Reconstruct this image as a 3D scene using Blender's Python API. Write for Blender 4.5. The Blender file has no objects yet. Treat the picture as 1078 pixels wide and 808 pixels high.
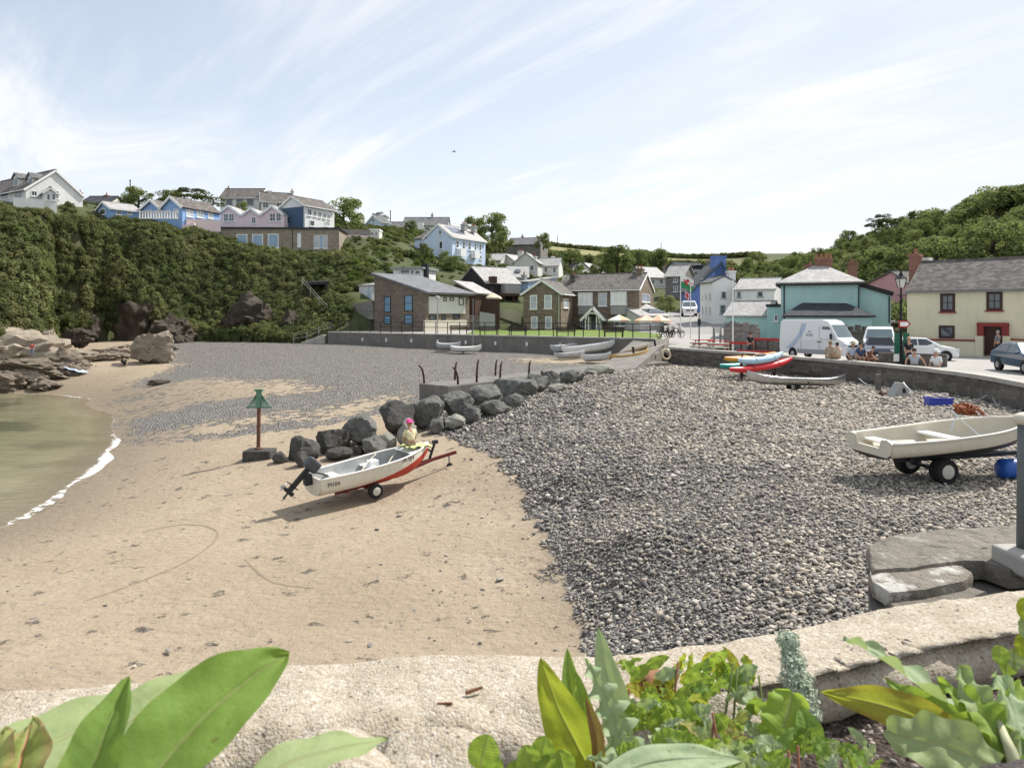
import bpy, bmesh, math, random
import numpy as np
from mathutils import Vector, Matrix, noise
R = math.radians
rng = random.Random(11)
sc = bpy.context.scene
COL = sc.collection
CZ, FL, HX, HY = 6.0, 760.0, 539.0, 330.0      # eye height, focal length and horizon of the photograph

def PX(px, d): return (px - HX) * d / FL
def PZ(py, d): return CZ + (HY - py) * d / FL
def P(px, py, d): return Vector((PX(px, d), d, PZ(py, d)))

# ------------------------------------------------------------------ objects
def W(o):
    m = o.matrix_basis.copy()
    while o.parent is not None:
        o = o.parent
        m = o.matrix_basis @ m
    return m

def tag(o, label=None, cat=None, group=None, kind=None):
    if label: o['label'] = label
    if cat: o['category'] = cat
    if group: o['group'] = group
    if kind: o['kind'] = kind
    return o

def thing(name, label, cat, loc=(0, 0, 0), rz=0.0, group=None):
    o = bpy.data.objects.new(name, None)
    o.empty_display_size = 0.2
    COL.objects.link(o)
    o.location = loc
    o.rotation_euler = (0, 0, rz)
    return tag(o, label, cat, group)

def copy_tree(o, parent=None):
    c = o.copy()
    COL.objects.link(c)
    c.parent = parent
    for ch in list(o.children):
        copy_tree(ch, c)
    return c

class MB:
    """collects faces, then links them as ONE mesh object"""
    def __init__(s):
        s.v, s.f, s.m, s.uv = [], [], [], {}
        s.mi = 0
    def add(s, verts, faces, mi=None):
        b = len(s.v)
        s.v += [Vector(p) for p in verts]
        s.f += [tuple(b + i for i in f) for f in faces]
        s.m += [s.mi if mi is None else mi] * len(faces)
        return s
    def hexa(s, p, mi=None):      # 4 bottom (ccw), 4 top
        return s.add(p, [(3, 2, 1, 0), (4, 5, 6, 7), (0, 1, 5, 4), (1, 2, 6, 5), (2, 3, 7, 6), (3, 0, 4, 7)], mi)
    def box(s, c, size, rz=0.0, mi=None, M=None):
        x, y, z = size[0] / 2, size[1] / 2, size[2] / 2
        p = [Vector(q) for q in ((-x, -y, -z), (x, -y, -z), (x, y, -z), (-x, y, -z), (-x, -y, z), (x, -y, z), (x, y, z), (-x, y, z))]
        m = Matrix.Translation(c) @ (M if M is not None else Matrix.Rotation(rz, 4, 'Z'))
        return s.hexa([m @ q for q in p], mi)
    def bar(s, a, b, w, h, mi=None):      # a box running from a to b
        a, b = Vector(a), Vector(b)
        d = (b - a).normalized()
        side = d.cross(Vector((0, 0, 1)))
        if side.length < 1e-4: side = Vector((1, 0, 0))
        side.normalize()
        up = side.cross(d)
        q = []
        for c in (a, b):
            q += [c - side * w / 2 - up * h / 2, c + side * w / 2 - up * h / 2, c + side * w / 2 + up * h / 2, c - side * w / 2 + up * h / 2]
        return s.add(q, [(3, 2, 1, 0), (4, 5, 6, 7), (0, 1, 5, 4), (1, 2, 6, 5), (2, 3, 7, 6), (3, 0, 4, 7)], mi)
    def tube(s, pts, r, n=8, mi=None, cap=True):
        pts = [Vector(p) for p in pts]
        k = len(pts)
        rr = r if isinstance(r, (list, tuple)) else [r] * k
        d0 = (pts[1] - pts[0]).normalized()
        ref = Vector((0, 0, 1)) if abs(d0.z) < 0.9 else Vector((1, 0, 0))
        vs, fs = [], []
        for i, p in enumerate(pts):
            d = (pts[min(i + 1, k - 1)] - pts[max(i - 1, 0)]).normalized()
            a = d.cross(ref)
            if a.length < 1e-5: a = d.orthogonal()
            a.normalize()
            b = d.cross(a)
            ref = -d.cross(d.cross(ref)) if d.cross(ref).length > 1e-4 else ref
            for j in range(n):
                t = 2 * math.pi * j / n
                vs.append(p + (a * math.cos(t) + b * math.sin(t)) * rr[i])
        for i in range(k - 1):
            for j in range(n):
                fs.append((i * n + j, i * n + (j + 1) % n, (i + 1) * n + (j + 1) % n, (i + 1) * n + j))
        if cap:
            fs.append(tuple(range(n))[::-1])
            fs.append(tuple((k - 1) * n + j for j in range(n)))
        return s.add(vs, fs, mi)
    def ring(s, c, axis, Rr, r, n=20, m=6, mi=None):      # torus
        c, axis = Vector(c), Vector(axis).normalized()
        a = axis.orthogonal().normalized(); b = axis.cross(a)
        vs, fs = [], []
        for i in range(n):
            t = 2 * math.pi * i / n
            e = a * math.cos(t) + b * math.sin(t)
            for j in range(m):
                q = 2 * math.pi * j / m
                vs.append(c + e * (Rr + r * math.cos(q)) + axis * r * math.sin(q))
        for i in range(n):
            for j in range(m):
                fs.append((i * m + j, ((i + 1) % n) * m + j, ((i + 1) % n) * m + (j + 1) % m, i * m + (j + 1) % m))
        return s.add(vs, fs, mi)
    def disc(s, c, axis, prof, n=18, mi=None):      # lathe round an axis; prof = [(radius, along)]
        c, axis = Vector(c), Vector(axis).normalized()
        a = axis.orthogonal().normalized(); b = axis.cross(a)
        vs, fs = [], []
        for (r, h) in prof:
            for j in range(n):
                t = 2 * math.pi * j / n
                vs.append(c + axis * h + (a * math.cos(t) + b * math.sin(t)) * r)
        for i in range(len(prof) - 1):
            for j in range(n):
                fs.append((i * n + j, i * n + (j + 1) % n, (i + 1) * n + (j + 1) % n, (i + 1) * n + j))
        fs.append(tuple(range(n))[::-1]); fs.append(tuple((len(prof) - 1) * n + j for j in range(n)))
        return s.add(vs, fs, mi)
    def sph(s, c, r, n=12, k=8, mi=None, M=None):
        r = r if isinstance(r, (list, tuple)) else (r, r, r)
        vs, fs = [], []
        for i in range(k + 1):
            ph = math.pi * i / k
            for j in range(n):
                t = 2 * math.pi * j / n
                q = Vector((math.sin(ph) * math.cos(t) * r[0], math.sin(ph) * math.sin(t) * r[1], math.cos(ph) * r[2]))
                if M is not None: q = M @ q
                vs.append(Vector(c) + q)
        for i in range(k):
            for j in range(n):
                fs.append((i * n + j, (i + 1) * n + j, (i + 1) * n + (j + 1) % n, i * n + (j + 1) % n))
        return s.add(vs, fs, mi)
    def prism(s, poly, vec, mi=None):
        vec = Vector(vec); poly = [Vector(p) for p in poly]; n = len(poly)
        fs = [tuple(range(n))[::-1], tuple(range(n, 2 * n))]
        fs += [(i, (i + 1) % n, n + (i + 1) % n, n + i) for i in range(n)]
        return s.add(poly + [p + vec for p in poly], fs, mi)
    def grid(s, rows, mi=None, close=False):
        n = len(rows[0]); vs = [p for r in rows for p in r]; fs = []
        for i in range(len(rows) - 1):
            for j in range(n if close else n - 1):
                fs.append((i * n + j, i * n + (j + 1) % n, (i + 1) * n + (j + 1) % n, (i + 1) * n + j))
        return s.add(vs, fs, mi)
    def xf(s, M, start=0):
        for i in range(start, len(s.v)): s.v[i] = M @ s.v[i]
        return s
    def build(s, name, mats, parent=None, smooth=False, world=False, bevel=0.0, seg=2, merge=False, sub=0):
        me = bpy.data.meshes.new(name)
        v = s.v
        loc = None
        if parent is not None and world:
            inv = W(parent).inverted(); v = [inv @ p for p in v]
        elif parent is None:
            xs = [p.x for p in v]; ys = [p.y for p in v]; zs = [p.z for p in v]
            loc = Vector(((min(xs) + max(xs)) / 2, (min(ys) + max(ys)) / 2, min(zs)))
            v = [p - loc for p in v]
        me.from_pydata([tuple(p) for p in v], [], s.f)
        mats = mats if isinstance(mats, (list, tuple)) else [mats]
        for m in mats: me.materials.append(m)
        me.polygons.foreach_set('material_index', s.m)
        bm = bmesh.new(); bm.from_mesh(me)
        if merge: bmesh.ops.remove_doubles(bm, verts=bm.verts, dist=0.0006)
        bmesh.ops.recalc_face_normals(bm, faces=bm.faces)
        bm.to_mesh(me); bm.free()
        if smooth: me.polygons.foreach_set('use_smooth', [True] * len(me.polygons))
        me.update()
        o = bpy.data.objects.new(name, me)
        COL.objects.link(o)
        if parent is not None: o.parent = parent
        else: o.location = loc
        if bevel > 0:
            b = o.modifiers.new('bevel', 'BEVEL'); b.width = bevel; b.segments = seg; b.limit_method = 'ANGLE'; b.angle_limit = R(32)
        if sub:
            b = o.modifiers.new('sub', 'SUBSURF'); b.levels = sub; b.render_levels = sub
        return o

# ------------------------------------------------------------------ materials
class NT:
    def __init__(s, name):
        s.m = bpy.data.materials.new(name); s.m.use_nodes = True
        s.t = s.m.node_tree; s.t.nodes.clear()
    def n(s, typ, **kw):
        nd = s.t.nodes.new(typ)
        for k, v in kw.items():
            if k.startswith('i_'): s.set(nd.inputs[k[2:].replace('_', ' ')], v)
            else: setattr(nd, k, v)
        return nd
    def set(s, sock, v):
        if hasattr(v, 'is_linked') or isinstance(v, bpy.types.NodeSocket): s.t.links.new(v, sock)
        else: sock.default_value = v
    def math(s, op, a, b=0.0, c=None, clamp=False):
        nd = s.n('ShaderNodeMath', operation=op, use_clamp=clamp)
        s.set(nd.inputs[0], a); s.set(nd.inputs[1], b)
        if c is not None: s.set(nd.inputs[2], c)
        return nd.outputs[0]
    def vm(s, op, a, b=None, scale=None):
        nd = s.n('ShaderNodeVectorMath', operation=op)
        s.set(nd.inputs[0], a)
        if b is not None: s.set(nd.inputs[1], b)
        if scale is not None: s.set(nd.inputs['Scale'], scale)
        return nd.outputs['Value'] if op in ('DOT_PRODUCT', 'LENGTH', 'DISTANCE') else nd.outputs['Vector']
    def mix(s, f, a, b, typ='MIX'):
        nd = s.n('ShaderNodeMix', data_type='RGBA', blend_type=typ)
        s.set(nd.inputs[0], f); s.set(nd.inputs[6], c4(a)); s.set(nd.inputs[7], c4(b))
        return nd.outputs[2]
    def noise(s, vec, scale, detail=4, rough=0.55, dist=0.0):
        nd = s.n('ShaderNodeTexNoise'); s.set(nd.inputs['Vector'], vec)
        s.set(nd.inputs['Scale'], scale); nd.inputs['Detail'].default_value = detail
        nd.inputs['Roughness'].default_value = rough; nd.inputs['Distortion'].default_value = dist
        return nd.outputs['Fac']
    def voro(s, vec, scale, feature='F1', rnd=1.0):
        nd = s.n('ShaderNodeTexVoronoi', feature=feature); s.set(nd.inputs['Vector'], vec)
        nd.inputs['Scale'].default_value = scale; nd.inputs['Randomness'].default_value = rnd
        return nd
    def ramp(s, f, stops, interp='LINEAR'):
        nd = s.n('ShaderNodeValToRGB'); cr = nd.color_ramp; cr.interpolation = interp
        while len(cr.elements) < len(stops): cr.elements.new(0.5)
        for e, (p, c) in zip(cr.elements, stops): e.position = p; e.color = c4(c)
        s.set(nd.inputs[0], f)
        return nd.outputs[0]
    def rng(s, f, a, b, c=0.0, d=1.0):
        nd = s.n('ShaderNodeMapRange'); nd.clamp = True
        s.set(nd.inputs[0], f)
        for i, v in enumerate((a, b, c, d)): s.set(nd.inputs[i + 1], v)
        return nd.outputs[0]
    def attr(s, name): return s.n('ShaderNodeAttribute', attribute_name=name).outputs['Fac']
    def pos(s): return s.n('ShaderNodeNewGeometry').outputs['Position']
    def obj(s): return s.n('ShaderNodeTexCoord').outputs['Object']
    def rand(s): return s.n('ShaderNodeObjectInfo').outputs['Random']
    def bump(s, h, strength=0.5, dist=0.02, normal=None):
        nd = s.n('ShaderNodeBump'); nd.inputs['Strength'].default_value = strength; nd.inputs['Distance'].default_value = dist
        s.set(nd.inputs['Height'], h)
        if normal is not None: s.set(nd.inputs['Normal'], normal)
        return nd.outputs[0]
    def suv(s):      # coordinates that lie in the surface, whatever way a wall or roof faces: u level, v up the slope
        g = s.n('ShaderNodeNewGeometry')
        t = s.vm('NORMALIZE', s.vm('CROSS_PRODUCT', (0, 0, 1), g.outputs['True Normal']))
        b = s.vm('CROSS_PRODUCT', g.outputs['True Normal'], t)
        c = s.n('ShaderNodeCombineXYZ')
        s.set(c.inputs[0], s.vm('DOT_PRODUCT', g.outputs['Position'], t)); s.set(c.inputs[1], s.vm('DOT_PRODUCT', g.outputs['Position'], b))
        return c.outputs[0]
    def out(s, color, rough=0.8, metal=0.0, normal=None, spec=0.3, transl=None, alpha=None, coat=0.0, trans=0.0):
        p = s.n('ShaderNodeBsdfPrincipled')
        s.set(p.inputs['Base Color'], c4(color)); s.set(p.inputs['Roughness'], rough); s.set(p.inputs['Metallic'], metal)
        s.set(p.inputs['Specular IOR Level'], spec); p.inputs['Coat Weight'].default_value = coat
        p.inputs['Transmission Weight'].default_value = trans
        if normal is not None: s.set(p.inputs['Normal'], normal)
        if alpha is not None: s.set(p.inputs['Alpha'], alpha)
        o = s.n('ShaderNodeOutputMaterial'); sh = p.outputs[0]
        if transl is not None:
            tr = s.n('ShaderNodeBsdfTranslucent'); s.set(tr.inputs[0], c4(transl[1]))
            if normal is not None: s.set(tr.inputs['Normal'], normal)
            mx = s.n('ShaderNodeMixShader'); mx.inputs[0].default_value = transl[0]
            s.set(mx.inputs[1], sh); s.set(mx.inputs[2], tr.outputs[0]); sh = mx.outputs[0]
        s.t.links.new(sh, o.inputs[0])
        return s.m

def c4(c):
    if isinstance(c, (tuple, list)): return (c[0], c[1], c[2], 1.0)
    return c

def sc_(c, k): return tuple(min(1, x * k) for x in c)

_plain = {}
def plain(name, col, rough=0.7, var=0.15, scale=3.0, bump=0.0, metal=0.0, spec=0.3, coat=0.0, stain=None, bscale=None):
    if name in _plain: return _plain[name]
    t = NT(name); ps = t.pos()
    f = t.noise(ps, scale, 5, 0.6)
    c = t.mix(t.rng(f, 0.3, 0.7), sc_(col, 1 - var), sc_(col, 1 + var * 0.6))
    if stain:
        st = t.vm('MULTIPLY', ps, (1.2, 1.2, 0.25))
        c = t.mix(t.rng(t.noise(st, 1.3, 5, 0.65), 0.5, 0.78, 0, stain[1]), c, stain[0])
    nrm = t.bump(t.noise(ps, bscale or scale * 8, 3), bump, 0.02) if bump else None
    r = t.rng(f, 0.2, 0.8, max(0, rough - 0.08), min(1, rough + 0.08))
    _plain[name] = t.out(c, r, metal, nrm, spec, coat=coat)
    return _plain[name]

def render_wall(name, col):      # painted render with faint weather streaks
    return plain(name, col, 0.85, 0.07, 0.6, 0.25, stain=(sc_(col, 0.72), 0.45), bscale=30)

def masonry(name, cols, mortar, w=0.42, h=0.16, rough=0.9, bump=0.7, warp=0.06, msize=0.018):
    t = NT(name); uv = t.suv()
    nz = t.n('ShaderNodeTexNoise'); t.set(nz.inputs['Vector'], uv); nz.inputs['Scale'].default_value = 2.2
    uv2 = t.vm('ADD', uv, t.vm('SCALE', t.vm('SUBTRACT', nz.outputs['Color'], (0.5, 0.5, 0.5)), scale=warp * 3))
    br = t.n('ShaderNodeTexBrick', offset=0.5, squash=1.0)
    t.set(br.inputs['Vector'], uv2)
    br.inputs['Scale'].default_value = 1.0; br.inputs['Brick Width'].default_value = w; br.inputs['Row Height'].default_value = h
    br.inputs['Mortar Size'].default_value = msize; br.inputs['Mortar Smooth'].default_value = 0.3
    br.inputs['Color1'].default_value = (0, 0, 0, 1); br.inputs['Color2'].default_value = (1, 1, 1, 1); br.inputs['Mortar'].default_value = (0.5, 0.5, 0.5, 1)
    k = len(cols) - 1
    c = t.ramp(br.outputs['Color'], [(i / max(1, k), cc) for i, cc in enumerate(cols)])
    c = t.mix(t.rng(t.noise(uv, 9, 4), 0.35, 0.75, 0, 0.5), c, sc_(cols[0], 0.65))
    c = t.mix(t.rng(t.noise(uv, 0.5, 4), 0.4, 0.7, 0, 0.4), c, sc_(cols[-1], 0.8))
    c = t.mix(br.outputs['Fac'], c, mortar)
    hgt = t.math('ADD', t.math('MULTIPLY', br.outputs['Fac'], -1.0), t.noise(uv, 14, 3))
    return t.out(c, rough, normal=t.bump(hgt, bump, 0.03))

def slate(name, cols, w=0.3, h=0.22, rough=0.85, spec=0.12):
    t = NT(name); uv = t.suv()
    br = t.n('ShaderNodeTexBrick', offset=0.5)
    t.set(br.inputs['Vector'], uv)
    br.inputs['Scale'].default_value = 1.0; br.inputs['Brick Width'].default_value = w; br.inputs['Row Height'].default_value = h
    br.inputs['Mortar Size'].default_value = 0.012; br.inputs['Color1'].default_value = (0, 0, 0, 1); br.inputs['Color2'].default_value = (1, 1, 1, 1)
    br.inputs['Mortar'].default_value = (0.3, 0.3, 0.3, 1)
    c = t.ramp(br.outputs['Color'], [(i / (len(cols) - 1), cc) for i, cc in enumerate(cols)])
    c = t.mix(t.rng(t.noise(uv, 0.8, 5, 0.65), 0.42, 0.7, 0, 0.45), c, sc_(cols[0], 0.8))
    c = t.mix(t.rng(t.noise(uv, 5, 4, 0.7), 0.62, 0.72, 0, 0.4), c, (0.42, 0.40, 0.33))
    hgt = t.math('MULTIPLY', br.outputs['Fac'], -1.0)
    return t.out(c, rough, normal=t.bump(hgt, 0.6, 0.02), spec=spec)

def rockmat(name, a, b, dark, scale=1.0, strata=False, bump=0.8, rough=0.9, lichen=None, lth=0.6):
    t = NT(name); ps = t.pos()
    v = t.vm('MULTIPLY', ps, (0.35, 0.35, 2.6)) if strata else ps
    if strata:
        v = t.vm('ADD', v, t.vm('SCALE', ps, scale=0.5))
    f = t.noise(v, scale * 1.6, 8, 0.65, 0.4)
    c = t.mix(t.rng(f, 0.35, 0.65), a, b)
    cr = t.noise(v, scale * 4.5, 6, 0.7, 0.8)
    c = t.mix(t.rng(cr, 0.52, 0.66, 0, 0.75), c, dark)
    if lichen: c = t.mix(t.rng(t.noise(ps, scale * 2.7, 6, 0.7), lth, lth + 0.07, 0, 0.75), c, lichen)
    n1 = t.bump(t.noise(v, scale * 5, 8, 0.65), bump, 0.12)
    n2 = t.bump(t.noise(ps, scale * 40, 3), bump * 0.5, 0.01, n1)
    return t.out(c, rough, normal=n2)

def foliage(name, cols, transl=0.3, rough=0.85, spec=0.06, nscale=0.5):
    """leaf colour changes from leaf clump to leaf clump and from plant to plant, never with the light"""
    t = NT(name)
    ri = t.rand()
    f = t.math('ADD', t.math('MULTIPLY', t.noise(t.pos(), nscale, 3), 0.75), t.math('MULTIPLY', ri, 0.45))
    f = t.math('ADD', f, t.math('MULTIPLY', t.math('SUBTRACT', t.noise(t.pos(), 4.0, 2), 0.5), 0.5))
    k = len(cols) - 1
    c = t.ramp(t.rng(f, 0.25, 0.95), [(i / k, cc) for i, cc in enumerate(cols)])
    return t.out(c, rough, spec=spec, transl=(transl, t.mix(0.4, c, (0.26, 0.32, 0.06))))

GLASS = NT('window_glass'); _f = GLASS.noise(GLASS.pos(), 0.35, 2)
GLASS = GLASS.out(GLASS.mix(GLASS.rng(_f, 0.35, 0.65), (0.025, 0.032, 0.04), (0.09, 0.11, 0.13)), 0.06, spec=0.8)
GLASSB = plain('pale_blue_glass', (0.22, 0.36, 0.5), 0.12, 0.2, 0.4, spec=0.8)
GLASSC = plain('curtained_glass', (0.42, 0.47, 0.5), 0.12, 0.3, 0.7, spec=0.8)
WHITE = plain('white_paint', (0.82, 0.82, 0.8), 0.5, 0.06, 2)
CREAMP = plain('cream_paint', (0.62, 0.58, 0.47), 0.6, 0.06, 2)
BLACK = plain('black_paint', (0.015, 0.015, 0.017), 0.45, 0.3, 4)
DARKM = plain('dark_metal', (0.035, 0.037, 0.04), 0.5, 0.3, 4, metal=0.3)
GALV = plain('galvanised_steel', (0.42, 0.43, 0.44), 0.45, 0.15, 6, metal=0.8)
RUBBER = plain('tyre_rubber', (0.018, 0.018, 0.018), 0.85, 0.3, 8, 0.2)
SLATE = slate('slate_roof', [(0.11, 0.11, 0.115), (0.17, 0.17, 0.175), (0.24, 0.235, 0.23)])
SLATEB = slate('brown_slate_roof', [(0.10, 0.09, 0.082), (0.16, 0.146, 0.134), (0.23, 0.212, 0.197)])
SLATEP = slate('pale_glare_slate_roof', [(0.30, 0.29, 0.28), (0.4, 0.39, 0.375), (0.48, 0.47, 0.455)], rough=0.6, spec=.3)  # paler slate: sun glare on the roofs is put into the colour
SLATED = slate('dark_slate_roof', [(0.045, 0.05, 0.056), (0.06, 0.065, 0.075), (0.085, 0.09, 0.1)])
STONEB = masonry('brown_stone_wall', [(0.10, 0.075, 0.055), (0.2, 0.145, 0.1), (0.3, 0.235, 0.17)], (0.34, 0.3, 0.25))
STONEG = masonry('grey_stone_wall', [(0.13, 0.125, 0.115), (0.22, 0.21, 0.19), (0.33, 0.31, 0.28)], (0.34, 0.32, 0.29))
STONED = masonry('dark_stone_wall', [(0.075, 0.068, 0.06), (0.135, 0.12, 0.105), (0.22, 0.195, 0.165)], (0.15, 0.14, 0.125), 0.5, 0.2, bump=1.0, warp=0.12)
BRICKR = masonry('red_brick', [(0.22, 0.075, 0.05), (0.3, 0.11, 0.075), (0.36, 0.15, 0.1)], (0.35, 0.3, 0.26), 0.225, 0.075, warp=0.01, msize=0.01)
CONC = plain('concrete', (0.42, 0.4, 0.36), 0.9, 0.2, 1.5, 0.5, stain=((0.2, 0.19, 0.17), 0.6))
CONCD = plain('weathered_concrete', (0.205, 0.19, 0.17), 0.92, 0.25, 1.2, 0.6, stain=((0.13, 0.125, 0.12), 0.7))
ALU = plain('worn_aluminium', (0.55, 0.55, 0.55), 0.33, 0.15, 5, metal=0.9)

def text_mesh(txt, size, mat, name, parent, M, extr=0.002):
    cu = bpy.data.curves.new(name, 'FONT'); cu.body = txt; cu.size = size; cu.extrude = extr
    cu.align_x = 'CENTER'; cu.align_y = 'CENTER'
    o = bpy.data.objects.new(name + '_curve', cu)
    COL.objects.link(o)
    dg = bpy.context.evaluated_depsgraph_get()
    me = bpy.data.meshes.new_from_object(o.evaluated_get(dg))
    bpy.data.objects.remove(o)
    me.materials.clear(); me.materials.append(mat)
    me.transform(M)
    t = bpy.data.objects.new(name, me); COL.objects.link(t); t.parent = parent
    return t

def scatter(name, pts, rots, scls, protos, label, cat, idx=None):
    """ONE object of kind stuff whose points carry instances"""
    me = bpy.data.meshes.new(name)
    n = len(pts)
    me.vertices.add(n)
    me.vertices.foreach_set('co', np.asarray(pts, dtype=np.float32).ravel())
    a = me.attributes.new('rot', 'FLOAT_VECTOR', 'POINT'); a.data.foreach_set('vector', np.asarray(rots, dtype=np.float32).ravel())
    a = me.attributes.new('scl', 'FLOAT_VECTOR', 'POINT'); a.data.foreach_set('vector', np.asarray(scls, dtype=np.float32).ravel())
    a = me.attributes.new('pick', 'INT', 'POINT')
    if idx is None: idx = np.random.RandomState(n).randint(0, len(protos), n)
    a.data.foreach_set('value', np.asarray(idx, dtype=np.int32))
    o = bpy.data.objects.new(name, me); COL.objects.link(o)
    g = bpy.data.node_groups.new(name + '_nodes', 'GeometryNodeTree')
    g.interface.new_socket('Geometry', in_out='INPUT', socket_type='NodeSocketGeometry')
    g.interface.new_socket('Geometry', in_out='OUTPUT', socket_type='NodeSocketGeometry')
    i = g.nodes.new('NodeGroupInput'); ou = g.nodes.new('NodeGroupOutput')
    jn = g.nodes.new('GeometryNodeJoinGeometry')
    def at(nm, ty):
        k = g.nodes.new('GeometryNodeInputNamedAttribute'); k.data_type = ty; k.inputs[0].default_value = nm
        return k.outputs[0]
    for q, pr in enumerate(protos):
        oi = g.nodes.new('GeometryNodeObjectInfo'); oi.inputs[0].default_value = pr; oi.inputs['As Instance'].default_value = True
        ip = g.nodes.new('GeometryNodeInstanceOnPoints')
        cmp_ = g.nodes.new('FunctionNodeCompare'); cmp_.data_type = 'INT'; cmp_.operation = 'EQUAL'
        g.links.new(at('pick', 'INT'), cmp_.inputs[2]); cmp_.inputs[3].default_value = q
        e2r = g.nodes.new('FunctionNodeEulerToRotation')
        g.links.new(at('rot', 'FLOAT_VECTOR'), e2r.inputs[0])
        g.links.new(i.outputs[0], ip.inputs['Points']); g.links.new(cmp_.outputs[0], ip.inputs['Selection'])
        g.links.new(oi.outputs['Geometry'], ip.inputs['Instance']); g.links.new(e2r.outputs[0], ip.inputs['Rotation'])
        g.links.new(at('scl', 'FLOAT_VECTOR'), ip.inputs['Scale'])
        g.links.new(ip.outputs[0], jn.inputs[0])
    g.links.new(jn.outputs[0], ou.inputs[0])
    md = o.modifiers.new('scatter', 'NODES'); md.node_group = g
    return tag(o, label, cat, kind='stuff')

def proto(name, mb, mat, smooth=False):      # mesh used only as an instance source, never linked to the scene
    o = mb.build(name, mat, None, smooth)
    o.location = (0, 0, 0)
    COL.objects.unlink(o)
    return o
# ================================================================== TERRAIN
class RBF:
    def __init__(s, pts):
        p = np.array(pts, dtype=float); s.p = p[:, :2]; n = len(p)
        d = np.linalg.norm(s.p[:, None] - s.p[None], axis=2)
        A = np.zeros((n + 3, n + 3)); A[:n, :n] = d + np.eye(n) * 1e-6
        A[:n, n] = 1; A[:n, n + 1:] = s.p; A[n, :n] = 1; A[n + 1:, :n] = s.p.T
        s.w = np.linalg.solve(A, np.concatenate([p[:, 2], np.zeros(3)]))
    def __call__(s, X, Y):
        X = np.asarray(X, float); sh = X.shape; q = np.stack([X.ravel(), np.asarray(Y, float).ravel()], 1)
        out = np.empty(len(q))
        for i in range(0, len(q), 20000):
            c = q[i:i + 20000]
            d = np.linalg.norm(c[:, None] - s.p[None], axis=2)
            out[i:i + 20000] = d @ s.w[:-3] + s.w[-3] + c @ s.w[-2:]
        return out.reshape(sh)

def gz(px, py, z):      # photograph pixel on ground of known height -> world
    d = (CZ - z) * FL / (py - HY)
    return (PX(px, d), d, z)
def gd(px, py, d): return (PX(px, d), d, PZ(py, d))

WATERLINE = [gz(*q)[:2] for q in [(0, 560, 0), (60, 525, 0), (110, 490, 0), (135, 462, 0), (128, 435, 0), (100, 420, 0), (50, 414, 0), (0, 413, 0)]]
WATERLINE = [(-26, 1), (-17.5, 12)] + WATERLINE + [(-60, 52), (-90, 47)]
_b = [gz(*q) for q in [
    (0, 640, .5), (0, 700, .75), (150, 650, .65), (300, 690, .8), (200, 600, .55), (100, 560, .28), (400, 527, .7), (272, 487, .75), (305, 480, .8), (430, 600, .9),
    (500, 470, 1.2), (560, 540, 1.1), (590, 610, 1.08), (615, 680, 1.0), (500, 650, .95), (200, 440, .75), (160, 470, .22), (250, 420, 1.1), (200, 400, 1.4),
    (140, 390, 1.2), (190, 375, 1.9), (160, 378, 1.6), (350, 363, 2.75), (440, 366, 2.65), (520, 369, 2.6), (600, 372, 2.6), (640, 388, 2.35),
    (440, 420, 1.5), (400, 400, 1.9), (350, 420, 1.35), (420, 440, 1.15), (350, 460, .95), (560, 420, 2.05), (640, 395, 2.4), (690, 388, 2.35), (705, 385, 2.2), (800, 404, 2.35),
    (900, 408, 2.35), (985, 420, 2.45), (1070, 440, 2.4), (560, 460, 1.85), (600, 500, 1.85), (660, 560, 2.0), (710, 640, 1.95), (800, 600, 2.3), (990, 505, 2.55),
    (800, 500, 2.45), (700, 450, 2.4), (900, 600, 2.4), (900, 650, 2.4), (60, 395, .9), (100, 380, 1.8), (150, 362, 2.6), (200, 360, 2.5), (270, 362, 2.6)]]
_b += [(x, y, 0) for x, y in WATERLINE]
_b += [(-32, 30, -.9), (-42, 42, -.9), (-26, 14, -.9), (-62, 40, -1.2), (-70, 10, -2.2), (-35, 48, -.5), (-24, 26, -.55), (-22, 36, -.3),
       (0, 3, 1.5), (5, 4, 2.4), (-6, 5, .9), (25, 30, 2.3), (25, 10, 2.4), (14, 3, 2.5), (-12, 3, .5), (-47, 90, 3), (-90, 60, 1.5), (10, 70, 2.6), (-20, 95, 3), (30, 60, 2.3), (-16, -6, .6), (10, -6, 2)]
BEACH = RBF(_b)
def bz(x, y): return float(BEACH(np.array([x]), np.array([y]))[0])

SEAWALL = [(9.5, 3.0), (12.5, 9), (16.6, 19), (18.7, 26.4), (19.4, 32), (18.0, 38), (15.5, 45.2), (11.8, 54)]
FARWALL = [(11.3, 57), (6.4, 60), (0, 64.5), (-8, 70), (-19.9, 78)]
CLIFFB = [(-23, 80.5), (-29, 84), (-35, 87.5), (-40, 89), (-43.5, 88), (-48.5, 86.5), (-51, 80), (-48, 74), (-45.5, 69), (-47, 64.5), (-54, 60), (-70, 56), (-95, 52)]
POLYB = np.array([(9.5, -8)] + SEAWALL + FARWALL + CLIFFB + [(-95, -8)])

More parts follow.
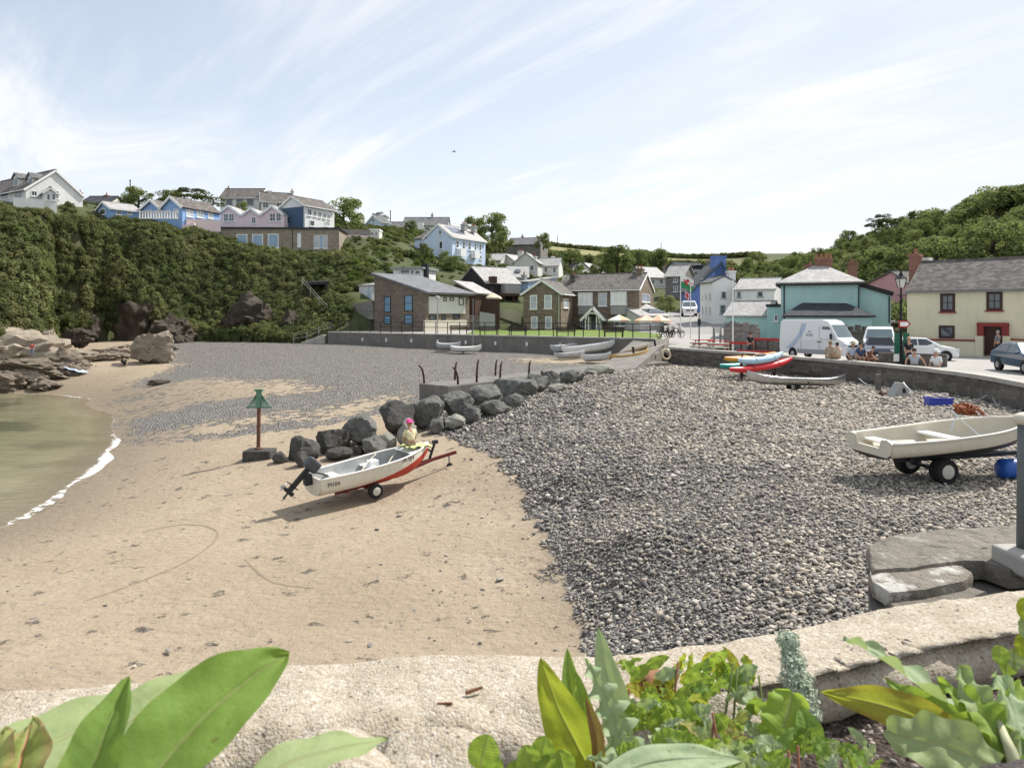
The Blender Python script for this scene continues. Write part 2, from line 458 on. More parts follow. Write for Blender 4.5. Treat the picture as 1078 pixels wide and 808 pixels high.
def inpoly(X, Y, poly):
    X = np.asarray(X, float); Y = np.asarray(Y, float); r = np.zeros(X.shape, bool)
    n = len(poly); j = n - 1
    for i in range(n):
        xi, yi = poly[i]; xj, yj = poly[j]
        if yi != yj:
            r ^= ((yi > Y) != (yj > Y)) & (X < (xj - xi) * (Y - yi) / (yj - yi) + xi)
        j = i
    return r
def pldist(X, Y, poly, closed=False):
    X = np.asarray(X, float); Y = np.asarray(Y, float); best = np.full(X.shape, 1e9)
    pts = list(poly) + ([poly[0]] if closed else [])
    for (x0, y0), (x1, y1) in zip(pts[:-1], pts[1:]):
        dx, dy = x1 - x0, y1 - y0
        t = np.clip(((X - x0) * dx + (Y - y0) * dy) / (dx * dx + dy * dy + 1e-12), 0, 1)
        best = np.minimum(best, np.hypot(X - x0 - t * dx, Y - y0 - t * dy))
    return best

_u = [gd(*q) for q in [
    (-60, 232, 68), (0, 224, 76), (50, 224, 79), (100, 228, 86), (150, 234, 95), (200, 262, 99), (260, 270, 100), (350, 272, 102),
    (0, 300, 69), (50, 300, 73), (0, 345, 63), (55, 345, 72), (95, 290, 88), (100, 316, 91), (160, 300, 92), (200, 300, 94), (160, 320, 91.5), (205, 345, 92), (250, 335, 93), (250, 300, 97), (300, 300, 97), (300, 330, 92), (330, 345, 88),
    (-20, 212, 104), (40, 214, 100), (88, 214, 110), (125, 229, 104), (180, 231, 108), (215, 240, 108), (215, 266, 108.5), (280, 268, 109), (350, 268, 110),
    (270, 240, 120), (255, 226, 140), (335, 240, 128), (400, 245, 130), (445, 244, 155), (370, 250, 115), (400, 258, 114), (400, 270, 106), (395, 290, 98), (375, 305, 90), (345, 322, 89),
    (440, 280, 106), (475, 279, 116), (540, 300, 106), (500, 300, 100), (530, 320, 96), (480, 318, 96), (440, 350, 81), (380, 345, 83), (395, 318, 92), (480, 352, 80),
    (550, 347, 92), (620, 347, 92), (690, 347, 90), (580, 300, 125), (600, 285, 160), (540, 278, 150), (600, 290, 200),
    (715, 330, 110), (735, 331, 110), (760, 335, 100), (790, 340, 82), (840, 335, 80), (880, 330, 85), (930, 330, 85),
    (1000, 283, 84), (1078, 272, 84), (1078, 222, 130), (1000, 238, 138), (900, 262, 150), (820, 283, 165), (780, 290, 175), (860, 300, 105), (960, 300, 80), (740, 300, 150), (700, 300, 150),
    (1300, 200, 130), (1300, 262, 74), (1078, 215, 150), (900, 262, 175), (900, 290, 110), (1000, 262, 108), (1078, 250, 106),
    (560, 274, 230), (650, 281, 240), (740, 287, 240), (580, 259, 300), (650, 266, 310), (745, 274, 320), (500, 262, 230), (430, 258, 200), (500, 249, 260), (545, 254, 300), (440, 258, 260),
    (0, 226, 150), (150, 224, 135), (250, 226, 160), (300, 240, 200), (200, 230, 250), (0, 235, 250), (800, 285, 250), (1000, 240, 250), (600, 270, 420), (100, 250, 420), (900, 270, 420), (1300, 230, 260)]]
_u += [(25, 30, 2.9), (40, 40, 2.95), (30, 55, 3.0), (55, 52, 3.0), (22, 10, 2.9), (60, 20, 3.0), (16, 57, 3.2), (30, 64, 3.1), (14, 70, 3.9), (8, 75, 3.95), (-2, 75, 3.95), (-15, 82, 3.9), (-60, 70, 12), (-80, 66, 13), (-110, 90, 19), (70, 60, 5)]
UPL = RBF(_u)
TERRACE = [(9.5, 3.0), (12.7, 9), (16.9, 19), (19.0, 26.4), (19.7, 32), (18.3, 38), (15.8, 45.3), (12.1, 54.3), (11.6, 57.2), (13.2, 63.5), (21, 66), (27, 63.5), (62, 62), (70, 40), (60, 3)]
LAWN = [(11.4, 57.3), (6.5, 60.3), (0, 64.8), (-4.5, 68), (-4.5, 91.5), (13, 92.5), (14.5, 70)]
PROM = [(-4.5, 68.0), (-8, 70.3), (-19.9, 78.3), (-21, 82), (-5, 92), (-4.5, 91.5)]

def uz(X, Y):
    X = np.asarray(X, float); Y = np.asarray(Y, float)
    h = np.clip(UPL(X, Y), -3, 60)
    h = np.where(inpoly(X, Y, TERRACE), 2.9, h)
    h = np.where(inpoly(X, Y, LAWN) | inpoly(X, Y, PROM), 3.85, h)
    return h
def uz1(x, y): return float(uz(np.array([x]), np.array([y]))[0])

def lin(a, b, st): return list(np.arange(a, b, st))
def sheet(name, xs, ys, zf, mat, attrs=None, label=None):
    X, Y = np.meshgrid(np.array(xs), np.array(ys)); Z = zf(X, Y)
    n, m = X.shape[1], X.shape[0]
    me = bpy.data.meshes.new(name)
    co = np.stack([X, Y, Z], 2).reshape(-1, 3)
    i = np.arange(m - 1)[:, None] * n + np.arange(n - 1)[None]
    q = np.stack([i, i + 1, i + n + 1, i + n], 2).reshape(-1, 4)
    me.vertices.add(len(co)); me.vertices.foreach_set('co', co.astype(np.float32).ravel())
    me.loops.add(q.size); me.loops.foreach_set('vertex_index', q.astype(np.int32).ravel())
    me.polygons.add(len(q)); me.polygons.foreach_set('loop_start', np.arange(0, q.size, 4, dtype=np.int32)); me.polygons.foreach_set('loop_total', np.full(len(q), 4, np.int32))
    me.update(calc_edges=True)
    me.polygons.foreach_set('use_smooth', [True] * len(q))
    for k, f in (attrs or {}).items():
        a = me.attributes.new(k, 'FLOAT', 'POINT'); a.data.foreach_set('value', f(X, Y, Z).astype(np.float32).ravel())
    me.materials.append(mat)
    o = bpy.data.objects.new(name, me); COL.objects.link(o)
    return tag(o, label, kind='structure')

def npnoise(X, Y, s, seed=0):
    out = np.zeros(X.shape); flat = out.ravel()
    xf, yf = X.ravel(), Y.ravel()
    for i in range(flat.size): flat[i] = noise.noise((xf[i] * s + seed, yf[i] * s, seed * 1.7))
    return out

# ---- pebble mask
def gpoly(l): return np.array([gz(*q)[:2] for q in l])
BANK = np.array([(0.2, 2)] + [gz(*q)[:2] for q in [(618, 690, 1.0), (615, 660, 1.02), (592, 610, 1.08), (572, 560, 1.1), (548, 520, 1.12), (522, 490, 1.15), (488, 466, 1.25), (440, 452, 1.15), (452, 434, 1.3)]] +
                [(-4.6, 36.5), (6, 48.5), (11.3, 57), (13, 55)] + SEAWALL[::-1])
BACK = np.array([(-4.6, 36.5)] + [gz(*q)[:2] for q in [(400, 436, 1.15), (330, 448, 1.0), (250, 452, .9), (180, 462, .5), (138, 468, .12), (140, 440, .3), (130, 415, .6), (150, 400, 1.0), (185, 382, 1.7), (150, 366, 2.4), (200, 352, 2.7), (340, 352, 2.8), (640, 362, 2.7)]] + [(11.3, 57), (6, 48.5)])
SANDP = [gpoly([(135, 432, .7), (200, 422, .95), (300, 420, 1.1), (345, 412, 1.4), (300, 402, 1.5), (200, 398, 1.4), (140, 404, .9)]),
         gpoly([(140, 466, .25), (200, 458, .6), (300, 442, .95), (310, 434, 1.0), (240, 440, .9), (140, 454, .3)]),
         gpoly([(320, 446, 1.0), (420, 428, 1.2), (425, 416, 1.5), (380, 420, 1.4), (330, 436, 1.0)]),
         gpoly([(100, 385, 1.3), (180, 376, 1.8), (190, 372, 1.9), (150, 372, 1.9)]),
         gpoly([(560, 385, 2.2), (640, 382, 2.4), (640, 376, 2.5), (540, 378, 2.4)])]
def pebmask(X, Y, soft=0.5):
    def sd(poly, s):
        d = pldist(X, Y, poly, True); ins = inpoly(X, Y, poly)
        return np.clip(np.where(ins, d, -d) / s + 0.5, 0, 1)
    m = sd(BANK, soft)
    b = np.clip(sd(BACK, 1.1) * 1.15, 0, 1)
    for p in SANDP: b = b * (1 - sd(p, 2.2) * 0.85)
    return np.maximum(m, b)

# ---- beach material
t = NT('beach_sand_and_shingle'); ps = t.pos()
peb = t.attr('peb'); wet = t.attr('wet')
n_big = t.noise(ps, 0.35, 6, 0.6); n_mid = t.noise(ps, 2.5, 6, 0.65); n_fine = t.noise(ps, 45, 4, 0.7)
sand = t.mix(t.rng(n_big, 0.35, 0.65), (0.298, 0.232, 0.155), (0.368, 0.297, 0.21))
sand = t.mix(t.rng(n_mid, 0.45, 0.7, 0, 0.55), sand, (0.25, 0.19, 0.13))
sand = t.mix(t.rng(n_fine, 0.3, 0.7, 0, 0.4), sand, (0.46, 0.385, 0.295))
streak = t.noise(t.vm('MULTIPLY', ps, (2.2, 7.0, 1)), 1.0, 6, 0.7, 0.6)          # drift lines of weed and grit
sand = t.mix(t.math('MULTIPLY', t.rng(streak, 0.56, 0.7, 0, 0.65), t.rng(n_big, 0.4, 0.6)), sand, (0.16, 0.12, 0.085))
speck = t.voro(ps, 7.0); spc = t.noise(ps, 0.8, 4, 0.6)
sand = t.mix(t.math('MULTIPLY', t.rng(speck.outputs['Distance'], 0.1, 0.2, 1, 0), t.rng(spc, 0.43, 0.58, 0, 0.85)), sand, (0.12, 0.095, 0.075))
spk2 = t.voro(t.vm('MULTIPLY', ps, (1, 1.7, 1)), 15.0); sand = t.mix(t.math('MULTIPLY', t.rng(spk2.outputs['Distance'], 0.1, 0.22, 1, 0), t.rng(t.noise(ps, 0.5, 5, 0.65), 0.47, 0.62, 0, 0.75)), sand, (0.15, 0.115, 0.085))
wc = t.mix(t.rng(n_mid, 0.3, 0.7), (0.215, 0.17, 0.115), (0.27, 0.215, 0.15))
sand = t.mix(wet, sand, wc)
vo = t.voro(t.vm('MULTIPLY', ps, (1, 1, 0.3)), 11.0)
sep = t.n('ShaderNodeSeparateColor'); t.set(sep.inputs[0], vo.outputs['Color'])
pc = t.ramp(sep.outputs[0], [(0, (0.13, 0.128, 0.126)), (0.35, (0.235, 0.226, 0.214)), (0.6, (0.33, 0.31, 0.28)), (0.8, (0.42, 0.38, 0.32)), (1, (0.54, 0.51, 0.47))])
pc = t.mix(t.rng(vo.outputs['Distance'], 0.34, 0.64, 0, 0.75), pc, (0.07, 0.065, 0.06))
pc = t.mix(t.rng(n_mid, 0.4, 0.7, 0, 0.35), pc, (0.25, 0.215, 0.175))
vo2 = t.voro(ps, 3.4); s2 = t.n('ShaderNodeSeparateColor'); t.set(s2.inputs[0], vo2.outputs['Color'])
edge = t.math('ADD', t.math('MULTIPLY', t.math('SUBTRACT', s2.outputs[0], 0.5), 0.75), t.math('MULTIPLY', t.math('SUBTRACT', n_mid, 0.5), 1.3))
pm = t.rng(t.math('ADD', peb, edge), 0.42, 0.58)
col = t.mix(pm, sand, pc)
hs = t.math('ADD', t.math('MULTIPLY', n_mid, 0.6), t.math('ADD', t.math('MULTIPLY', t.noise(ps, 7, 6, 0.7), 0.8), t.math('MULTIPLY', t.rng(t.voro(t.vm('MULTIPLY', ps, (1, 1.6, 1)), 3.6, 'SMOOTH_F1').outputs['Distance'], .05, .4), .3)))
hp = t.math('MULTIPLY', vo.outputs['Distance'], -2.2)
hh = t.n('ShaderNodeMix', data_type='FLOAT'); t.set(hh.inputs[0], pm); t.set(hh.inputs[2], hs); t.set(hh.inputs[3], hp)
BEACHM = t.out(col, t.rng(wet, 0, 1, 0.9, 0.35), normal=t.bump(hh.outputs[0], 0.9, 0.08), spec=0.3)

def wetf(X, Y, Z):
    d = pldist(X, Y, WATERLINE)
    return np.clip(1 - d / (4.2 + 4 * (Y > 40)), 0, 1) ** 0.8 * (Z > -5)
def beachz(X, Y):
    z = BEACH(X, Y)
    return z + 0.03 * np.sin(X * 1.3 + 2 * np.sin(Y * .5)) * np.sin(Y * 0.9 + X * .4)
xs = lin(-95, -20, 2.5) + lin(-20, -8, 0.7) + lin(-8, 20, 0.3) + lin(20, 34, 2)
ys = lin(-8, 6, 1.5) + lin(6, 30, 0.3) + lin(30, 60, 0.6) + lin(60, 100, 1.5)
sheet('beach', xs, ys, beachz, BEACHM, {'peb': lambda X, Y, Z: pebmask(X, Y), 'wet': wetf}, 'sandy beach with a grey shingle bank rising to the right')

def track(pts, w, label):
    p = resample_([(x, y, 0) for x, y, _ in [gz(a, b, bz_px(a, b)) for a, b in pts]], .25); mb = MB(); rows = []
    for i, q in enumerate(p):
        d = (p[min(i + 1, len(p) - 1)] - p[max(i - 1, 0)]).normalized(); nn = Vector((d.y, -d.x, 0)); ww = w * (.6 + .8 * abs(noise.noise(q * 1.3)))
        rows.append([Vector((c.x, c.y, float(beachz(np.array([c.x]), np.array([c.y]))[0]) + .006)) for c in (q - nn * ww, q, q + nn * ww)])
    mb.grid(rows); tag(mb.build('wheel_track', plain('damp_sand', (.265, .207, .147), .9, .25, 3, .5)), label, kind='structure')
def bz_px(px, py):
    z = .8
    for _ in range(8): x, y, _z = gz(px, py, z); z = bz(x, y)
    return z
def resample_(pts, st):
    out = []; pts = [Vector(p) for p in pts]
    for i in range(len(pts) - 1):
        p0, p1, p2, p3 = pts[max(i - 1, 0)], pts[i], pts[i + 1], pts[min(i + 2, len(pts) - 1)]; k = max(2, int((p2 - p1).length / st))
        for j in range(k): u = j / k; out.append(.5 * ((2 * p1) + (p2 - p0) * u + (2 * p0 - 5 * p1 + 4 * p2 - p3) * u * u + (3 * p1 - p0 - 3 * p2 + p3) * u ** 3))
    return out + [pts[-1]]
track([(90, 632), (150, 612), (200, 590), (228, 566), (222, 556), (190, 553), (150, 560)], .03, 'curved damp wheel track in the sand, left of centre')
track([(258, 588), (270, 600), (290, 612), (330, 618)], .03, 'short damp wheel track in the middle of the sand')
# ---- water
WPOLY = np.array(WATERLINE + [(-95, -8), (-26, -8)])
t = NT('sea_water'); ps = t.pos()
dep = t.attr('depth'); fm = t.attr('foam')
nb = t.noise(t.vm('MULTIPLY', ps, (0.5, 1.6, 1)), 0.55, 5, 0.6, 0.5)
wcol = t.mix(t.rng(nb, 0.35, 0.65), (0.165, 0.16, 0.09), (0.25, 0.235, 0.15))
wcol = t.mix(t.rng(t.noise(t.vm('MULTIPLY', ps, (0.7, 1, 1)), 0.22, 4), 0.52, 0.62, 0, 0.75), wcol, (0.055, 0.066, 0.038))
wcol = t.mix(t.rng(dep, 0.0, 0.5, 0.75, 0), wcol, (0.36, 0.3, 0.2))
fo = t.noise(t.vm('MULTIPLY', ps, (1.0, 1.0, 1)), 2.6, 7, 0.75, 0.8)
fmask = t.rng(t.math('ADD', fm, t.math('MULTIPLY', t.math('SUBTRACT', fo, 0.5), 1.9)), 0.52, 0.7)
fmask = t.math('MAXIMUM', fmask, t.math('MULTIPLY', t.rng(t.math('ADD', fm, t.math('MULTIPLY', t.math('SUBTRACT', fo, 0.5), .5)), 0.52, 0.68), .5))
wcol = t.mix(fmask, wcol, (0.74, 0.73, 0.7))
wn = t.bump(t.math('ADD', t.noise(t.vm('MULTIPLY', ps, (1, 2.2, 1)), 1.3, 4), t.math('MULTIPLY', t.noise(ps, 5, 3), 0.3)), 0.25, 0.12)
alp = t.math('MAXIMUM', t.rng(dep, 0.0, 0.18, 0.3, 0.95), fmask)
WATERM = t.out(wcol, t.math('MAXIMUM', t.math('MULTIPLY', fmask, 0.9), 0.12), normal=wn, spec=0.35, alpha=alp)
def foamf(X, Y, Z):
    d = pldist(X, Y, WATERLINE)
    ins = inpoly(X, Y, WPOLY)
    wid = 0.2 + 0.42 * np.exp(-((Y - 36) / 8.0) ** 2) * (X > -24)
    a = np.exp(-((d - 0.15 * ins) / wid) ** 2)
    return np.clip(a * (.68 + .25 * np.exp(-((Y - 36) / 9.0) ** 2) * (X > -24)), 0, 1)
xs = lin(-95, -45, 3) + lin(-45, -30, 0.3) + lin(-30, -12, .14) + lin(-12, -8, 1)
ys = lin(-8, 10, 1.5) + lin(10, 58, 0.16)
sheet('sea', xs, ys, lambda X, Y: np.full(X.shape, 0.0) + 0.015 * np.sin(X * 1.1 + Y * .7), WATERM,
      {'depth': lambda X, Y, Z: -BEACH(X, Y), 'foam': foamf}, 'shallow olive green sea with white foam at its edge')
sheet('sea_far', [-420, -300, -200, -95], [-200, -60, -8, 20, 46], lambda X, Y: np.full(X.shape, 0.0), WATERM,
      {'depth': lambda X, Y, Z: X * 0 + 3, 'foam': lambda X, Y, Z: X * 0}, 'open sea west of the cove')

# ---- upland
t = NT('hill_grass'); ps = t.pos()
a = t.noise(ps, 0.05, 6, 0.6); b = t.noise(ps, 0.5, 6, 0.65); c = t.noise(ps, 3, 4, 0.7)
g1 = t.mix(t.rng(b, 0.35, 0.65), (0.05, 0.062, 0.024), (0.085, 0.1, 0.036))
sx = t.n('ShaderNodeSeparateXYZ'); t.set(sx.inputs[0], ps)
dry = t.mix(t.rng(b, 0.3, 0.7), (0.26, 0.235, 0.105), (0.2, 0.2, 0.085))
far = t.math('MULTIPLY', t.rng(sx.outputs[1], 215, 245), t.rng(sx.outputs[0], 110, 60))
g1 = t.mix(far, g1, dry)
g1 = t.mix(t.rng(c, 0.5, 0.75, 0, 0.4), g1, (0.10, 0.085, 0.05))
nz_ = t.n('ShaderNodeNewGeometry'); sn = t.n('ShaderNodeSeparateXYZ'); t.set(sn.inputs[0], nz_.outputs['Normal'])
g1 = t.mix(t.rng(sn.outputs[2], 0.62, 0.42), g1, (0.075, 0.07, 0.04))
HILLM = t.out(g1, 0.95, normal=t.bump(t.math('ADD', b, c), 0.8, 0.15))
def uplz(X, Y):
    h = uz(X, Y)
    far = np.clip((Y - 180) / 100, 0, 1)
    ins = inpoly(X, Y, POLYB); dd = pldist(X, Y, POLYB, True)
    cliff = (X < -21)
    cov = ins | ((dd < 0.9) & ~cliff)
    return np.where(cov, -3.0, h)
xs = [-420, -300, -200] + lin(-160, -80, 3) + lin(-80, 40, 1.0) + lin(40, 130, 2.5) + lin(130, 220, 8) + [300, 420]
ys = [-60, -30] + lin(-10, 50, 2) + lin(50, 130, 1.0) + lin(130, 200, 3) + lin(200, 440, 6) + [520, 640]
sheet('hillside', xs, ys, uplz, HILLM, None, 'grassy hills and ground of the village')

def flat(name, poly, z, mat, th=0.25, kind='structure', label=None):
    mb = MB(); mb.prism([(x, y, z - th) for x, y in poly], (0, 0, th))
    return tag(mb.build(name, mat), label, kind=kind)
PAVE = plain('pale_tarmac', (0.36, 0.345, 0.32), 0.9, 0.15, 0.8, 0.4, stain=((0.24, 0.23, 0.22), 0.4))
ROADM = plain('road_tarmac', (0.30, 0.29, 0.275), 0.9, 0.15, 0.5, 0.4)
GRASSM = plain('mown_grass', (0.14, 0.2, 0.035), 0.9, 0.3, 2.0, 0.6)
flat('harbour_pavement', TERRACE, 3.05, PAVE, label='pale tarmac quay behind the curved sea wall')
flat('lawn', LAWN, 4.0, GRASSM, label='mown green lawn behind the far sea wall')
flat('promenade', PROM, 4.0, PAVE, label='paved promenade in front of the brick house')
def strip(name, pts, w, mat, lift=0.02, label=None):
    mb = MB(); L, Rr = [], []
    for i, p in enumerate(pts):
        a = Vector(pts[max(i - 1, 0)]); b = Vector(pts[min(i + 1, len(pts) - 1)])
        d = (b - a); d.z = 0; d.normalize(); nn = Vector((d.y, -d.x, 0)) * w / 2
        L.append(Vector(p) - nn + Vector((0, 0, lift))); Rr.append(Vector(p) + nn + Vector((0, 0, lift)))
    mb.grid([L, Rr]); lo = [[p - Vector((0, 0, 0.6)) for p in r] for r in (L, Rr)]
    mb.grid([L, lo[0]]); mb.grid([Rr, lo[1]])
    return tag(mb.build(name, mat), label, kind='structure')
strip('road', [(18, 60, 3.06), (19.5, 66, 3.2), (20.5, 74, 4.2), (22.5, 84, 5.2), (25.5, 98, 5.75), (29, 115, 6.4), (36, 135, 7.4)], 9.5, ROADM, label='village street climbing between the houses')

mb = MB(); _p = np.array([(11.3, 57.5), (12.2, 60), (14.2, 70), (14, 87), (21, 88), (24, 80), (22, 66.5), (24, 63.5), (13, 55)])
_gx, _gy = np.meshgrid(np.arange(10.5, 25, .5), np.arange(55, 88.5, .5)); _z = np.maximum(UPL(_gx, _gy), 3.02) + .06; _in = inpoly(_gx, _gy, _p)
for j in range(_gx.shape[0] - 1):
    for i in range(_gx.shape[1] - 1):
        if _in[j:j + 2, i:i + 2].sum() > 2: mb.add([(_gx[a, b], _gy[a, b], _z[a, b]) for a, b in ((j, i), (j, i + 1), (j + 1, i + 1), (j + 1, i))], [(0, 1, 2, 3)])
tag(mb.build('forecourt', PAVE, merge=True), 'pale tarmac forecourt between the lawn and the street', kind='structure')
# ---- walls along the sea
def wall_sweep(name, pts, zb, zt, th, mat, cop, label, cat, coph=0.16, copo=0.06, sub=6):
    fine = []
    for (x0, y0), (x1, y1) in zip(pts[:-1], pts[1:]):
        for k in range(sub): fine.append(Vector((x0 + (x1 - x0) * k / sub, y0 + (y1 - y0) * k / sub, 0)))
    fine.append(Vector((*pts[-1], 0)))
    for _ in range(8 if sub > 2 else 0):
        fine = [fine[0]] + [(fine[i - 1] + fine[i] * 2 + fine[i + 1]) / 4 for i in range(1, len(fine) - 1)] + [fine[-1]]
    o = thing(name, label, cat, (fine[len(fine) // 2].x, fine[len(fine) // 2].y, zb))
    for nm, m, z0, z1, a0, a1 in (('wall_face', mat, zb, zt - coph, 0, th), ('coping', cop, zt - coph, zt, -copo, th + copo)):
        mb = MB(); rows = []
        for i, p in enumerate(fine):
            d = (fine[min(i + 1, len(fine) - 1)] - fine[max(i - 1, 0)]).normalized(); nn = Vector((d.y, -d.x, 0))   # right of travel = landward
            j = (noise.noise(p * 0.7) * 0.03) if nm == 'coping' else 0
            rows.append([p + nn * a0 + Vector((0, 0, z0)), p + nn * a1 + Vector((0, 0, z0)), p + nn * a1 + Vector((0, 0, z1 + j)), p + nn * a0 + Vector((0, 0, z1 + j))])
        mb.grid(rows, close=True); mb.add(rows[0], [(0, 1, 2, 3)]); mb.add(rows[-1], [(3, 2, 1, 0)])
        mb.build(nm, m, o, world=True)
    return o
wall_sweep('sea_wall', SEAWALL, 1.6, 3.5, 0.5, STONED, CONC, 'curved dark stone sea wall with pale coping holding up the quay', 'sea wall')
wall_sweep('sea_wall', FARWALL, 2.0, 4.06, 0.5, CONCD, CONC, 'long low concrete sea wall below the lawn at the back of the beach', 'sea wall', 0.12)
# ================================================================== HOUSES
HOUSES = []
class House:
    def __init__(s, label, A, B, depth, zb, ze, wall, cat='house', name='house', group=None, wallR=None):
        s.a = Vector((PX(*A), A[1], 0)); s.b = Vector((PX(*B), B[1], 0))
        s.Wd = (s.b - s.a).length; s.u = (s.b - s.a).normalized(); s.n = Vector((-s.u.y, s.u.x, 0))
        if isinstance(depth, tuple):
            o = s.b if depth[0] == 'R' else s.a
            k = (depth[1] - HX) / FL
            depth = (k * o.y - o.x) / (s.n.x - k * s.n.y)
        s.D = depth; s.zb, s.ze = zb, ze; s.wall = wall
        s.o = thing(name, label, cat, (s.a.x, s.a.y, zb), 0, group)
        s.roofo = None; HOUSES.append(s)
    def w(s, u, t, z): return s.a + s.u * u + s.n * t + Vector((0, 0, z))
    def faceo(s, face):      # origin, direction, outward
        return {'F': (s.a, s.u, -s.n), 'R': (s.b, s.n, s.u), 'L': (s.a, s.n, -s.u)}[face]
    def hit(s, face, px, off=0.0):
        o, e, nn = s.faceo(face); o = o + nn * off
        k = (px - HX) / FL
        lam = (k * o.y - o.x) / (e.x - k * e.y)
        return lam, o.y + e.y * lam
    def body(s, kind, zr=None, below=2.0, **kw):
        z0 = s.zb - below; Wd, D, ze = s.Wd, s.D, s.ze
        mb = MB(); f = lambda u, t, z: s.w(u, t, z)
        mb.hexa([f(0, 0, z0), f(Wd, 0, z0), f(Wd, D, z0), f(0, D, z0), f(0, 0, ze), f(Wd, 0, ze), f(Wd, D, ze), f(0, D, ze)])
        if kind == 'gx':
            for u in (0, Wd): mb.add([f(u, 0, ze), f(u, D, ze), f(u, D / 2, zr)], [(0, 1, 2)])
        elif kind == 'gy':
            r = kw.get('rpos', 0.5)
            for t_ in (0, D): mb.add([f(0, t_, ze), f(Wd, t_, ze), f(Wd * r, t_, zr)], [(0, 1, 2)])
        elif kind == 'monoR':      # low at the right
            mb.add([f(0, 0, ze), f(Wd, 0, ze), f(0, 0, zr), f(0, D, ze), f(Wd, D, ze), f(0, D, zr)], [(0, 1, 2), (3, 4, 5), (0, 2, 5, 3)])
        elif kind == 'mono':       # low at the front
            mb.add([f(0, 0, ze), f(0, D, ze), f(0, D, zr), f(Wd, 0, ze), f(Wd, D, ze), f(Wd, D, zr)], [(0, 1, 2), (3, 4, 5), (1, 4, 5, 2)])
        mb.build('wall', s.wall, s.o, world=True)
        return s
    def slab(s, mb, q, th=0.14):
        q = [Vector(p) for p in q]
        nn = (q[1] - q[0]).cross(q[2] - q[0]).normalized()
        if nn.z < 0: nn = -nn
        lo = [p + nn * 0.02 for p in q]; hi = [p + nn * (0.02 + th) for p in q]
        k = len(q)
        mb.add(lo + hi, [tuple(range(k))[::-1], tuple(range(k, 2 * k))] + [(i, (i + 1) % k, k + (i + 1) % k, k + i) for i in range(k)])
    def roof(s, kind, mat, zr=None, ov=0.3, og=0.2, trim=None, **kw):
        Wd, D, ze = s.Wd, s.D, s.ze; f = s.w; mb = MB(); tb = MB()
        if kind == 'gx':
            sl = (zr - ze) / (D / 2); zl = ze - sl * ov
            s.slab(mb, [f(-og, -ov, zl), f(Wd + og, -ov, zl), f(Wd + og, D / 2, zr), f(-og, D / 2, zr)])
            s.slab(mb, [f(-og, D / 2, zr), f(Wd + og, D / 2, zr), f(Wd + og, D + ov, zl), f(-og, D + ov, zl)])
            mb.bar(f(-og, D / 2, zr + 0.15), f(Wd + og, D / 2, zr + 0.15), 0.28, 0.14)
            tb.bar(f(-og, -ov - 0.06, zl + 0.04), f(Wd + og, -ov - 0.06, zl + 0.04), 0.12, 0.13)
            for u in (-og - 0.03, Wd + og + 0.03):
                tb.bar(f(u, -ov, zl), f(u, D / 2, zr), 0.06, 0.26); tb.bar(f(u, D + ov, zl), f(u, D / 2, zr), 0.06, 0.26)
        elif kind == 'gy':
            r = kw.get('rpos', 0.5)
            for u0, sg, ww in ((0, -1, Wd * r), (Wd, 1, Wd * (1 - r))):
                sl = (zr - ze) / ww; zl = ze - sl * ov; ue = u0 + sg * ov
                s.slab(mb, [f(ue, -og, zl), f(Wd * r, -og, zr), f(Wd * r, D + og, zr), f(ue, D + og, zl)])
                tb.bar(f(ue, -og - 0.03, zl), f(Wd * r, -og - 0.03, zr), 0.06, 0.26)
                tb.bar(f(ue + sg * 0.06, -og, zl + 0.04), f(ue + sg * 0.06, D + og, zl + 0.04), 0.12, 0.13)
            mb.bar(f(Wd * r, -og, zr + 0.15), f(Wd * r, D + og, zr + 0.15), 0.28, 0.14)
        elif kind == 'hip':
            i = kw.get('inset', min(D, Wd) / 2)
            p = [f(-ov, -ov, ze), f(Wd + ov, -ov, ze), f(Wd + ov, D + ov, ze), f(-ov, D + ov, ze)]
            r0, r1 = f(i, D / 2, zr), f(Wd - i, D / 2, zr)
            s.slab(mb, [p[0], p[1], r1, r0]); s.slab(mb, [p[2], p[3], r0, r1]); s.slab(mb, [p[1], p[2], r1]); s.slab(mb, [p[3], p[0], r0])
            for e0, e1 in ((p[0], p[1]), (p[1], p[2]), (p[3], p[0])): tb.bar(e0 + Vector((0, 0, -0.06)), e1 + Vector((0, 0, -0.06)), 0.13, 0.14)
        elif kind == 'flat':
            mb.hexa([f(-ov, -ov, ze), f(Wd + ov, -ov, ze), f(Wd + ov, D + ov, ze), f(-ov, D + ov, ze), f(-ov, -ov, ze + .25), f(Wd + ov, -ov, ze + .25), f(Wd + ov, D + ov, ze + .25), f(-ov, D + ov, ze + .25)])
        elif kind == 'monoR':
            sl = (zr - ze) / Wd
            s.slab(mb, [f(-ov, -ov, zr + sl * ov), f(Wd + ov, -ov, ze - sl * ov), f(Wd + ov, D + ov, ze - sl * ov), f(-ov, D + ov, zr + sl * ov)], 0.2)
            tb.bar(f(-ov, -ov - .04, zr + sl * ov), f(Wd + ov, -ov - .04, ze - sl * ov), 0.06, 0.3)
        elif kind == 'mono':
            sl = (zr - ze) / D
            s.slab(mb, [f(-og, -ov, ze - sl * ov), f(Wd + og, -ov, ze - sl * ov), f(Wd + og, D + og, zr + sl * og), f(-og, D + og, zr + sl * og)])
            tb.bar(f(-og, -ov - .06, ze - sl * ov), f(Wd + og, -ov - .06, ze - sl * ov), 0.1, 0.12)
        s.roofo = mb.build('roof', mat, s.o, world=True)
        if trim and tb.v: tb.build('roof_edge', trim, s.o, world=True)
        return s
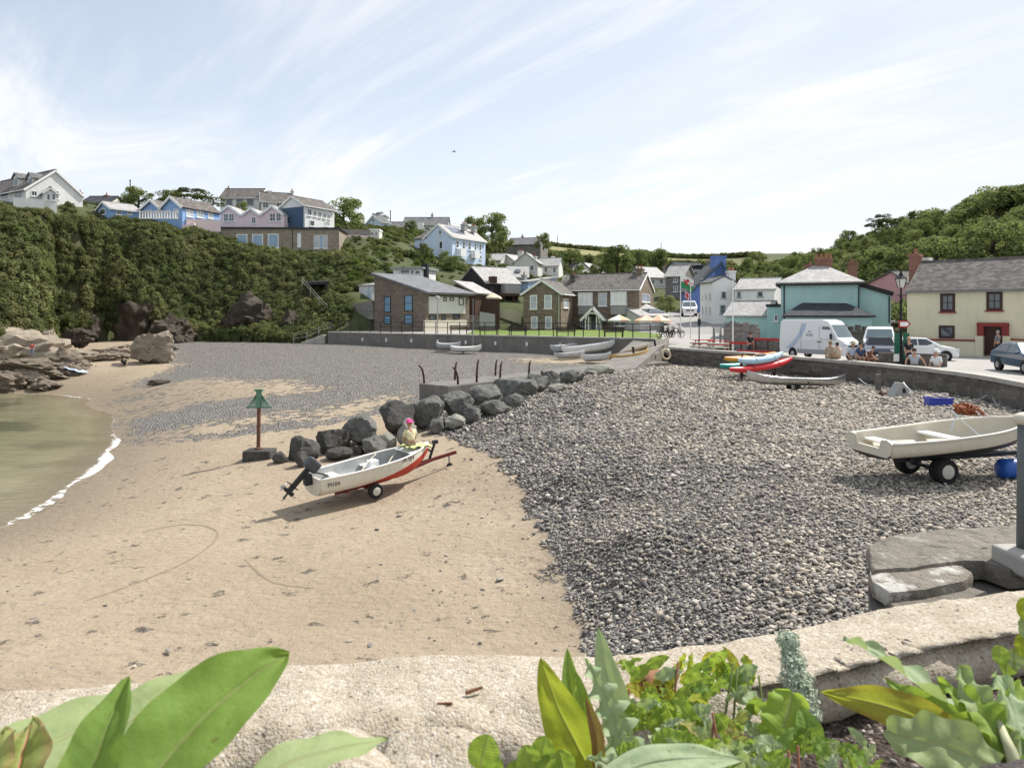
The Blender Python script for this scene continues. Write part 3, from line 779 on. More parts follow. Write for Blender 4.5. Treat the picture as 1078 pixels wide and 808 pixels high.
    def opening(s, face, x0, y0, x1, y1, frame=None, glass=None, bars=(1, 1), name='window', sill=True, fw=0.07, proud=0.06, sillm=None, reveal=0.0):
        frame = frame or WHITE; glass = glass or GLASS
        o, e, nn = s.faceo(face)
        l0, d0 = s.hit(face, x0); l1, d1 = s.hit(face, x1)
        dm = (d0 + d1) / 2; z1, z0 = PZ(y0, dm), PZ(y1, dm)
        if l0 > l1: l0, l1 = l1, l0
        def q(l, z, off): return o + e * l + nn * off + Vector((0, 0, z))
        def bx(mb, la, lb, za, zc, oa, ob):
            mb.hexa([q(la, za, oa), q(lb, za, oa), q(lb, za, ob), q(la, za, ob), q(la, zc, oa), q(lb, zc, oa), q(lb, zc, ob), q(la, zc, ob)])
        mb = MB()
        bx(mb, l0, l0 + fw, z0, z1, -.02, proud); bx(mb, l1 - fw, l1, z0, z1, -.02, proud)
        bx(mb, l0 + fw, l1 - fw, z1 - fw, z1, -.02, proud); bx(mb, l0 + fw, l1 - fw, z0, z0 + fw, -.02, proud)
        iw, ih = l1 - l0 - 2 * fw, z1 - z0 - 2 * fw
        for i in range(1, bars[0]):
            c = l0 + fw + iw * i / bars[0]; bx(mb, c - .025, c + .025, z0 + fw, z1 - fw, -.02, proud - .012)
        for i in range(1, bars[1]):
            c = z0 + fw + ih * i / bars[1]; bx(mb, l0 + fw, l1 - fw, c - .025, c + .025, -.02, proud - .016)
        fo = mb.build(name, frame, s.o, world=True)
        if sill:
            mb = MB(); bx(mb, l0 - .08, l1 + .08, z0 - .1, z0 - .003, -.02, proud + .08)
            mb.build('sill', sillm or frame, fo, world=True)
        mb = MB(); bx(mb, l0 + fw * .8, l1 - fw * .8, z0 + fw * .8, z1 - fw * .8, -.03, proud * .3)
        mb.build('pane', glass, fo, world=True)
        return fo
    def win(s, face, rects, **kw):
        for r in rects: s.opening(face, *r, **kw)
        return s
    def block(s, name, face, x0, y0, x1, y1, proud, mat, back=0.05):
        o, e, nn = s.faceo(face)
        l0, d0 = s.hit(face, x0); l1, d1 = s.hit(face, x1); dm = (d0 + d1) / 2
        z1, z0 = PZ(y0, dm), PZ(y1, dm)
        mb = MB()
        q = lambda l, z, off: o + e * l + nn * off + Vector((0, 0, z))
        mb.hexa([q(l0, z0, -back), q(l1, z0, -back), q(l1, z0, proud), q(l0, z0, proud), q(l0, z1, -back), q(l1, z1, -back), q(l1, z1, proud), q(l0, z1, proud)])
        return mb.build(name, mat, s.o, world=True)
    def chimney(s, x0, x1, ytop, t, zbot, mat, pots=2, potm=None, w=None, name='chimney'):
        """stack standing t metres behind the front plane"""
        o = s.a + s.n * t
        def hit(px):
            k = (px - HX) / FL; return (k * o.y - o.x) / (s.u.x - k * s.u.y)
        l0, l1 = hit(x0), hit(x1); lm = (l0 + l1) / 2
        d = o.y + s.u.y * lm; zt = PZ(ytop, d)
        dw = w or min(abs(l1 - l0), 0.9)
        mb = MB(); q = lambda l, tt, z: s.w(l, tt, z)
        def bx(la, lb, ta, tb, za, zc): mb.hexa([q(la, ta, za), q(lb, ta, za), q(lb, tb, za), q(la, tb, za), q(la, ta, zc), q(lb, ta, zc), q(lb, tb, zc), q(la, tb, zc)])
        bx(l0, l1, t - dw / 2, t + dw / 2, zbot, zt - .22); bx(l0 - .07, l1 + .07, t - dw / 2 - .07, t + dw / 2 + .07, zt - .22, zt)
        par = s.roofo or s.o
        c = mb.build(name, mat, par, world=True)
        for i in range(pots):
            pb = MB(); l = l0 + (l1 - l0) * (i + .5) / pots
            pb.disc(q(l, t, zt), (0, 0, 1), [(.15, 0), (.12, .1), (.11, .38), (.14, .42)], 10)
            pb.build('chimney_pot', potm or plain('clay_pot', (.36, .15, .09), .8, .2), par, world=True)
        return c
    def pipe(s, face, px, y0, y1, mat=None):
        o, e, nn = s.faceo(face); l, d = s.hit(face, px)
        c = o + e * l + nn * .07
        mb = MB(); mb.tube([c + Vector((0, 0, PZ(y1, d))), c + Vector((0, 0, PZ(y0, d)))], .05, 6)
        mb.build('drainpipe', mat or BLACK, s.o, world=True)

def Zf(py, d): return PZ(py, d)
WR = render_wall('white_render', (.74, .74, .72)); WR2 = render_wall('offwhite_render', (.62, .61, .57))
BLUEW = render_wall('bright_blue_render', (.26, .42, .70)); BLUEP = render_wall('powder_blue_render', (.40, .54, .74)); BLUEL = render_wall('pale_blue_render', (.58, .69, .85))
PINKP = render_wall('pale_pink_render', (.78, .63, .63)); PINKD = render_wall('salmon_pink_render', (.62, .35, .35))
TEAL = render_wall('teal_render', (.41, .61, .59)); CREAMW = render_wall('cream_render', (.66, .62, .45)); GREYW = render_wall('grey_render', (.36, .36, .35))
BLUED = plain('slate_blue_cladding', (.07, .12, .19), .7, .15, 2); DKWOOD = plain('dark_stained_boards', (.035, .033, .034), .7, .4, 6); BRWOOD = plain('brown_stained_wood', (.075, .042, .03), .7, .35, 5)
REDP = plain('dark_red_paint', (.23, .035, .03), .6, .15, 3); TERRA = plain('terracotta_clay', (.33, .13, .08), .85, .2)
BROWNF = plain('brown_window_paint', (.045, .022, .018), .5, .2)

# -- clifftop, left to right
h = House('white clifftop house with grey slate roof, dormers and a broad gable, farthest left', (-28, 108), (27, 99), ('R', 87), Zf(217, 100), Zf(198.5, 99), WR)
zr = Zf(182.5, 104)
h.body('gx', zr).roof('gx', SLATEB, zr, trim=WHITE)
h.win('R', [(33, 201, 39, 206.5), (54, 200.5, 62, 209)], bars=(2, 1)).win('F', [(2, 202, 9, 210), (16, 202, 24, 209)], bars=(2, 1))
for px in (8, 23):      # dormers on the roof towards the bay
    l, d = h.hit('F', px); mb = MB(); rb = MB()
    b0 = h.w(l, 1.6, 0); z0 = Zf(191.5, d)
    for sx_ in (0,):
        mb.hexa([h.w(l - .7, 1.0, z0 - .6), h.w(l + .7, 1.0, z0 - .6), h.w(l + .7, 3.4, z0 - .6), h.w(l - .7, 3.4, z0 - .6), h.w(l - .7, 1.0, z0 + .7), h.w(l + .7, 1.0, z0 + .7), h.w(l + .7, 3.4, z0 + .7), h.w(l - .7, 3.4, z0 + .7)])
        mb.add([h.w(l - .7, 1.0, z0 + .7), h.w(l + .7, 1.0, z0 + .7), h.w(l, 1.0, z0 + 1.35)], [(0, 1, 2)])
        h.slab(rb, [h.w(l - .95, .8, z0 + .55), h.w(l, .8, z0 + 1.4), h.w(l, 3.9, z0 + 1.4), h.w(l - .95, 3.9, z0 + .55)], .1)
        h.slab(rb, [h.w(l + .95, .8, z0 + .55), h.w(l, .8, z0 + 1.4), h.w(l, 3.9, z0 + 1.4), h.w(l + .95, 3.9, z0 + .55)], .1)
    dm = mb.build('dormer', WR, h.roofo, world=True); rb.build('dormer_roof', SLATE, h.roofo, world=True)
    pb = MB(); pb.hexa([h.w(l - .5, .95, z0 - .3), h.w(l + .5, .95, z0 - .3), h.w(l + .5, 1.05, z0 - .3), h.w(l - .5, 1.05, z0 - .3), h.w(l - .5, .95, z0 + .6), h.w(l + .5, .95, z0 + .6), h.w(l + .5, 1.05, z0 + .6), h.w(l - .5, 1.05, z0 + .6)])
    pb.build('dormer_window', GLASS, h.roofo, world=True)
# glazed porch on its gable
h2 = House('white glazed porch with pitched roof against the leftmost gable', (46, 98.5), (60, 99.5), 4.5, Zf(217, 99), Zf(203, 99), WR, 'porch', 'porch')
h2.body('gy', Zf(198, 99)).roof('gy', SLATEB, Zf(198, 99), ov=.2, trim=WHITE); h2.win('F', [(49, 204, 53, 211), (54.5, 204, 58.5, 211)])
mb = MB(); mb.bar(P(14, 213.5, 95), P(46, 216, 97), .3, 1.4); tag(mb.build('garden_wall', WR), 'low white garden wall below the leftmost clifftop house', 'wall')

h = House('grey roofed cottage with two brick chimneys behind the clifftop hedge', (85, 126), (114, 126), 6, Zf(217, 126), Zf(213.5, 126), WR2, 'cottage', 'cottage')
h.body('gx', Zf(207.5, 129)).roof('gx', SLATED, Zf(207.5, 129)); h.chimney(83, 86, 202.5, 3, Zf(212, 126), BRICKR, 1); h.chimney(110.5, 114, 205.5, 3, Zf(212, 126), BRICKR, 1)
h = House('small blue house with grey roof and low walls beside the twin gabled one', (101, 105), (117, 102), ('R', 147), Zf(230, 104), Zf(220.5, 103), BLUEW)
h.body('gy', Zf(212.5, 103)).roof('gy', SLATEP, Zf(212.5, 103), trim=WHITE); h.win('F', [(105, 220, 111, 226)])
h.opening('R', 122, 222, 128, 226, bars=(2, 1)); h.opening('R', 134, 222.5, 139, 226, bars=(2, 1))
h = House('bright blue clifftop house with two gables and white windows', (148, 106), (192, 103), ('R', 232), Zf(232, 104), Zf(219, 103), BLUEW)
h.body('flat')
mb = MB(); tb = MB(); rb = MB()
for g0, g1, ga, zp, dd in ((0, .5, .27, 209.5, h.D * .5), (.5, 1, .74, 207.8, h.D)):
    u0, u1, um, zz = g0 * h.Wd, g1 * h.Wd, ga * h.Wd, Zf(zp, 104)
    mb.add([h.w(u0, 0, h.ze), h.w(u1, 0, h.ze), h.w(um, 0, zz), h.w(u0, dd, h.ze), h.w(u1, dd, h.ze), h.w(um, dd, zz)], [(0, 1, 2), (5, 4, 3), (0, 2, 5, 3), (1, 4, 5, 2)]); mb.build('gable', BLUEW, h.o, world=True); mb = MB()
    h.slab(rb, [h.w(u0 - .2, -.3, h.ze), h.w(um, -.3, zz), h.w(um, dd, zz), h.w(u0 - .2, dd, h.ze)]); h.slab(rb, [h.w(u1 + .2, -.3, h.ze), h.w(um, -.3, zz), h.w(um, dd, zz), h.w(u1 + .2, dd, h.ze)])
    tb.bar(h.w(u0 - .2, -.34, h.ze), h.w(um, -.34, zz), .08, .35); tb.bar(h.w(u1 + .2, -.34, h.ze), h.w(um, -.34, zz), .08, .35)
h.roofo = rb.build('roof', SLATEB, h.o, world=True); tb.build('bargeboard', WHITE, h.o, world=True)
h.win('F', [(151, 221, 160, 229), (163, 221, 171, 229), (174, 221, 179, 229), (183, 220, 188, 229)], bars=(2, 1), glass=GLASSC)
h.win('R', [(196, 221, 203, 228), (207, 221.5, 214, 229), (219, 223, 224, 230)], bars=(2, 1), glass=GLASSC); h.chimney(196.8, 199.6, 207.5, 7, Zf(216, 106), WR, 0)
mb = MB()
for i in range(14): mb.bar(P(147 + i * 2.9, 223, 101.5), P(147 + i * 2.9, 230, 101.5), .12, .12)
mb.bar(P(146, 223, 101.5), P(187, 223, 101.5), .14, .12); mb.bar(P(146, 230, 101.5), P(187, 230, 101.5), .14, .12)
tag(mb.build('balustrade', WHITE), 'white balustrade in front of the bright blue clifftop house', 'railing')
mb = MB(); mb.bar(P(196, 236.5, 103.5), P(232, 238, 106), .4, 1.7); mb.bar(P(193, 242, 103), P(206, 239, 103.2), .4, 1.2)
tag(mb.build('garden_wall', PINKP), 'pale pink garden wall between the blue house and the pink cottages', 'wall')

h = House('tall white house with three blue shuttered windows, highest on the hill', (232, 138), (273, 138), ('R', 284), Zf(230, 138), Zf(208, 138), WR)
h.body('gx', Zf(199.5, 141)).roof('gx', SLATEB, Zf(199.5, 141), trim=WHITE)
h.win('F', [(238.5, 209.5, 244.5, 216), (249, 209, 256, 215.5), (260, 208.5, 267, 215.5)], bars=(3, 1), frame=plain('blue_grey_paint', (.28, .33, .4), .5)); h.chimney(239.5, 241.5, 198, 4, Zf(205, 140), BRICKR, 1)
h = House('white house with brown roof stepped down beside the tall shuttered one', (275, 134), (309, 136), 8, Zf(230, 134), Zf(212, 134), WR)
h.body('gx', Zf(203, 138)).roof('gx', SLATEB, Zf(203, 138), trim=WHITE); h.win('F', [(276.5, 213.5, 282.5, 219), (291, 212.5, 297, 217.5)], bars=(2, 1)); h.chimney(306, 309, 201, 4, Zf(208, 137), WR2, 1); h.chimney(281, 286, 201.2, 4, Zf(206, 137), WR2, 0)
h = House('pale pink cottages joined under three white edged gables', (227, 117), (299, 116), ('R', 313), Zf(242, 116), Zf(226.5, 116), PINKP, 'cottages')
h.body('flat'); mb = MB(); tb = MB(); rb = MB()
for g0, g1, zp in ((0, .385, 216.2), (.385, .655, 219), (.655, 1, 216.8)):
    u0, u1 = g0 * h.Wd, g1 * h.Wd; um = (u0 + u1) / 2; zz = Zf(zp, 116); dd = h.D
    mb.add([h.w(u0, 0, h.ze), h.w(u1, 0, h.ze), h.w(um, 0, zz), h.w(u0, dd, h.ze), h.w(u1, dd, h.ze), h.w(um, dd, zz)], [(0, 1, 2), (5, 4, 3), (0, 2, 5, 3), (1, 4, 5, 2)]); mb.build('gable', PINKP, h.o, world=True); mb = MB()
    for ue in (u0, u1):
        h.slab(rb, [h.w(ue, -.2, h.ze), h.w(um, -.2, zz), h.w(um, dd, zz), h.w(ue, dd, h.ze)], .12); tb.bar(h.w(ue, -.26, h.ze), h.w(um, -.26, zz), .1, .34)
h.roofo = rb.build('roof', SLATEP, h.o, world=True); tb.build('bargeboard', WHITE, h.o, world=True)
h.win('F', [(235.5, 225, 240.5, 233), (241, 225, 246.5, 233), (265, 228.5, 269.5, 235), (284, 224.5, 290, 233), (291, 224.5, 296, 233)], bars=(2, 2)); h.opening('R', 302, 228, 306, 236)
h = House('long white house with slate blue front end right of the pink cottages', (294.5, 119), (321, 116), ('R', 352), Zf(243, 117), Zf(217, 117), WR)
h.body('gy', Zf(206.5, 117)).roof('gy', SLATEB, Zf(206.5, 117), trim=WHITE); h.block('cladding', 'F', 296.5, 218.5, 319.5, 240, .12, BLUED)
h.win('R', [(323.5, 220, 328, 227), (330, 222, 333, 228), (335, 223, 338, 229), (340, 224.5, 343, 230), (345, 226, 347.5, 231)], bars=(2, 1)); h.opening('R', 326, 232, 331, 238); h.opening('R', 342, 233.5, 347, 238.5, glass=GLASSC)
h = House('long flat roofed brown stone house with pale blue blinds on the cliff edge', (205, 109), (357, 110), 9, Zf(270, 109), Zf(240.5, 109), masonry('buff_stone_wall', [(.23, .185, .14), (.33, .275, .215), (.43, .365, .295)], (.4, .36, .3)))
h.body('flat', below=4).roof('flat', SLATED, ov=.25)
h.win('F', [(249, 246.5, 260.5, 260), (265.5, 246.5, 277, 261), (282, 246, 293.5, 261)], glass=GLASSB, bars=(1, 1), fw=.14)
h.win('F', [(313, 245.5, 317, 260.5)], name='door', glass=WHITE, sill=False); h.win('F', [(330.5, 247.5, 336, 261.5), (340.5, 247.5, 344.8, 261.5)], glass=GLASSC); h.opening('F', 336.4, 247.5, 340.1, 261.5, glass=GLASSB, sill=False)
h.block('porch_shade_panel', 'F', 212, 247, 230, 255, .02, plain('porch_shade_brown', (.06, .05, .042), .9)); h.pipe('F', 308, 242, 266); h.pipe('F', 232.5, 244, 262)  # flat panel on the wall, the shade inside the porch painted dark brown

# -- upper middle of the village
mb = MB(); mb.bar(P(357, 244.2, 117), P(389, 245, 120), .5, 1.0); tag(mb.build('garden_wall', STONEG), 'grey stone garden wall right of the flat roofed stone house', 'wall')
mb = MB(); mb.bar(P(357, 249, 116), P(392, 250.5, 119), .5, .7); tag(mb.build('garden_wall', PINKP), 'pinkish low terrace wall under the grey garden wall', 'wall')
h = House('tiny white garden pavilion with square openings on the terrace', (389, 121), (399, 121), 3, Zf(248.5, 121), Zf(242.5, 121), WR2, 'pavilion', 'pavilion'); h.body('flat').roof('flat', WHITE, ov=.1); h.win('F', [(390.3, 244.3, 393.2, 247.5), (394.6, 244.3, 397.6, 247.5)], sill=False)
h = House('small pale blue gabled house on the skyline beside the round tree', (386, 152), (401, 149), ('R', 410), Zf(246, 150), Zf(234, 150), BLUEL)
h.body('gy', Zf(226.2, 150)).roof('gy', SLATE, Zf(226.2, 150), trim=WHITE); h.win('F', [(391.5, 230, 394.5, 234)])
h = House('small grey roofed house between the pale blue gable and the long bungalow', (409, 162), (424, 162), 7, Zf(245, 162), Zf(242, 162), WR2); h.body('gx', Zf(234, 165)).roof('gx', SLATE, Zf(234, 165))
h = House('long low grey roofed bungalow on the skyline with white dormer', (424, 170), (471, 170), 8, Zf(246, 170), Zf(237.5, 170), WR2, 'bungalow', 'bungalow'); h.body('gx', Zf(229.5, 174)).roof('gx', SLATE, Zf(229.5, 174)); h.chimney(454, 456, 225.8, 4, Zf(232, 172), GREYW, 1)
h.block('dormer', 'F', 440, 235, 446, 242, 1.0, WR); h.win('F', [(447.5, 239, 452, 242.5), (460, 239, 465, 242.5)])
h = House('pale blue three storey house with solar panels and white bay windows', (446.5, 121), (476, 118), ('R', 511), Zf(279, 118), Zf(249, 118), BLUEL)
zr = Zf(236, 119)
h.body('gy', zr, below=4).roof('gy', SLATEP, zr, ov=.25, og=.15, trim=WHITE)
h.win('F', [(462, 242, 465, 247.5), (462.5, 254, 466, 262)]); h.pipe('F', 460.5, 240, 275, WHITE)
h.win('R', [(480, 253.5, 483, 261), (486.8, 254, 489.2, 262), (493, 255, 495.5, 263), (499.5, 256, 501.5, 263.5), (504.5, 257, 506.5, 264), (494, 268, 496, 272.5), (505, 269, 507, 273)], bars=(1, 2))
for x0, x1, yo in ((480.5, 486, 262), (495.5, 500.5, 264)): h.block('bay_window', 'R', x0, yo, x1, yo + 8, .9, WHITE)
def on_roof(h, u0, u1, t0, t1, z0, z1, mat, name, lift=.2):      # panel lying on the right hand slope
    mb = MB(); h.slab(mb, [h.w(u0, t0, z0 + lift), h.w(u1, t0, z1 + lift), h.w(u1, t1, z1 + lift), h.w(u0, t1, z0 + lift)], .05); return mb.build(name, mat, h.roofo, world=True)
SOLAR = plain('solar_glass', (.16, .18, .23), .1, .2, 3, spec=.9)
zz = lambda f: zr + (h.ze - zr) * (f - .5) * 2
for k in range(3): on_roof(h, h.Wd * .58, h.Wd * .86, h.D * (.12 + k * .13), h.D * (.12 + k * .13 + .12), zz(.58), zz(.86), SOLAR, 'solar_panel', .16)
h.chimney(486.5, 490.5, 236, h.D * .55, zr - .6, GREYW, 2); h.chimney(497, 501, 238, h.D * .85, zr - .6, GREYW, 2)
h = House('low blue wing with brown roof joined left of the pale blue solar house', (436.5, 123), (450, 121), 7, Zf(276, 122), Zf(251, 122), BLUEL); h.body('gx', Zf(242, 124), below=4).roof('gx', SLATEB, Zf(242, 124)); h.win('F', [(441.5, 255.5, 445, 263)])
h = House('square grey stone house with slate roof highest behind the village', (533, 165), (569, 163), ('R', 577), Zf(272, 164), Zf(257.5, 164), STONEG); h.body('gx', Zf(251, 168)).roof('gx', SLATE, Zf(251, 168)); h.chimney(549, 551, 248.5, 5, Zf(253, 166), GREYW, 1); h.chimney(564, 566.5, 249.5, 5, Zf(253, 166), GREYW, 1)
h = House('pale grey gabled house with glare-white roof below the square stone house', (524, 142), (541, 140), ('R', 552), Zf(284, 141), Zf(275, 141), WR2); h.body('gy', Zf(268, 141)).roof('gy', SLATEP, Zf(268, 141)); h.win('F', [(528, 275, 532, 280)])
h = House('cream rendered house with tall gable in the middle of the village', (541, 132), (566, 131), ('R', 571), Zf(296, 130), Zf(276, 130), WR2); h.body('gy', Zf(266, 130), below=3).roof('gy', SLATEP, Zf(266, 130)); h.chimney(545.5, 550.5, 264.5, 2, Zf(272, 130), WR2, 2); h.win('F', [(549, 279, 553, 285), (558, 279, 562, 285)]); h.chimney(560.5, 565, 270, 2, Zf(277, 130), WR2, 1)
h = House('white cottage with bright pale roof and two upper windows', (566, 139), (588, 138), ('R', 592.5), Zf(294, 137), Zf(279, 137), WR); h.body('gx', Zf(272, 140), below=3).roof('gx', SLATEP, Zf(272, 140)); h.win('F', [(573, 281, 576.5, 286.5), (582, 281.5, 585.5, 287)], bars=(1, 2)); h.chimney(580.5, 583.5, 270, 4, Zf(274, 138), WR, 1)
h = House('white cottage with orange gabled roof among trees behind the stone pub', (608, 172), (624, 170), 8, Zf(292, 171), Zf(286, 171), WR); h.body('gy', Zf(276.5, 171), rpos=.25).roof('gy', SLATEP, Zf(276.5, 171), rpos=.25, trim=plain('orange_ridge', (.45, .2, .12), .8)); h.win('F', [(614, 284, 617, 288)])

h = House('low pale house with grey roof left of the cream gabled house', (511, 139), (527, 138), 6, Zf(284, 138), Zf(274, 138), WR2); h.body('gx', Zf(267.5, 141)).roof('gx', SLATEP, Zf(267.5, 141)); h.win('F', [(514, 275.5, 517.5, 280), (521, 275.5, 524.5, 280)])
h = House('pale slate roofed house peeping over the lean-to of the inn', (681, 135), (702, 137), 7, Zf(305, 136), Zf(292, 136), WR2); h.body('gx', Zf(282, 140)).roof('gx', SLATEP, Zf(282, 140)); h.win('F', [(685, 294, 689, 299), (694, 294, 698, 299)], bars=(2, 2)); h.chimney(699, 702, 279.5, 4, Zf(286, 138), STONEG, 1)
h = House('dark slate roofed house with two dormers between grey stone and bright blue houses', (720, 136), (748, 138), 8, Zf(305, 137), Zf(287, 137), GREYW); h.body('gx', Zf(277, 141)).roof('gx', SLATED, Zf(277, 141)); h.block('dormer', 'F', 732, 279, 737, 288, -1.2, DARKM, back=2.5); h.block('dormer', 'F', 739.5, 278.5, 744.5, 288, -1.2, DARKM, back=2.5); h.chimney(745, 748, 274.5, 4, Zf(281, 140), STONEG, 1)
h = House('small white gabled cottage high in the village above the inn chimney', (589, 160), (603, 158), 7, Zf(288, 159), Zf(281, 159), WR); h.body('gx', Zf(275.5, 162)).roof('gx', SLATE, Zf(275.5, 162)); h.win('F', [(591.5, 282, 594.5, 286), (597.5, 282, 600.5, 286)])
# -- houses at beach level
MODB = masonry('brown_grey_rubble', [(.13, .1, .075), (.2, .155, .115), (.28, .22, .17)], (.25, .22, .19), .5, .14)
h = House('modern brown stone house with steep one sided slate roof and corner glazing', (394, 84.5), (448, 79.5), ('R', 494), 3.9, Zf(311.5, 80), MODB)
zr = Zf(289, 83)
z_r = Zf(308, 79.5)
h.body('flat'); mb = MB()
mb.add([h.w(0, 0, h.ze), h.w(h.Wd, 0, h.ze), h.w(h.Wd, 0, z_r), h.w(0, 0, zr), h.w(0, h.D, h.ze), h.w(h.Wd, h.D, h.ze), h.w(h.Wd, h.D, z_r), h.w(0, h.D, zr)], [(0, 1, 2, 3), (4, 5, 6, 7), (1, 5, 6, 2), (0, 4, 7, 3)])
mb.build('gable', MODB, h.o, world=True)
mb = MB(); sl = (zr - z_r) / h.Wd; h.slab(mb, [h.w(-.3, -.3, zr + .3 * sl), h.w(h.Wd + .7, -.3, z_r - .7 * sl), h.w(h.Wd + .7, h.D + .4, z_r - .7 * sl), h.w(-.3, h.D + .4, zr + .3 * sl)], .22); h.roofo = mb.build('roof', slate('blue_slate_roof', [(.15, .155, .165), (.2, .205, .215), (.25, .25, .26)]), h.o, world=True)
h.win('F', [(404.5, 312, 411.5, 328.5), (426, 310.5, 434.5, 327.5), (404.5, 332, 411.5, 341), (426, 331, 434.5, 341)], frame=DARKM, bars=(1, 2), sill=False, glass=GLASSB)
h.block('render_panel', 'R', 451, 312.5, 489, 330, .12, WR2); h.win('R', [(466, 313, 469, 317), (472.5, 313, 476.5, 316.5), (482, 313.5, 487, 321)], frame=DARKM, sill=False, proud=.2)
h.win('R', [(452, 331.5, 459, 338), (465, 331, 469, 336.5), (477, 330.5, 484, 335.5)], frame=DARKM, sill=False); h.block('base_render', 'R', 446, 337, 490, 351, .2, CREAMP)
mb = MB(); a_ = h.w(h.Wd * .35, h.D * .45, 0); b_ = h.w(h.Wd * .62, h.D * .45, 0)
g = House('white flat roofed glazed studio rising behind the one sided slate roof', (414, 93), (444, 92), 5, 6, Zf(283, 92), WR, 'studio', 'studio'); g.body('flat').roof('flat', plain('lead_roof', (.3, .31, .32), .5), ov=.3); g.win('F', [(421.5, 283.6, 431.5, 288), (432.5, 284, 436, 288.5), (437, 284.5, 442.5, 288.5)], sill=False)
g.chimney(445, 450.5, 278, 1, 7, DARKM, 0)
g = House('small white shed with pale blue door left of the modern stone house', (378, 92), (392, 90), 4, Zf(318, 91), Zf(301, 91), WR, 'shed', 'shed'); g.body('mono', Zf(296, 91)).roof('mono', SLATEP, Zf(296, 91), ov=.1); g.opening('F', 386.5, 301, 391, 315, glass=plain('pale_blue_door', (.5, .62, .7), .6), name='door', sill=False)
mb = MB(); mb.bar(P(366, 331, 88), P(394, 326, 85), .4, 2.2); tag(mb.build('garden_wall', STONEG), 'rough stone garden wall joined to the left of the modern stone house', 'wall')
h = House('black boarded house with gleaming pale roof and wooden balcony', (511, 97), (546, 100), ('L', 484), 6.5, Zf(297, 97), DKWOOD)
zr = Zf(282, 101)
h.body('gx', zr).roof('gx', SLATEP, zr, ov=.4); h.block('balcony_room', 'F', 527, 300, 543, 311, 1.2, GREYW); h.block('balcony', 'F', 513, 309, 546, 312, 1.6, BRWOOD); h.block('timber_dormer', 'F', 514.5, 291, 520, 298, .8, BRWOOD)
h.win('F', [(529, 301, 537, 307), (515, 301, 520, 309)], frame=BRWOOD, glass=GLASS, sill=False, proud=.05)
for px in (513, 524, 534, 545.5): h.block('balcony_post', 'F', px, 312, px + 1, 322, 1.5, BRWOOD, back=-1.3)
h = House('little lean-to with gleaming pale roof beside the black boarded house', (480, 90), (500, 89), 5, 6.5, Zf(309, 90), BRWOOD, 'lean-to', 'lean_to'); h.body('monoR', Zf(298, 90)).roof('monoR', SLATEP, Zf(298, 90))
h = House('pale blue narrow house wedged beside the gabled wing of the pub', (545, 104), (556, 103), 8, 4.5, Zf(297, 103), BLUEP); h.body('mono', Zf(290, 103)).roof('mono', SLATEP, Zf(290, 103)); h.chimney(550, 553.5, 289, 2, Zf(296, 103), GREYW, 1)
h = House('house with sloping roof coloured glare-white and skylight left of the stone pub', (534, 112), (556, 112), 8, 5.5, Zf(292, 112), WR2); h.body('gx', Zf(281, 116)).roof('gx', SLATEP, Zf(281, 116)); on = h.slab; mb = MB(); h.slab(mb, [h.w(1.2, 1.1, Zf(288.6, 113) + .3), h.w(2.1, 1.1, Zf(288.6, 113) + .3), h.w(2.1, 2.2, Zf(285.2, 114) + .25), h.w(1.2, 2.2, Zf(285.2, 114) + .25)], .06); mb.build('skylight', GLASS, h.roofo, world=True)

for x0, x1, y0, y1, d, m, lb in ((497, 526, 313, 331, 91, BRWOOD, 'dark brown board fence below the black boarded house'), (505, 521, 328, 347, 86, GREYW, 'grey gate wall by the driveway left of the inn wing'), (523, 549, 324, 347, 93, CREAMW, 'cream terrace wall behind the gabled inn wing'), (492, 512, 331, 349, 88, STONEG, 'stone wall between the modern house and the driveway')):
    mb = MB(); a_ = P(x0, y1, d); b_ = P(x1, y1, d); z1 = PZ(y0, d); mb.hexa([(a_.x, d, 3.4), (b_.x, d, 3.4), (b_.x, d + .4, 3.4), (a_.x, d + .4, 3.4), (a_.x, d, z1), (b_.x, d, z1 - .3), (b_.x, d + .4, z1 - .3), (a_.x, d + .4, z1)]); tag(mb.build('terrace_wall', m), lb, 'wall')
# the stone inn
h = House('brown stone inn with grey slate roof, bay windows and a white porch', (586, 94.7), (673, 90.5), ('R', 688), 4, Zf(304.5, 91.5), STONEB, 'inn', 'inn')
zr = Zf(288, 94)
h.body('gx', zr).roof('gx', SLATEB, zr, ov=.3, og=.1, trim=WHITE)
h.block('bay_panel', 'F', 610, 321, 625, 331, .55, GREYW); h.block('bay_panel', 'F', 644, 320.5, 660.5, 331, .55, GREYW)
for r in ((610, 308, 625, 321), (644, 307, 660.5, 320.5)):
    b = h.block('bay', 'F', *r, .5, WHITE)
l = h.opening('F', 610, 308, 625, 321, bars=(3, 1), proud=.62, glass=GLASSC); h.opening('F', 644, 307, 660.5, 320.5, bars=(3, 1), proud=.62, glass=GLASSC)
h.win('F', [(630, 308, 639, 322)], bars=(1, 2), glass=GLASSC); h.win('F', [(611, 332, 616, 344), (647, 334, 660, 343)], bars=(2, 2)); h.win('R', [(675.5, 309.5, 684, 318)], bars=(2, 1), glass=GLASSC)
h.chimney(670, 677, 282.5, h.D / 2, Zf(300, 92), STONEB, 2, w=1.6); h.chimney(602, 607, 289.5, h.D * .3, Zf(302, 92), STONED, 1, w=1.5)
p = House('white gabled porch with curved bargeboards at the stone inn', (615.5, 89.6), (632, 89.2), 3, 4, Zf(333, 89.5), WHITE, 'porch', 'porch')
mb = MB()
for u in (0.08, p.Wd - .08, p.Wd * .25, p.Wd * .75):
    for tt in (0.08, 2.4): mb.bar(p.w(u, tt, 4), p.w(u, tt, p.ze), .14, .14)
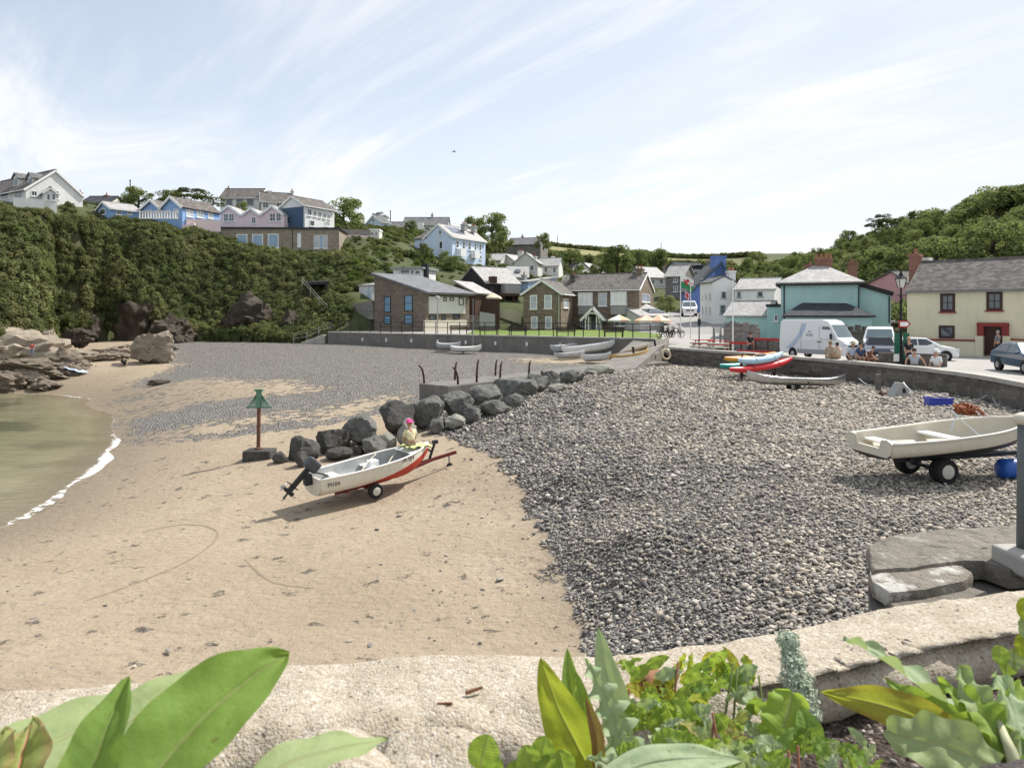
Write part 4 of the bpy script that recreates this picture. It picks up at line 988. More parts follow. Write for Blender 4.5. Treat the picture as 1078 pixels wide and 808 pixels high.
mb.build('post', WHITE, p.o, world=True); p.roof('gy', SLATEP, Zf(324.5, 89.5), ov=.5, og=.3, trim=WHITE)
mb = MB()
for k in range(7):
    a0 = math.pi * k / 7; a1 = math.pi * (k + 1) / 7; c = p.Wd / 2; rr = p.Wd / 2 - .15
    mb.bar(p.w(c - math.cos(a0) * rr, -.1, p.ze - .3 + math.sin(a0) * rr * .9), p.w(c - math.cos(a1) * rr, -.1, p.ze - .3 + math.sin(a1) * rr * .9), .1, .2)
mb.build('arch', WHITE, p.o, world=True)
mb = MB(); mb.box(p.w(p.Wd / 2, 2.75, 5.05), (1.0, .12, 2.1)); mb.build('door', plain('grey_door', (.2, .22, .24), .5), p.o, world=True)
h = House('gabled wing of the stone inn with four tall white windows', (551, 89), (590.5, 87.5), 10, 4, Zf(308.5, 88), STONEB, 'inn wing', 'inn_wing')
zr = Zf(295, 88)
h.body('gy', zr).roof('gy', SLATEB, zr, ov=.3, og=.25, trim=WHITE)
h.win('F', [(558, 310.5, 565.5, 325.5), (573, 310.5, 581, 325), (559, 333, 566, 346), (574, 333, 581, 346)], bars=(1, 2), glass=GLASSC, sillm=CREAMP, fw=.12); h.pipe('F', 588.5, 309, 347, WR2)
h.opening('R', 593, 314.5, 598, 324, bars=(2, 2), glass=GLASSC)
h = House('lean-to dining room with sloping pale roof at the right end of the stone inn', (674, 87), (703, 88), 6, 4, Zf(333, 87.5), WR2, 'lean-to', 'lean_to')
h.body('mono', Zf(321, 92)).roof('mono', SLATEP, Zf(321, 92), ov=.3); mb = MB()
for k in range(4):
    u = h.Wd * (.45 + k * .13); zf = lambda t_: h.ze + (Zf(321, 92) - h.ze) * t_ / 6 + .17
    mb = MB(); h.slab(mb, [h.w(u, 1, zf(1)), h.w(u + .75, 1, zf(1)), h.w(u + .75, 3.0, zf(3.0)), h.w(u, 3.0, zf(3.0))], .05); mb.build('skylight', GLASS, h.roofo, world=True)
h.win('F', [(676, 336, 683, 342), (685, 336, 692, 342), (694, 336, 701, 342)], bars=(2, 1), glass=GLASSC)
# street
h = House('tall grey stone house with pale slate roof at the top of the street', (700.5, 122.5), (720, 120.8), ('R', 731), 5, Zf(290, 120), STONEG); h.body('gx', Zf(280, 124)).roof('gx', SLATEP, Zf(280, 124)); h.win('F', [(709, 291.5, 713.5, 297), (709, 301, 713.5, 307)], bars=(2, 2)); h.win('R', [(723, 298, 726, 304)])
h = House('bright blue gabled house with big blue chimney up the street', (729, 108), (777, 109), 5, 5, Zf(306, 108), render_wall('royal_blue_render', (.15, .24, .54)))
zr = Zf(276, 108)
h.body('gy', zr, rpos=.63).roof('gy', SLATE, zr, rpos=.63, ov=.2, og=.1, trim=BLUED); h.chimney(750, 762, 269.5, .8, Zf(292, 108), render_wall('royal_blue_render', (.15, .24, .54)), 0, w=1.6); h.win('F', [(738.5, 293, 744.5, 297)], bars=(2, 1))
h = House('white terraced house with pale gable and tall chimney beside the street', (750, 80), (775, 80.3), ('L', 737), 4, Zf(297, 79), WR); h.body('gy', Zf(291, 79)).roof('gy', SLATE, Zf(291, 79), og=.05, ov=.15)
h.win('F', [(759.5, 307, 764, 313.5), (758, 321, 763.5, 330)], frame=plain('grey_frame', (.3, .31, .33), .5), bars=(1, 2)); h.win('L', [(747, 308, 748.6, 317), (743, 309, 744.4, 317), (739.5, 310, 740.6, 317), (747, 322, 748.6, 333), (743, 322, 744.4, 332), (739.5, 322, 740.8, 332)], sill=False); h.chimney(766, 773, 285, 1, Zf(300, 79), WR, 2)
h = House('white house wing with roof coloured glare-white and small dark windows', (774, 79), (815, 77), 7, 4, Zf(305, 78), WR); h.body('gx', Zf(294, 81)).roof('gx', SLATEP, Zf(294, 81), ov=.2); h.win('F', [(776, 307, 780, 313), (797.5, 307, 803, 312)], frame=plain('grey_frame', (.3, .31, .33), .5))
h = House('low teal outbuilding with long pale roof beside the street', (764, 68), (808, 66), 6, 3.1, Zf(332.5, 67), TEAL, 'outbuilding', 'outbuilding'); h.body('gx', Zf(318.5, 70)).roof('gx', SLATEP, Zf(318.5, 70), ov=.25)
h = House('small flat roofed teal block between outbuilding and teal house', (807.5, 65), (822, 64.5), 4, 3.1, Zf(323, 65), TEAL, 'outbuilding', 'outbuilding'); h.body('flat').roof('flat', SLATED, ov=.1); h.win('F', [(815, 331, 819, 338)])
h = House('teal rendered house with hipped slate roof coloured glare-white and big red brick chimney', (822, 62), (905, 59.6), 8, 3.05, Zf(299.5, 62.5), TEAL)
h.body('flat').roof('hip', SLATEP, Zf(282, 67), ov=.35, trim=BLACK, inset=h.Wd * .46); h.chimney(857.5, 876, 272, h.D / 2, Zf(297, 64), BRICKR, 4, w=1.0); h.pipe('F', 825.5, 301, 335); h.pipe('F', 904, 300, 340)
h = House('teal lean-to wing with sloping dark edged roof at the right of the teal house', (904.5, 60.0), (938, 59.0), 6, 3.05, Zf(309.5, 59.3), TEAL, 'house wing', 'house_wing'); h.body('monoR', Zf(299.5, 60)).roof('monoR', SLATED, Zf(299.5, 60), ov=.15, trim=BLACK); h.pipe('F', 936, 312, 340)
h = House('single storey teal front wing with dark hipped roof behind the panel van', (827, 58.8), (918, 56.6), 4.2, 3.05, Zf(334, 58), TEAL, 'house wing', 'house_wing'); h.body('flat'); mb = MB(); zt = Zf(318, 61)
h.slab(mb, [h.w(-.2, -.3, h.ze), h.w(h.Wd + .2, -.3, h.ze), h.w(h.Wd * .68, 3.9, zt), h.w(h.Wd * .27, 3.9, zt)]); h.slab(mb, [h.w(-.2, -.3, h.ze), h.w(h.Wd * .27, 3.9, zt), h.w(h.Wd * .27, 4.3, zt), h.w(-.2, 4.3, h.ze)]); h.slab(mb, [h.w(h.Wd + .2, -.3, h.ze), h.w(h.Wd + .2, 4.3, h.ze), h.w(h.Wd * .68, 4.3, zt), h.w(h.Wd * .68, 3.9, zt)])
h.roofo = mb.build('roof', SLATED, h.o, world=True); h.win('F', [(879, 339, 884, 345)])
h = House('salmon pink house with grey roof squeezed between teal and cream houses', (909, 80), (956, 74), 9, 3.3, Zf(300, 77), PINKD); zr = Zf(287, 77)
h.body('gy', zr, rpos=.66).roof('gy', SLATEB, zr, rpos=.66, ov=.1); h.block('white_ground_floor', 'F', 910, 323, 955, 346, .06, WR)
h = House('brown boarded shed roof showing behind the teal outbuildings and pink house', (918, 66), (942, 66), 3, 3.1, Zf(340, 66), BRWOOD, 'shed', 'shed'); h.body('mono', Zf(337, 66)).roof('mono', SLATEB, Zf(337, 66))

h = House('cream cottage with mossy slate roof, brown windows and dark red doorway', (955, 53.5), (1100, 47.5), 7, 3.05, Zf(307, 53.5), CREAMW, 'cottage', 'cottage')
zr = Zf(278.5, 57)
h.body('gx', zr).roof('gx', SLATEB, zr, ov=.15, og=.02, trim=plain('grey_gutter', (.2, .2, .19), .6))
h.win('F', [(990, 309, 1005.5, 328), (1038.5, 307, 1055.5, 326.5)], frame=BROWNF, bars=(2, 2), fw=.16, glass=GLASS, sillm=REDP); h.win('F', [(988.5, 342.5, 1005, 356)], frame=BROWNF, fw=.14, sill=False)
h.block('plinth', 'F', 956, 358.5, 1036, 375, .35, CREAMW); h.block('red_ledge', 'F', 956, 356.8, 1036, 358.4, .4, REDP)
h.block('plinth', 'F', 1065, 358.5, 1100, 375, .35, CREAMW); h.block('red_ledge', 'F', 1065, 356.8, 1100, 358.4, .4, REDP)
h.block('door_surround', 'F', 1029.5, 340, 1036.5, 353.5, .3, REDP); h.block('door_surround', 'F', 1055.5, 340, 1062.5, 353.5, .3, REDP); h.block('door_lintel', 'F', 1029.5, 339.5, 1062.5, 343.5, .33, REDP)
h.block('door_pier', 'F', 1028.5, 353.5, 1036.4, 375, .45, CREAMW); h.block('door_pier', 'F', 1057, 353.5, 1065, 375, .45, CREAMW); h.block('door', 'F', 1036.5, 343.5, 1055.5, 374, .05, plain('dark_oak_door', (.05, .02, .015), .6))
h.chimney(959, 968.5, 267.5, 3.4, Zf(298, 55), BRICKR, 1, w=1.0); h.chimney(971, 979, 271.5, 5, Zf(284, 57), WR, 0, w=.8)
# chimneys of unseen roofs behind the teal house
for x0, x1, yt, d, lb in ((894, 901, 277, 78, 'slim brick chimney rising behind the teal house roof'), (848.5, 857, 280, 78, 'squat brick chimney behind the big red chimney')):
    mb = MB(); mb.box(((PX(x0, d) + PX(x1, d)) / 2, d, (PZ(yt, d) + 5) / 2), (PX(x1, d) - PX(x0, d), .8, PZ(yt, d) - 5)); mb.box(((PX(x0, d) + PX(x1, d)) / 2, d, PZ(yt, d)), (PX(x1, d) - PX(x0, d) + .15, .95, .2)); mb.disc(((PX(x0, d) + PX(x1, d)) / 2, d, PZ(yt, d) + .1), (0, 0, 1), [(.16, 0), (.12, .4)], 8)
    tag(mb.build('chimney_stack', BRICKR), lb, 'chimney')
# stone yard walls
def yard(p0, p1, z0, h0, th, mat, label, spikes=False):
    mb = MB(); a, b = Vector((*p0, z0 + h0 / 2)), Vector((*p1, z0 + h0 / 2)); mb.bar(a, b, th, h0)
    if spikes:
        L = (b - a).length; k = int(L / .45); d = (b - a).normalized()
        for i in range(k):
            c = a + d * (i + .5) * L / k; hh = .25 + rng.random() * .3; mb.box((c.x, c.y, z0 + h0 + hh / 2 - .02), (.28, th * .7, hh), rng.random())
    return tag(mb.build('yard_wall', mat), label, 'wall')
yard((PX(764, 60), 60), (PX(798, 57), 57), 3.0, 1.9, .5, STONEG, 'stone yard wall with jagged top below the teal outbuilding', True)
yard((PX(798, 57), 57), (PX(826, 55.5), 55.5), 3.0, 1.0, .45, STONED, 'dark low wall left of the panel van')
yard((PX(870, 56), 56), (PX(922, 54.5), 54.5), 3.0, 1.75, .5, STONED, 'dark stone wall with upright cap stones behind the parked vans', True)
yard((PX(925, 42), 42), (PX(997, 40), 40), 3.0, .75, .4, STONED, 'low dark wall behind the people sitting at the quay edge')
# ================================================================== ROCKS
def rock_mb(c, size, seed, rz=0.0, sub=3, planes=13, rough=0.06, tilt=0.0, flatb=0.9):
    r = random.Random(seed); bm = bmesh.new(); bmesh.ops.create_icosphere(bm, subdivisions=sub, radius=1)
    pl = []
    for i in range(planes):
        n = Vector((r.gauss(0, 1), r.gauss(0, 1), r.gauss(0, 1))).normalized(); pl.append((n, r.uniform(.62, .95)))
    pl.append((Vector((0, 0, -1)), flatb))
    M = Matrix.Translation(c) @ Matrix.Rotation(rz, 4, 'Z') @ Matrix.Rotation(tilt, 4, 'Y')
    off = Vector((seed * 3.1, seed * 1.7, seed * .9))
    mb = MB()
    vs = []
    for v in bm.verts:
        n = v.co.normalized(); rr = 1.15
        for q, d in pl:
            k = n.dot(q)
            if k > .05: rr = min(rr, d / k)
        rr *= 1 + rough * (noise.fractal(n * 2.2 + off, 1.0, 2.0, 4) + .5 * noise.fractal(n * 5.5 + off, .9, 2.0, 3))
        p = n * rr
        vs.append(M @ Vector((p.x * size[0] / 2, p.y * size[1] / 2, p.z * size[2] / 2)))
    mb.add(vs, [tuple(v.index for v in f.verts) for f in bm.faces]); bm.free()
    return mb
def rock(name, label, cat, c, size, mat, seed, rz=0.0, group=None, **kw):
    o = rock_mb(c, size, seed, rz, **kw).build(name, mat, smooth=True)
    o.data.set_sharp_from_angle(angle=R(30))
    return tag(o, label, cat, group)
BOULD = rockmat('boulder_grey', (.11, .11, .1), (.2, .197, .178), (.05, .049, .045), 1.6, lichen=(.3, .29, .25))
BOULP = rockmat('boulder_pale', (.24, .24, .2), (.34, .33, .28), (.15, .145, .125), 1.6, lichen=(.42, .41, .36))
BOULB = rockmat('boulder_black', (.06, .058, .053), (.11, .104, .094), (.03, .03, .028), 1.6)
ROCKW = rockmat('weedy_reef', (.12, .096, .07), (.225, .187, .142), (.035, .03, .023), .9, True)
ROCKS = rockmat('tan_strata', (.22, .18, .135), (.33, .28, .22), (.09, .07, .052), .9, True)
ROCKT = rockmat('tan_cliff', (.28, .235, .18), (.37, .32, .25), (.17, .135, .1), .45, lichen=(.25, .2, .13))
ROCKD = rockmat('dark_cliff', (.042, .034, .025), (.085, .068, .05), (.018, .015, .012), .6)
# breakwater: (px0, px1, py top, py bottom, depth, material, label)
BLD = [
    (302, 334, 460, 487, 25.6, BOULB, 'black boulder at the seaward tip of the breakwater'),
    (287, 302, 474, 489, 25.2, BOULB, 'small low boulder seaward of the black tip boulder, next to the beacon'),
    (310, 325, 476, 492, 24.6, BOULB, 'small pointed rock on the sand in front of the black tip boulder'),
    (330, 369, 447, 479, 26.6, BOULB, 'second large dark boulder from the sea end of the breakwater'),
    (364, 400, 439, 471, 27.4, BOULD, 'tall square topped dark boulder, third large one from the sea end'),
    (380, 409, 458, 480, 26.0, BOULD, 'rounded grey boulder lying on the sand just behind the white dinghy'),
    (399, 434, 424, 458, 28.8, BOULB, 'big dark leaning boulder above the pale upright slab'),
    (397, 417, 454, 474, 26.6, BOULP, 'grey wedge rock between the rounded boulder and the pale upright slab'),
    (420, 439, 443, 470, 26.7, BOULP, 'pale upright oval slab right behind the pink hat'),
    (434, 468, 418, 448, 29.6, BOULD, 'large rounded grey boulder under the seaward end of the pier'),
    (450, 469, 438, 456, 28.6, BOULD, 'dark low rock below the large rounded boulder at the pier end'),
    (461, 496, 410, 438, 30.4, BOULD, 'large grey green boulder with a bright right face beside the pier end'),
    (468, 488, 435, 451, 28.8, BOULP, 'small pale rock at the shingle edge below the grey green boulder'),
    (496, 529, 404, 427, 32.2, BOULD, 'blocky boulder under the middle posts of the pier'),
    (486, 509, 427, 446, 29.8, BOULD, 'low grey rock right of the small pale shingle edge rock'),
    (507, 533, 422, 440, 30.6, BOULD, 'flat grey rock half buried in shingle in the lower row'),
    (521, 562, 396, 419, 34.2, BOULD, 'longest boulder of the top row, right of the last pier post'),
    (530, 552, 414, 431, 32.0, BOULD, 'rightmost rock of the lower row, under the longest boulder'),
    (552, 575, 391, 414, 35.6, BOULD, 'steep split boulder right of the longest boulder'),
    (568, 588, 389, 408, 37.0, BOULD, 'narrow boulder leaning on the steep split one'),
    (585, 615, 388, 407, 38.6, BOULD, 'wide flat topped boulder near the landward end'),
    (611, 646, 384, 398, 42.0, BOULP, 'pale greenish flat boulder at the landward end of the breakwater'),
    (577, 596, 404, 413, 35.0, BOULP, 'pale flat stone sunk in the shingle near the landward end'),
    (345, 371, 471, 484, 25.4, BOULB, 'low reddish black rock flat on the sand in front of the breakwater'),
    (370, 384, 468, 479, 26.0, BOULB, 'small dark rock between the low flat one and the rounded boulder'),
    (512, 530, 412, 428, 32.6, BOULB, 'dark gap stone wedged between blocky boulder and longest boulder')]
for i, (x0, x1, y0, y1, d, m, lb) in enumerate(BLD):
    w = (x1 - x0) * d / FL * 1.12; hh = (y1 - y0) * d / FL * 1.06
    rock('boulder', lb, 'boulder', P((x0 + x1) / 2, (y0 + y1) / 2 + .5, d + w * .3), (w * .93, max(w, hh) * rng.uniform(.75, .95), hh * 1.0), m, 100 + i, rng.uniform(-.5, .5), 'boulders of the breakwater', planes=9, rough=.11, sub=4)
# shore rocks at the foot of the left cliff
SH = [(145, 179, 351, 383, 64, ROCKS, 3, 'big pale slanting boulder alone at the foot of the cave'),
      (-34, 50, 352, 398, 62, ROCKT, 4, 'large smooth tan rock face at the left edge above the reef'),
      (42, 62, 344, 374, 67, ROCKT, 5, 'tan rock buttress right of the child in red'),
      (2, 62, 378, 396, 57.5, ROCKW, 6, 'long dark weedy reef below the large tan rock face'),
      (45, 95, 372, 396, 61, ROCKW, 7, 'sloping brown reef with the pale blue towel on it'),
      (70, 118, 368, 385, 65, ROCKS, 8, 'banded brown reef behind the towel'),
      (95, 142, 364, 380, 69, ROCKS, 9, 'low brown rocks reaching towards the big pale boulder'),
      (-10, 28, 392, 412, 55, ROCKW, 10, 'dark wet rock at the water edge, farthest left'),
      (30, 66, 399, 411, 55.5, ROCKW, 11, 'small dark rock shelf at the water edge right of the farthest left wet rock'),
      (10, 46, 386, 404, 57, ROCKT, 12, 'rounded tan rock between the wet rocks and the dark weedy reef'),
      (168, 184, 364, 371, 72, ROCKD, 13, 'small dark stone on shingle right of the big pale boulder'),
      (112, 140, 370, 378, 66, ROCKW, 26, 'flat brown rock on the sand left of the big pale boulder'),
      (158, 176, 400, 406, 52, ROCKD, 27, 'small weed covered rock on the sand bar'),
      (20, 62, 380, 392, 59, ROCKW, 28, 'jagged strip of dark reef under the child in red'),
      (58, 84, 384, 397, 59.5, ROCKW, 29, 'narrow dark fin of reef running down to the sand'),
      (70, 100, 345, 366, 74, ROCKD, 14, 'dark rock shoulder left of the cave mouth')]
for (x0, x1, y0, y1, d, m, sd, lb) in SH:
    w = (x1 - x0) * d / FL * 1.15; hh = (y1 - y0) * d / FL * .95
    rock('shore_rock', lb, 'rock', P((x0 + x1) / 2, (y0 + y1) / 2, d + w * .15), (w, w * .7, hh * 1.05), m, sd, rng.uniform(-.3, .3), 'rocks at the foot of the left cliff', planes=8, rough=.3, sub=4, tilt=.2 if m is ROCKW else 0)
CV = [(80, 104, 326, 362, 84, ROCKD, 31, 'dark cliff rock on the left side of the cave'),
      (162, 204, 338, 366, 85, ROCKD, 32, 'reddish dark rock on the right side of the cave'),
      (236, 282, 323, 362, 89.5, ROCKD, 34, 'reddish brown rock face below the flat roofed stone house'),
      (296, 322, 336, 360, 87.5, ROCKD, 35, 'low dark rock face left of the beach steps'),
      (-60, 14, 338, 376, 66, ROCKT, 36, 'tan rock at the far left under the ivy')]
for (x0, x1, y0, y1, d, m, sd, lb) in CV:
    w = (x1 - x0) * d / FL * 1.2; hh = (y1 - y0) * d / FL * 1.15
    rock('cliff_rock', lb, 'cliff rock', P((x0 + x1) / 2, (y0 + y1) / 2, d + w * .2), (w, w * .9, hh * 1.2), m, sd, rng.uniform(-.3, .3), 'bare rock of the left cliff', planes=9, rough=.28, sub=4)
mb = MB(); mb.grid([[P(88 + 84 * i / 40, 306 + 64 * j / 24, 86.0 + (.8 * noise.fractal(Vector((i * .16, j * .2, 2)), 1, 2, 4) + 5 * abs(i / 20 - 1) ** 3 + 3 * max(0, 1 - j / 5))) for i in range(41)] for j in range(25)])  # rock sheet at the cliff foot; its dark colour carries the cave's shade
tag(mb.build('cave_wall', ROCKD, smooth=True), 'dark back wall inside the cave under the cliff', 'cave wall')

# ================================================================== PIER, BEACON, FENCES
pier = thing('pier', 'low concrete pier behind the boulders with rusty curved posts', 'pier', (-4.0, 36.2, 1.4))
a = Vector((-3.95, 36.1, 1.9)); b = Vector((6.6, 48.2, 2.0)); b2 = Vector((10.6, 51.8, 2.1))
mb = MB(); mb.bar(a, b, 2.1, 1.1); mb.bar(b, b2, 1.6, 1.0); mb.build('deck', plain('dark_weathered_concrete', (.19, .178, .16), .92, .3, 1.2, .6, stain=((.09, .085, .08), .7)), pier, world=True, bevel=.05)
RUST = plain('rusty_iron', (.07, .038, .026), .85, .4, 6, .4)
ax = (b - a).normalized(); sd_ = Vector((ax.y, -ax.x, 0))
for u, s_, hgt in ((.25, -1, .95), (.9, 1, .9), (2.2, 1, 1.2), (2.4, -1, 1.0), (4.0, 1, 1.0), (5.6, -1, .95), (6.4, 1, .95)):
    base = a + ax * u + sd_ * s_ * .9; base.z = 2.42
    mb = MB(); lean = -ax * .25 * (1 if u < 2 else -.4)
    mb.tube([base - Vector((0, 0, .3)), base + Vector((0, 0, hgt * .45)) + lean * .25, base + Vector((0, 0, hgt * .8)) + lean * .7, base + Vector((0, 0, hgt)) + lean * 1.5], [.06, .055, .05, .045], 8)
    mb.build('post', RUST, pier, world=True, smooth=True)
# beacon
d = 26.2; g0 = Vector((PX(272, d), d, bz(PX(272, d), d)))
be = thing('beacon', 'rusty beacon post with a green slatted triangle topmark on a concrete block', 'beacon', g0)
mb = MB(); mb.box((0.05, 0, .1), (1.0, .8, .5)); mb.build('base', BOULB, be, bevel=.04)
mb = MB(); mb.tube([(0, 0, .2), (0.02, 0, 1.9)], .068, 10); mb.disc((0, 0, .35), (0, 0, 1), [(.14, 0), (.14, .05), (.07, .09)], 10); mb.build('pole', plain('rust_brown', (.16, .075, .05), .85, .35, 5, .4), be, smooth=False)
GRN = plain('faded_green_paint', (.11, .23, .16), .7, .25, 4)
mb = MB(); mb.box((.02, 0, 2.18), (.16, .14, .62)); mb.box((.02, 0, 2.5), (.3, .16, .07))
for k in range(5):
    for s_ in (-1, 1):
        x = s_ * (.12 + k * .075); mb.bar((.02 + x, 0, 1.88), (.02 + s_ * .04, 0, 2.47 - abs(k) * .02), .018, .03)
mb.bar((-.45, 0, 1.88), (.5, 0, 1.88), .05, .05); mb.build('topmark', GRN, be)

def rail_fence(name, label, pts, n, h, mat, cat='fence', rails=(1.0, .55), pr=.035):
    pts = [Vector(p) for p in pts]; L = [0]
    for p, q in zip(pts[:-1], pts[1:]): L.append(L[-1] + (q - p).length)
    def at(s):
        for i in range(len(pts) - 1):
            if s <= L[i + 1] + 1e-6: return pts[i].lerp(pts[i + 1], (s - L[i]) / (L[i + 1] - L[i]))
        return pts[-1]
    o = thing(name, label, cat, pts[0])
    for k in range(n):
        p = at(L[-1] * k / (n - 1)); mb = MB(); mb.tube([p - Vector((0, 0, .1)), p + Vector((0, 0, h))], pr, 6); mb.build('post', mat, o, world=True)
    for rr in rails:
        mb = MB(); mb.tube([p + Vector((0, 0, h * rr)) for p in pts], pr * .7, 6); mb.build('rail', mat, o, world=True)
    return o
fw = [(11.0, 57.45, 4.05), (6.4, 60.3, 4.05), (0, 64.8, 4.05), (-8, 70.3, 4.05), (-19.6, 78.2, 4.05)]
rail_fence('railing', 'long black railing of posts and two bars along the top of the far sea wall', fw, 26, 1.12, DARKM, 'railing', pr=.045)
rail_fence('handrail', 'grey handrail going down the steps at the left end of the far sea wall', [(-19.7, 78.4, 4.05), (-22.6, 79.2, 2.9), (-24.0, 79.4, 2.7)], 4, 1.0, GALV, 'handrail')
mb = MB()
for k in range(6): mb.box((-20.3 - k * .45, 79 + k * .12, 2.2 + (5 - k) * .16), (.5, 1.8, 1.4 + .0), R(-15))
tag(mb.build('beach_steps', CONC), 'short flight of concrete steps at the left end of the far sea wall', 'steps')
rail_fence('handrail', 'pale handrail climbing the bank behind the beach steps', [P(318, 300, 92), P(345, 330, 87)], 4, .9, plain('bleached_wood', (.4, .36, .3), .8, .2), 'handrail')
mb = MB(); mb.hexa([P(322, 300, 93), P(346, 299, 93), P(346, 299, 96), P(322, 299, 96), P(322, 297, 93), P(346, 296, 93), P(346, 295, 96), P(322, 296, 96)])
for x in (324, 344): mb.bar(P(x, 330, 93), P(x, 299, 93), .2, .2)
tag(mb.build('shelter', DARKM), 'dark flat roofed shelter set into the bushes left of the white shed', 'shelter')
mb = MB(); mb.box(P(341.5, 337, 84.5), (.35, .05, .45)); mb.bar(P(341.5, 339, 84.6), P(341.5, 352, 84.6), .06, .06)
tag(mb.build('notice', WHITE), 'small white notice on a post left of the modern stone house', 'notice')

for k in range(9):
    f = .1 + .09 * k; q = Vector((11.3, 57, 3.35)).lerp(Vector((-19.9, 78, 3.35)), f + .04); x, y = q.x, q.y; k2 = [p for p in FARWALL]
    for (x0, y0), (x1, y1) in zip(FARWALL[:-1], FARWALL[1:]):
        if x1 <= x <= x0: y = y0 + (y1 - y0) * (x - x0) / (x1 - x0)
    mb = MB(); mb.box((x, y - .06, 3.32), (.16, .16, .34), R(-35)); tag(mb.build('drain_plate', WHITE), 'small white plate on the far sea wall, one of an even row', 'plate', 'white plates along the far sea wall')
# benches on the lawn and promenade
BW = plain('dark_bench_wood', (.055, .042, .032), .75, .3, 6)
def bench(label, px, d, w=1.7, name='bench'):
    o = thing('bench', label, 'bench', (PX(px, d), d, 4.0), 0, 'benches behind the far sea wall')
    mb = MB(); mb.box((0, .05, .45), (w, .42, .06)); mb.build('seat', BW, o)
    mb = MB()
    for k in range(3): mb.box((0, -.2, .56 + k * .13), (w, .04, .1))
    mb.build('backrest', BW, o)
    for s_ in (-1, 1):
        mb = MB(); mb.box((s_ * (w / 2 - .1), .02, .21), (.08, .45, .42)); mb.box((s_ * (w / 2 - .1), -.2, .6), (.07, .06, .5)); mb.build('leg', BW, o)
for px, d, lb in ((514, 66.2, 'dark bench on the lawn, nearest to the pub driveway'), (545, 64.8, 'dark bench on the lawn in front of the gabled inn wing'), (595.5, 62.2, 'dark bench on the lawn between wing and white porch'), (646, 60.6, 'dark bench on the lawn below the white and green parasol'), (483, 69.5, 'dark bench on the promenade below the rendered corner of the modern house')):
    bench(lb, px, d)
# parasols
def parasol(label, px, pyt, d, rad, cols, zb):
    x = PX(px, d); zt = PZ(pyt, d)
    o = thing('parasol', label, 'parasol', (x, d, zb))
    h = zt - zb; mb = MB(); mb.tube([(0, 0, 0), (0, 0, h)], .03, 6); mb.disc((0, 0, 0), (0, 0, 1), [(.3, 0), (.3, .1)], 10); mb.build('pole', WHITE, o)
    mb = MB(); n = 8
    for k in range(n):
        a0, a1 = 2 * math.pi * k / n, 2 * math.pi * (k + 1) / n
        p0 = Vector((math.cos(a0) * rad, math.sin(a0) * rad, h - .62)); p1 = Vector((math.cos(a1) * rad, math.sin(a1) * rad, h - .62)); tp = Vector((0, 0, h))
        mb.add([tp, p0, p1, p0 - Vector((0, 0, .18)), p1 - Vector((0, 0, .18)), tp - Vector((0, 0, .03)), p0 * .99 - Vector((0, 0, .03)), p1 * .99 - Vector((0, 0, .03))], [(0, 1, 2), (1, 3, 4, 2), (5, 7, 6)], k % len(cols))
    mb.build('canopy', cols, o)
CANW = plain('white_canvas', (.72, .7, .64), .8, .06); CANO = plain('peach_canvas', (.68, .42, .28), .8, .1); CANG = plain('green_canvas', (.3, .42, .26), .8, .1); CANC = plain('cream_canvas', (.72, .6, .45), .8, .06)
parasol('white parasol with green and peach panels in front of the inn', 652, 331, 84, 1.35, [CANW, CANW, CANO, CANG], 4)
parasol('peach striped parasol at the inn, left one of the two by the dining room', 680, 331.5, 82, 1.4, [CANO, CANC], 4); parasol('peach striped parasol at the inn, right one of the two by the dining room', 694, 331.5, 81, 1.4, [CANC, CANO], 4)
parasol('cream parasol on the terrace below the black boarded house', 519, 308, 92, 1.15, [CANC], 5.6); parasol('pale parasol half hidden by the lean-to roof', 503, 309.5, 94, 1.1, [CANW], 5.8)
def picnic(label, px, d, mat, z=3.08, rz=0.0, w=1.7):
    o = thing('picnic_table', label, 'picnic table', (PX(px, d), d, z), rz, 'picnic tables')
    mb = MB()
    for k in range(5): mb.box((0, -.3 + k * .15, .74), (w, .13, .045))
    mb.build('tabletop', mat, o)
    for s_ in (-1, 1):
        mb = MB(); mb.box((0, s_ * .72, .44), (w, .26, .045)); mb.build('seat', mat, o)
        mb = MB(); x = s_ * (w / 2 - .25); mb.bar((x, -.6, 0), (x, -.2, .72), .08, .05); mb.bar((x, .6, 0), (x, .2, .72), .08, .05); mb.bar((x, -.8, .4), (x, .8, .4), .08, .05); mb.build('leg', mat, o)
REDW = plain('red_painted_wood', (.42, .035, .03), .6, .15)
picnic('red picnic table by the street, left one', 741, 58, REDW, 3.15, .2); picnic('red picnic table by the street, right one', 756, 57, REDW, 3.1, -.3)
picnic('weathered grey picnic table on the quay corner, nearer the flagpole mast', 757, 53.5, plain('weathered_table', (.42, .42, .37), .8, .2), 3.05, .1); picnic('weathered grey picnic table left of the mast, behind the dark lamp', 738, 55.5, plain('weathered_table', (.42, .42, .37), .8, .2), 3.05, -.2)
picnic('dark picnic table at the lawn edge by the bicycles', 706, 62, BW, 4.0, .5)
def barrier(label, x0, x1, y, d):
    o = thing('barrier', label, 'barrier', (PX(x0, d), d, 3.05)); mb = MB(); mb.bar(P(x0, y, d), P(x1, y + 1, d - .6), .06, .16); mb.build('rail', REDW, o, world=True)
    for x, dd in ((x0 + 1, d), ((x0 + x1) / 2, d - .3), (x1 - 1, d - .6)):
        mb = MB(); p = P(x, y, dd); mb.bar((p.x, p.y + .05, 3.05), (p.x, p.y + .05, p.z), .1, .1); mb.build('post', BRWOOD, o, world=True)
barrier('red rail barrier left of the person in dark clothes', 768, 793, 360.5, 51.5); barrier('red rail barrier right of the person in dark clothes', 794, 823, 356.5, 50); barrier('low red rail behind the kayaks', 776, 812, 369.5, 47.5)
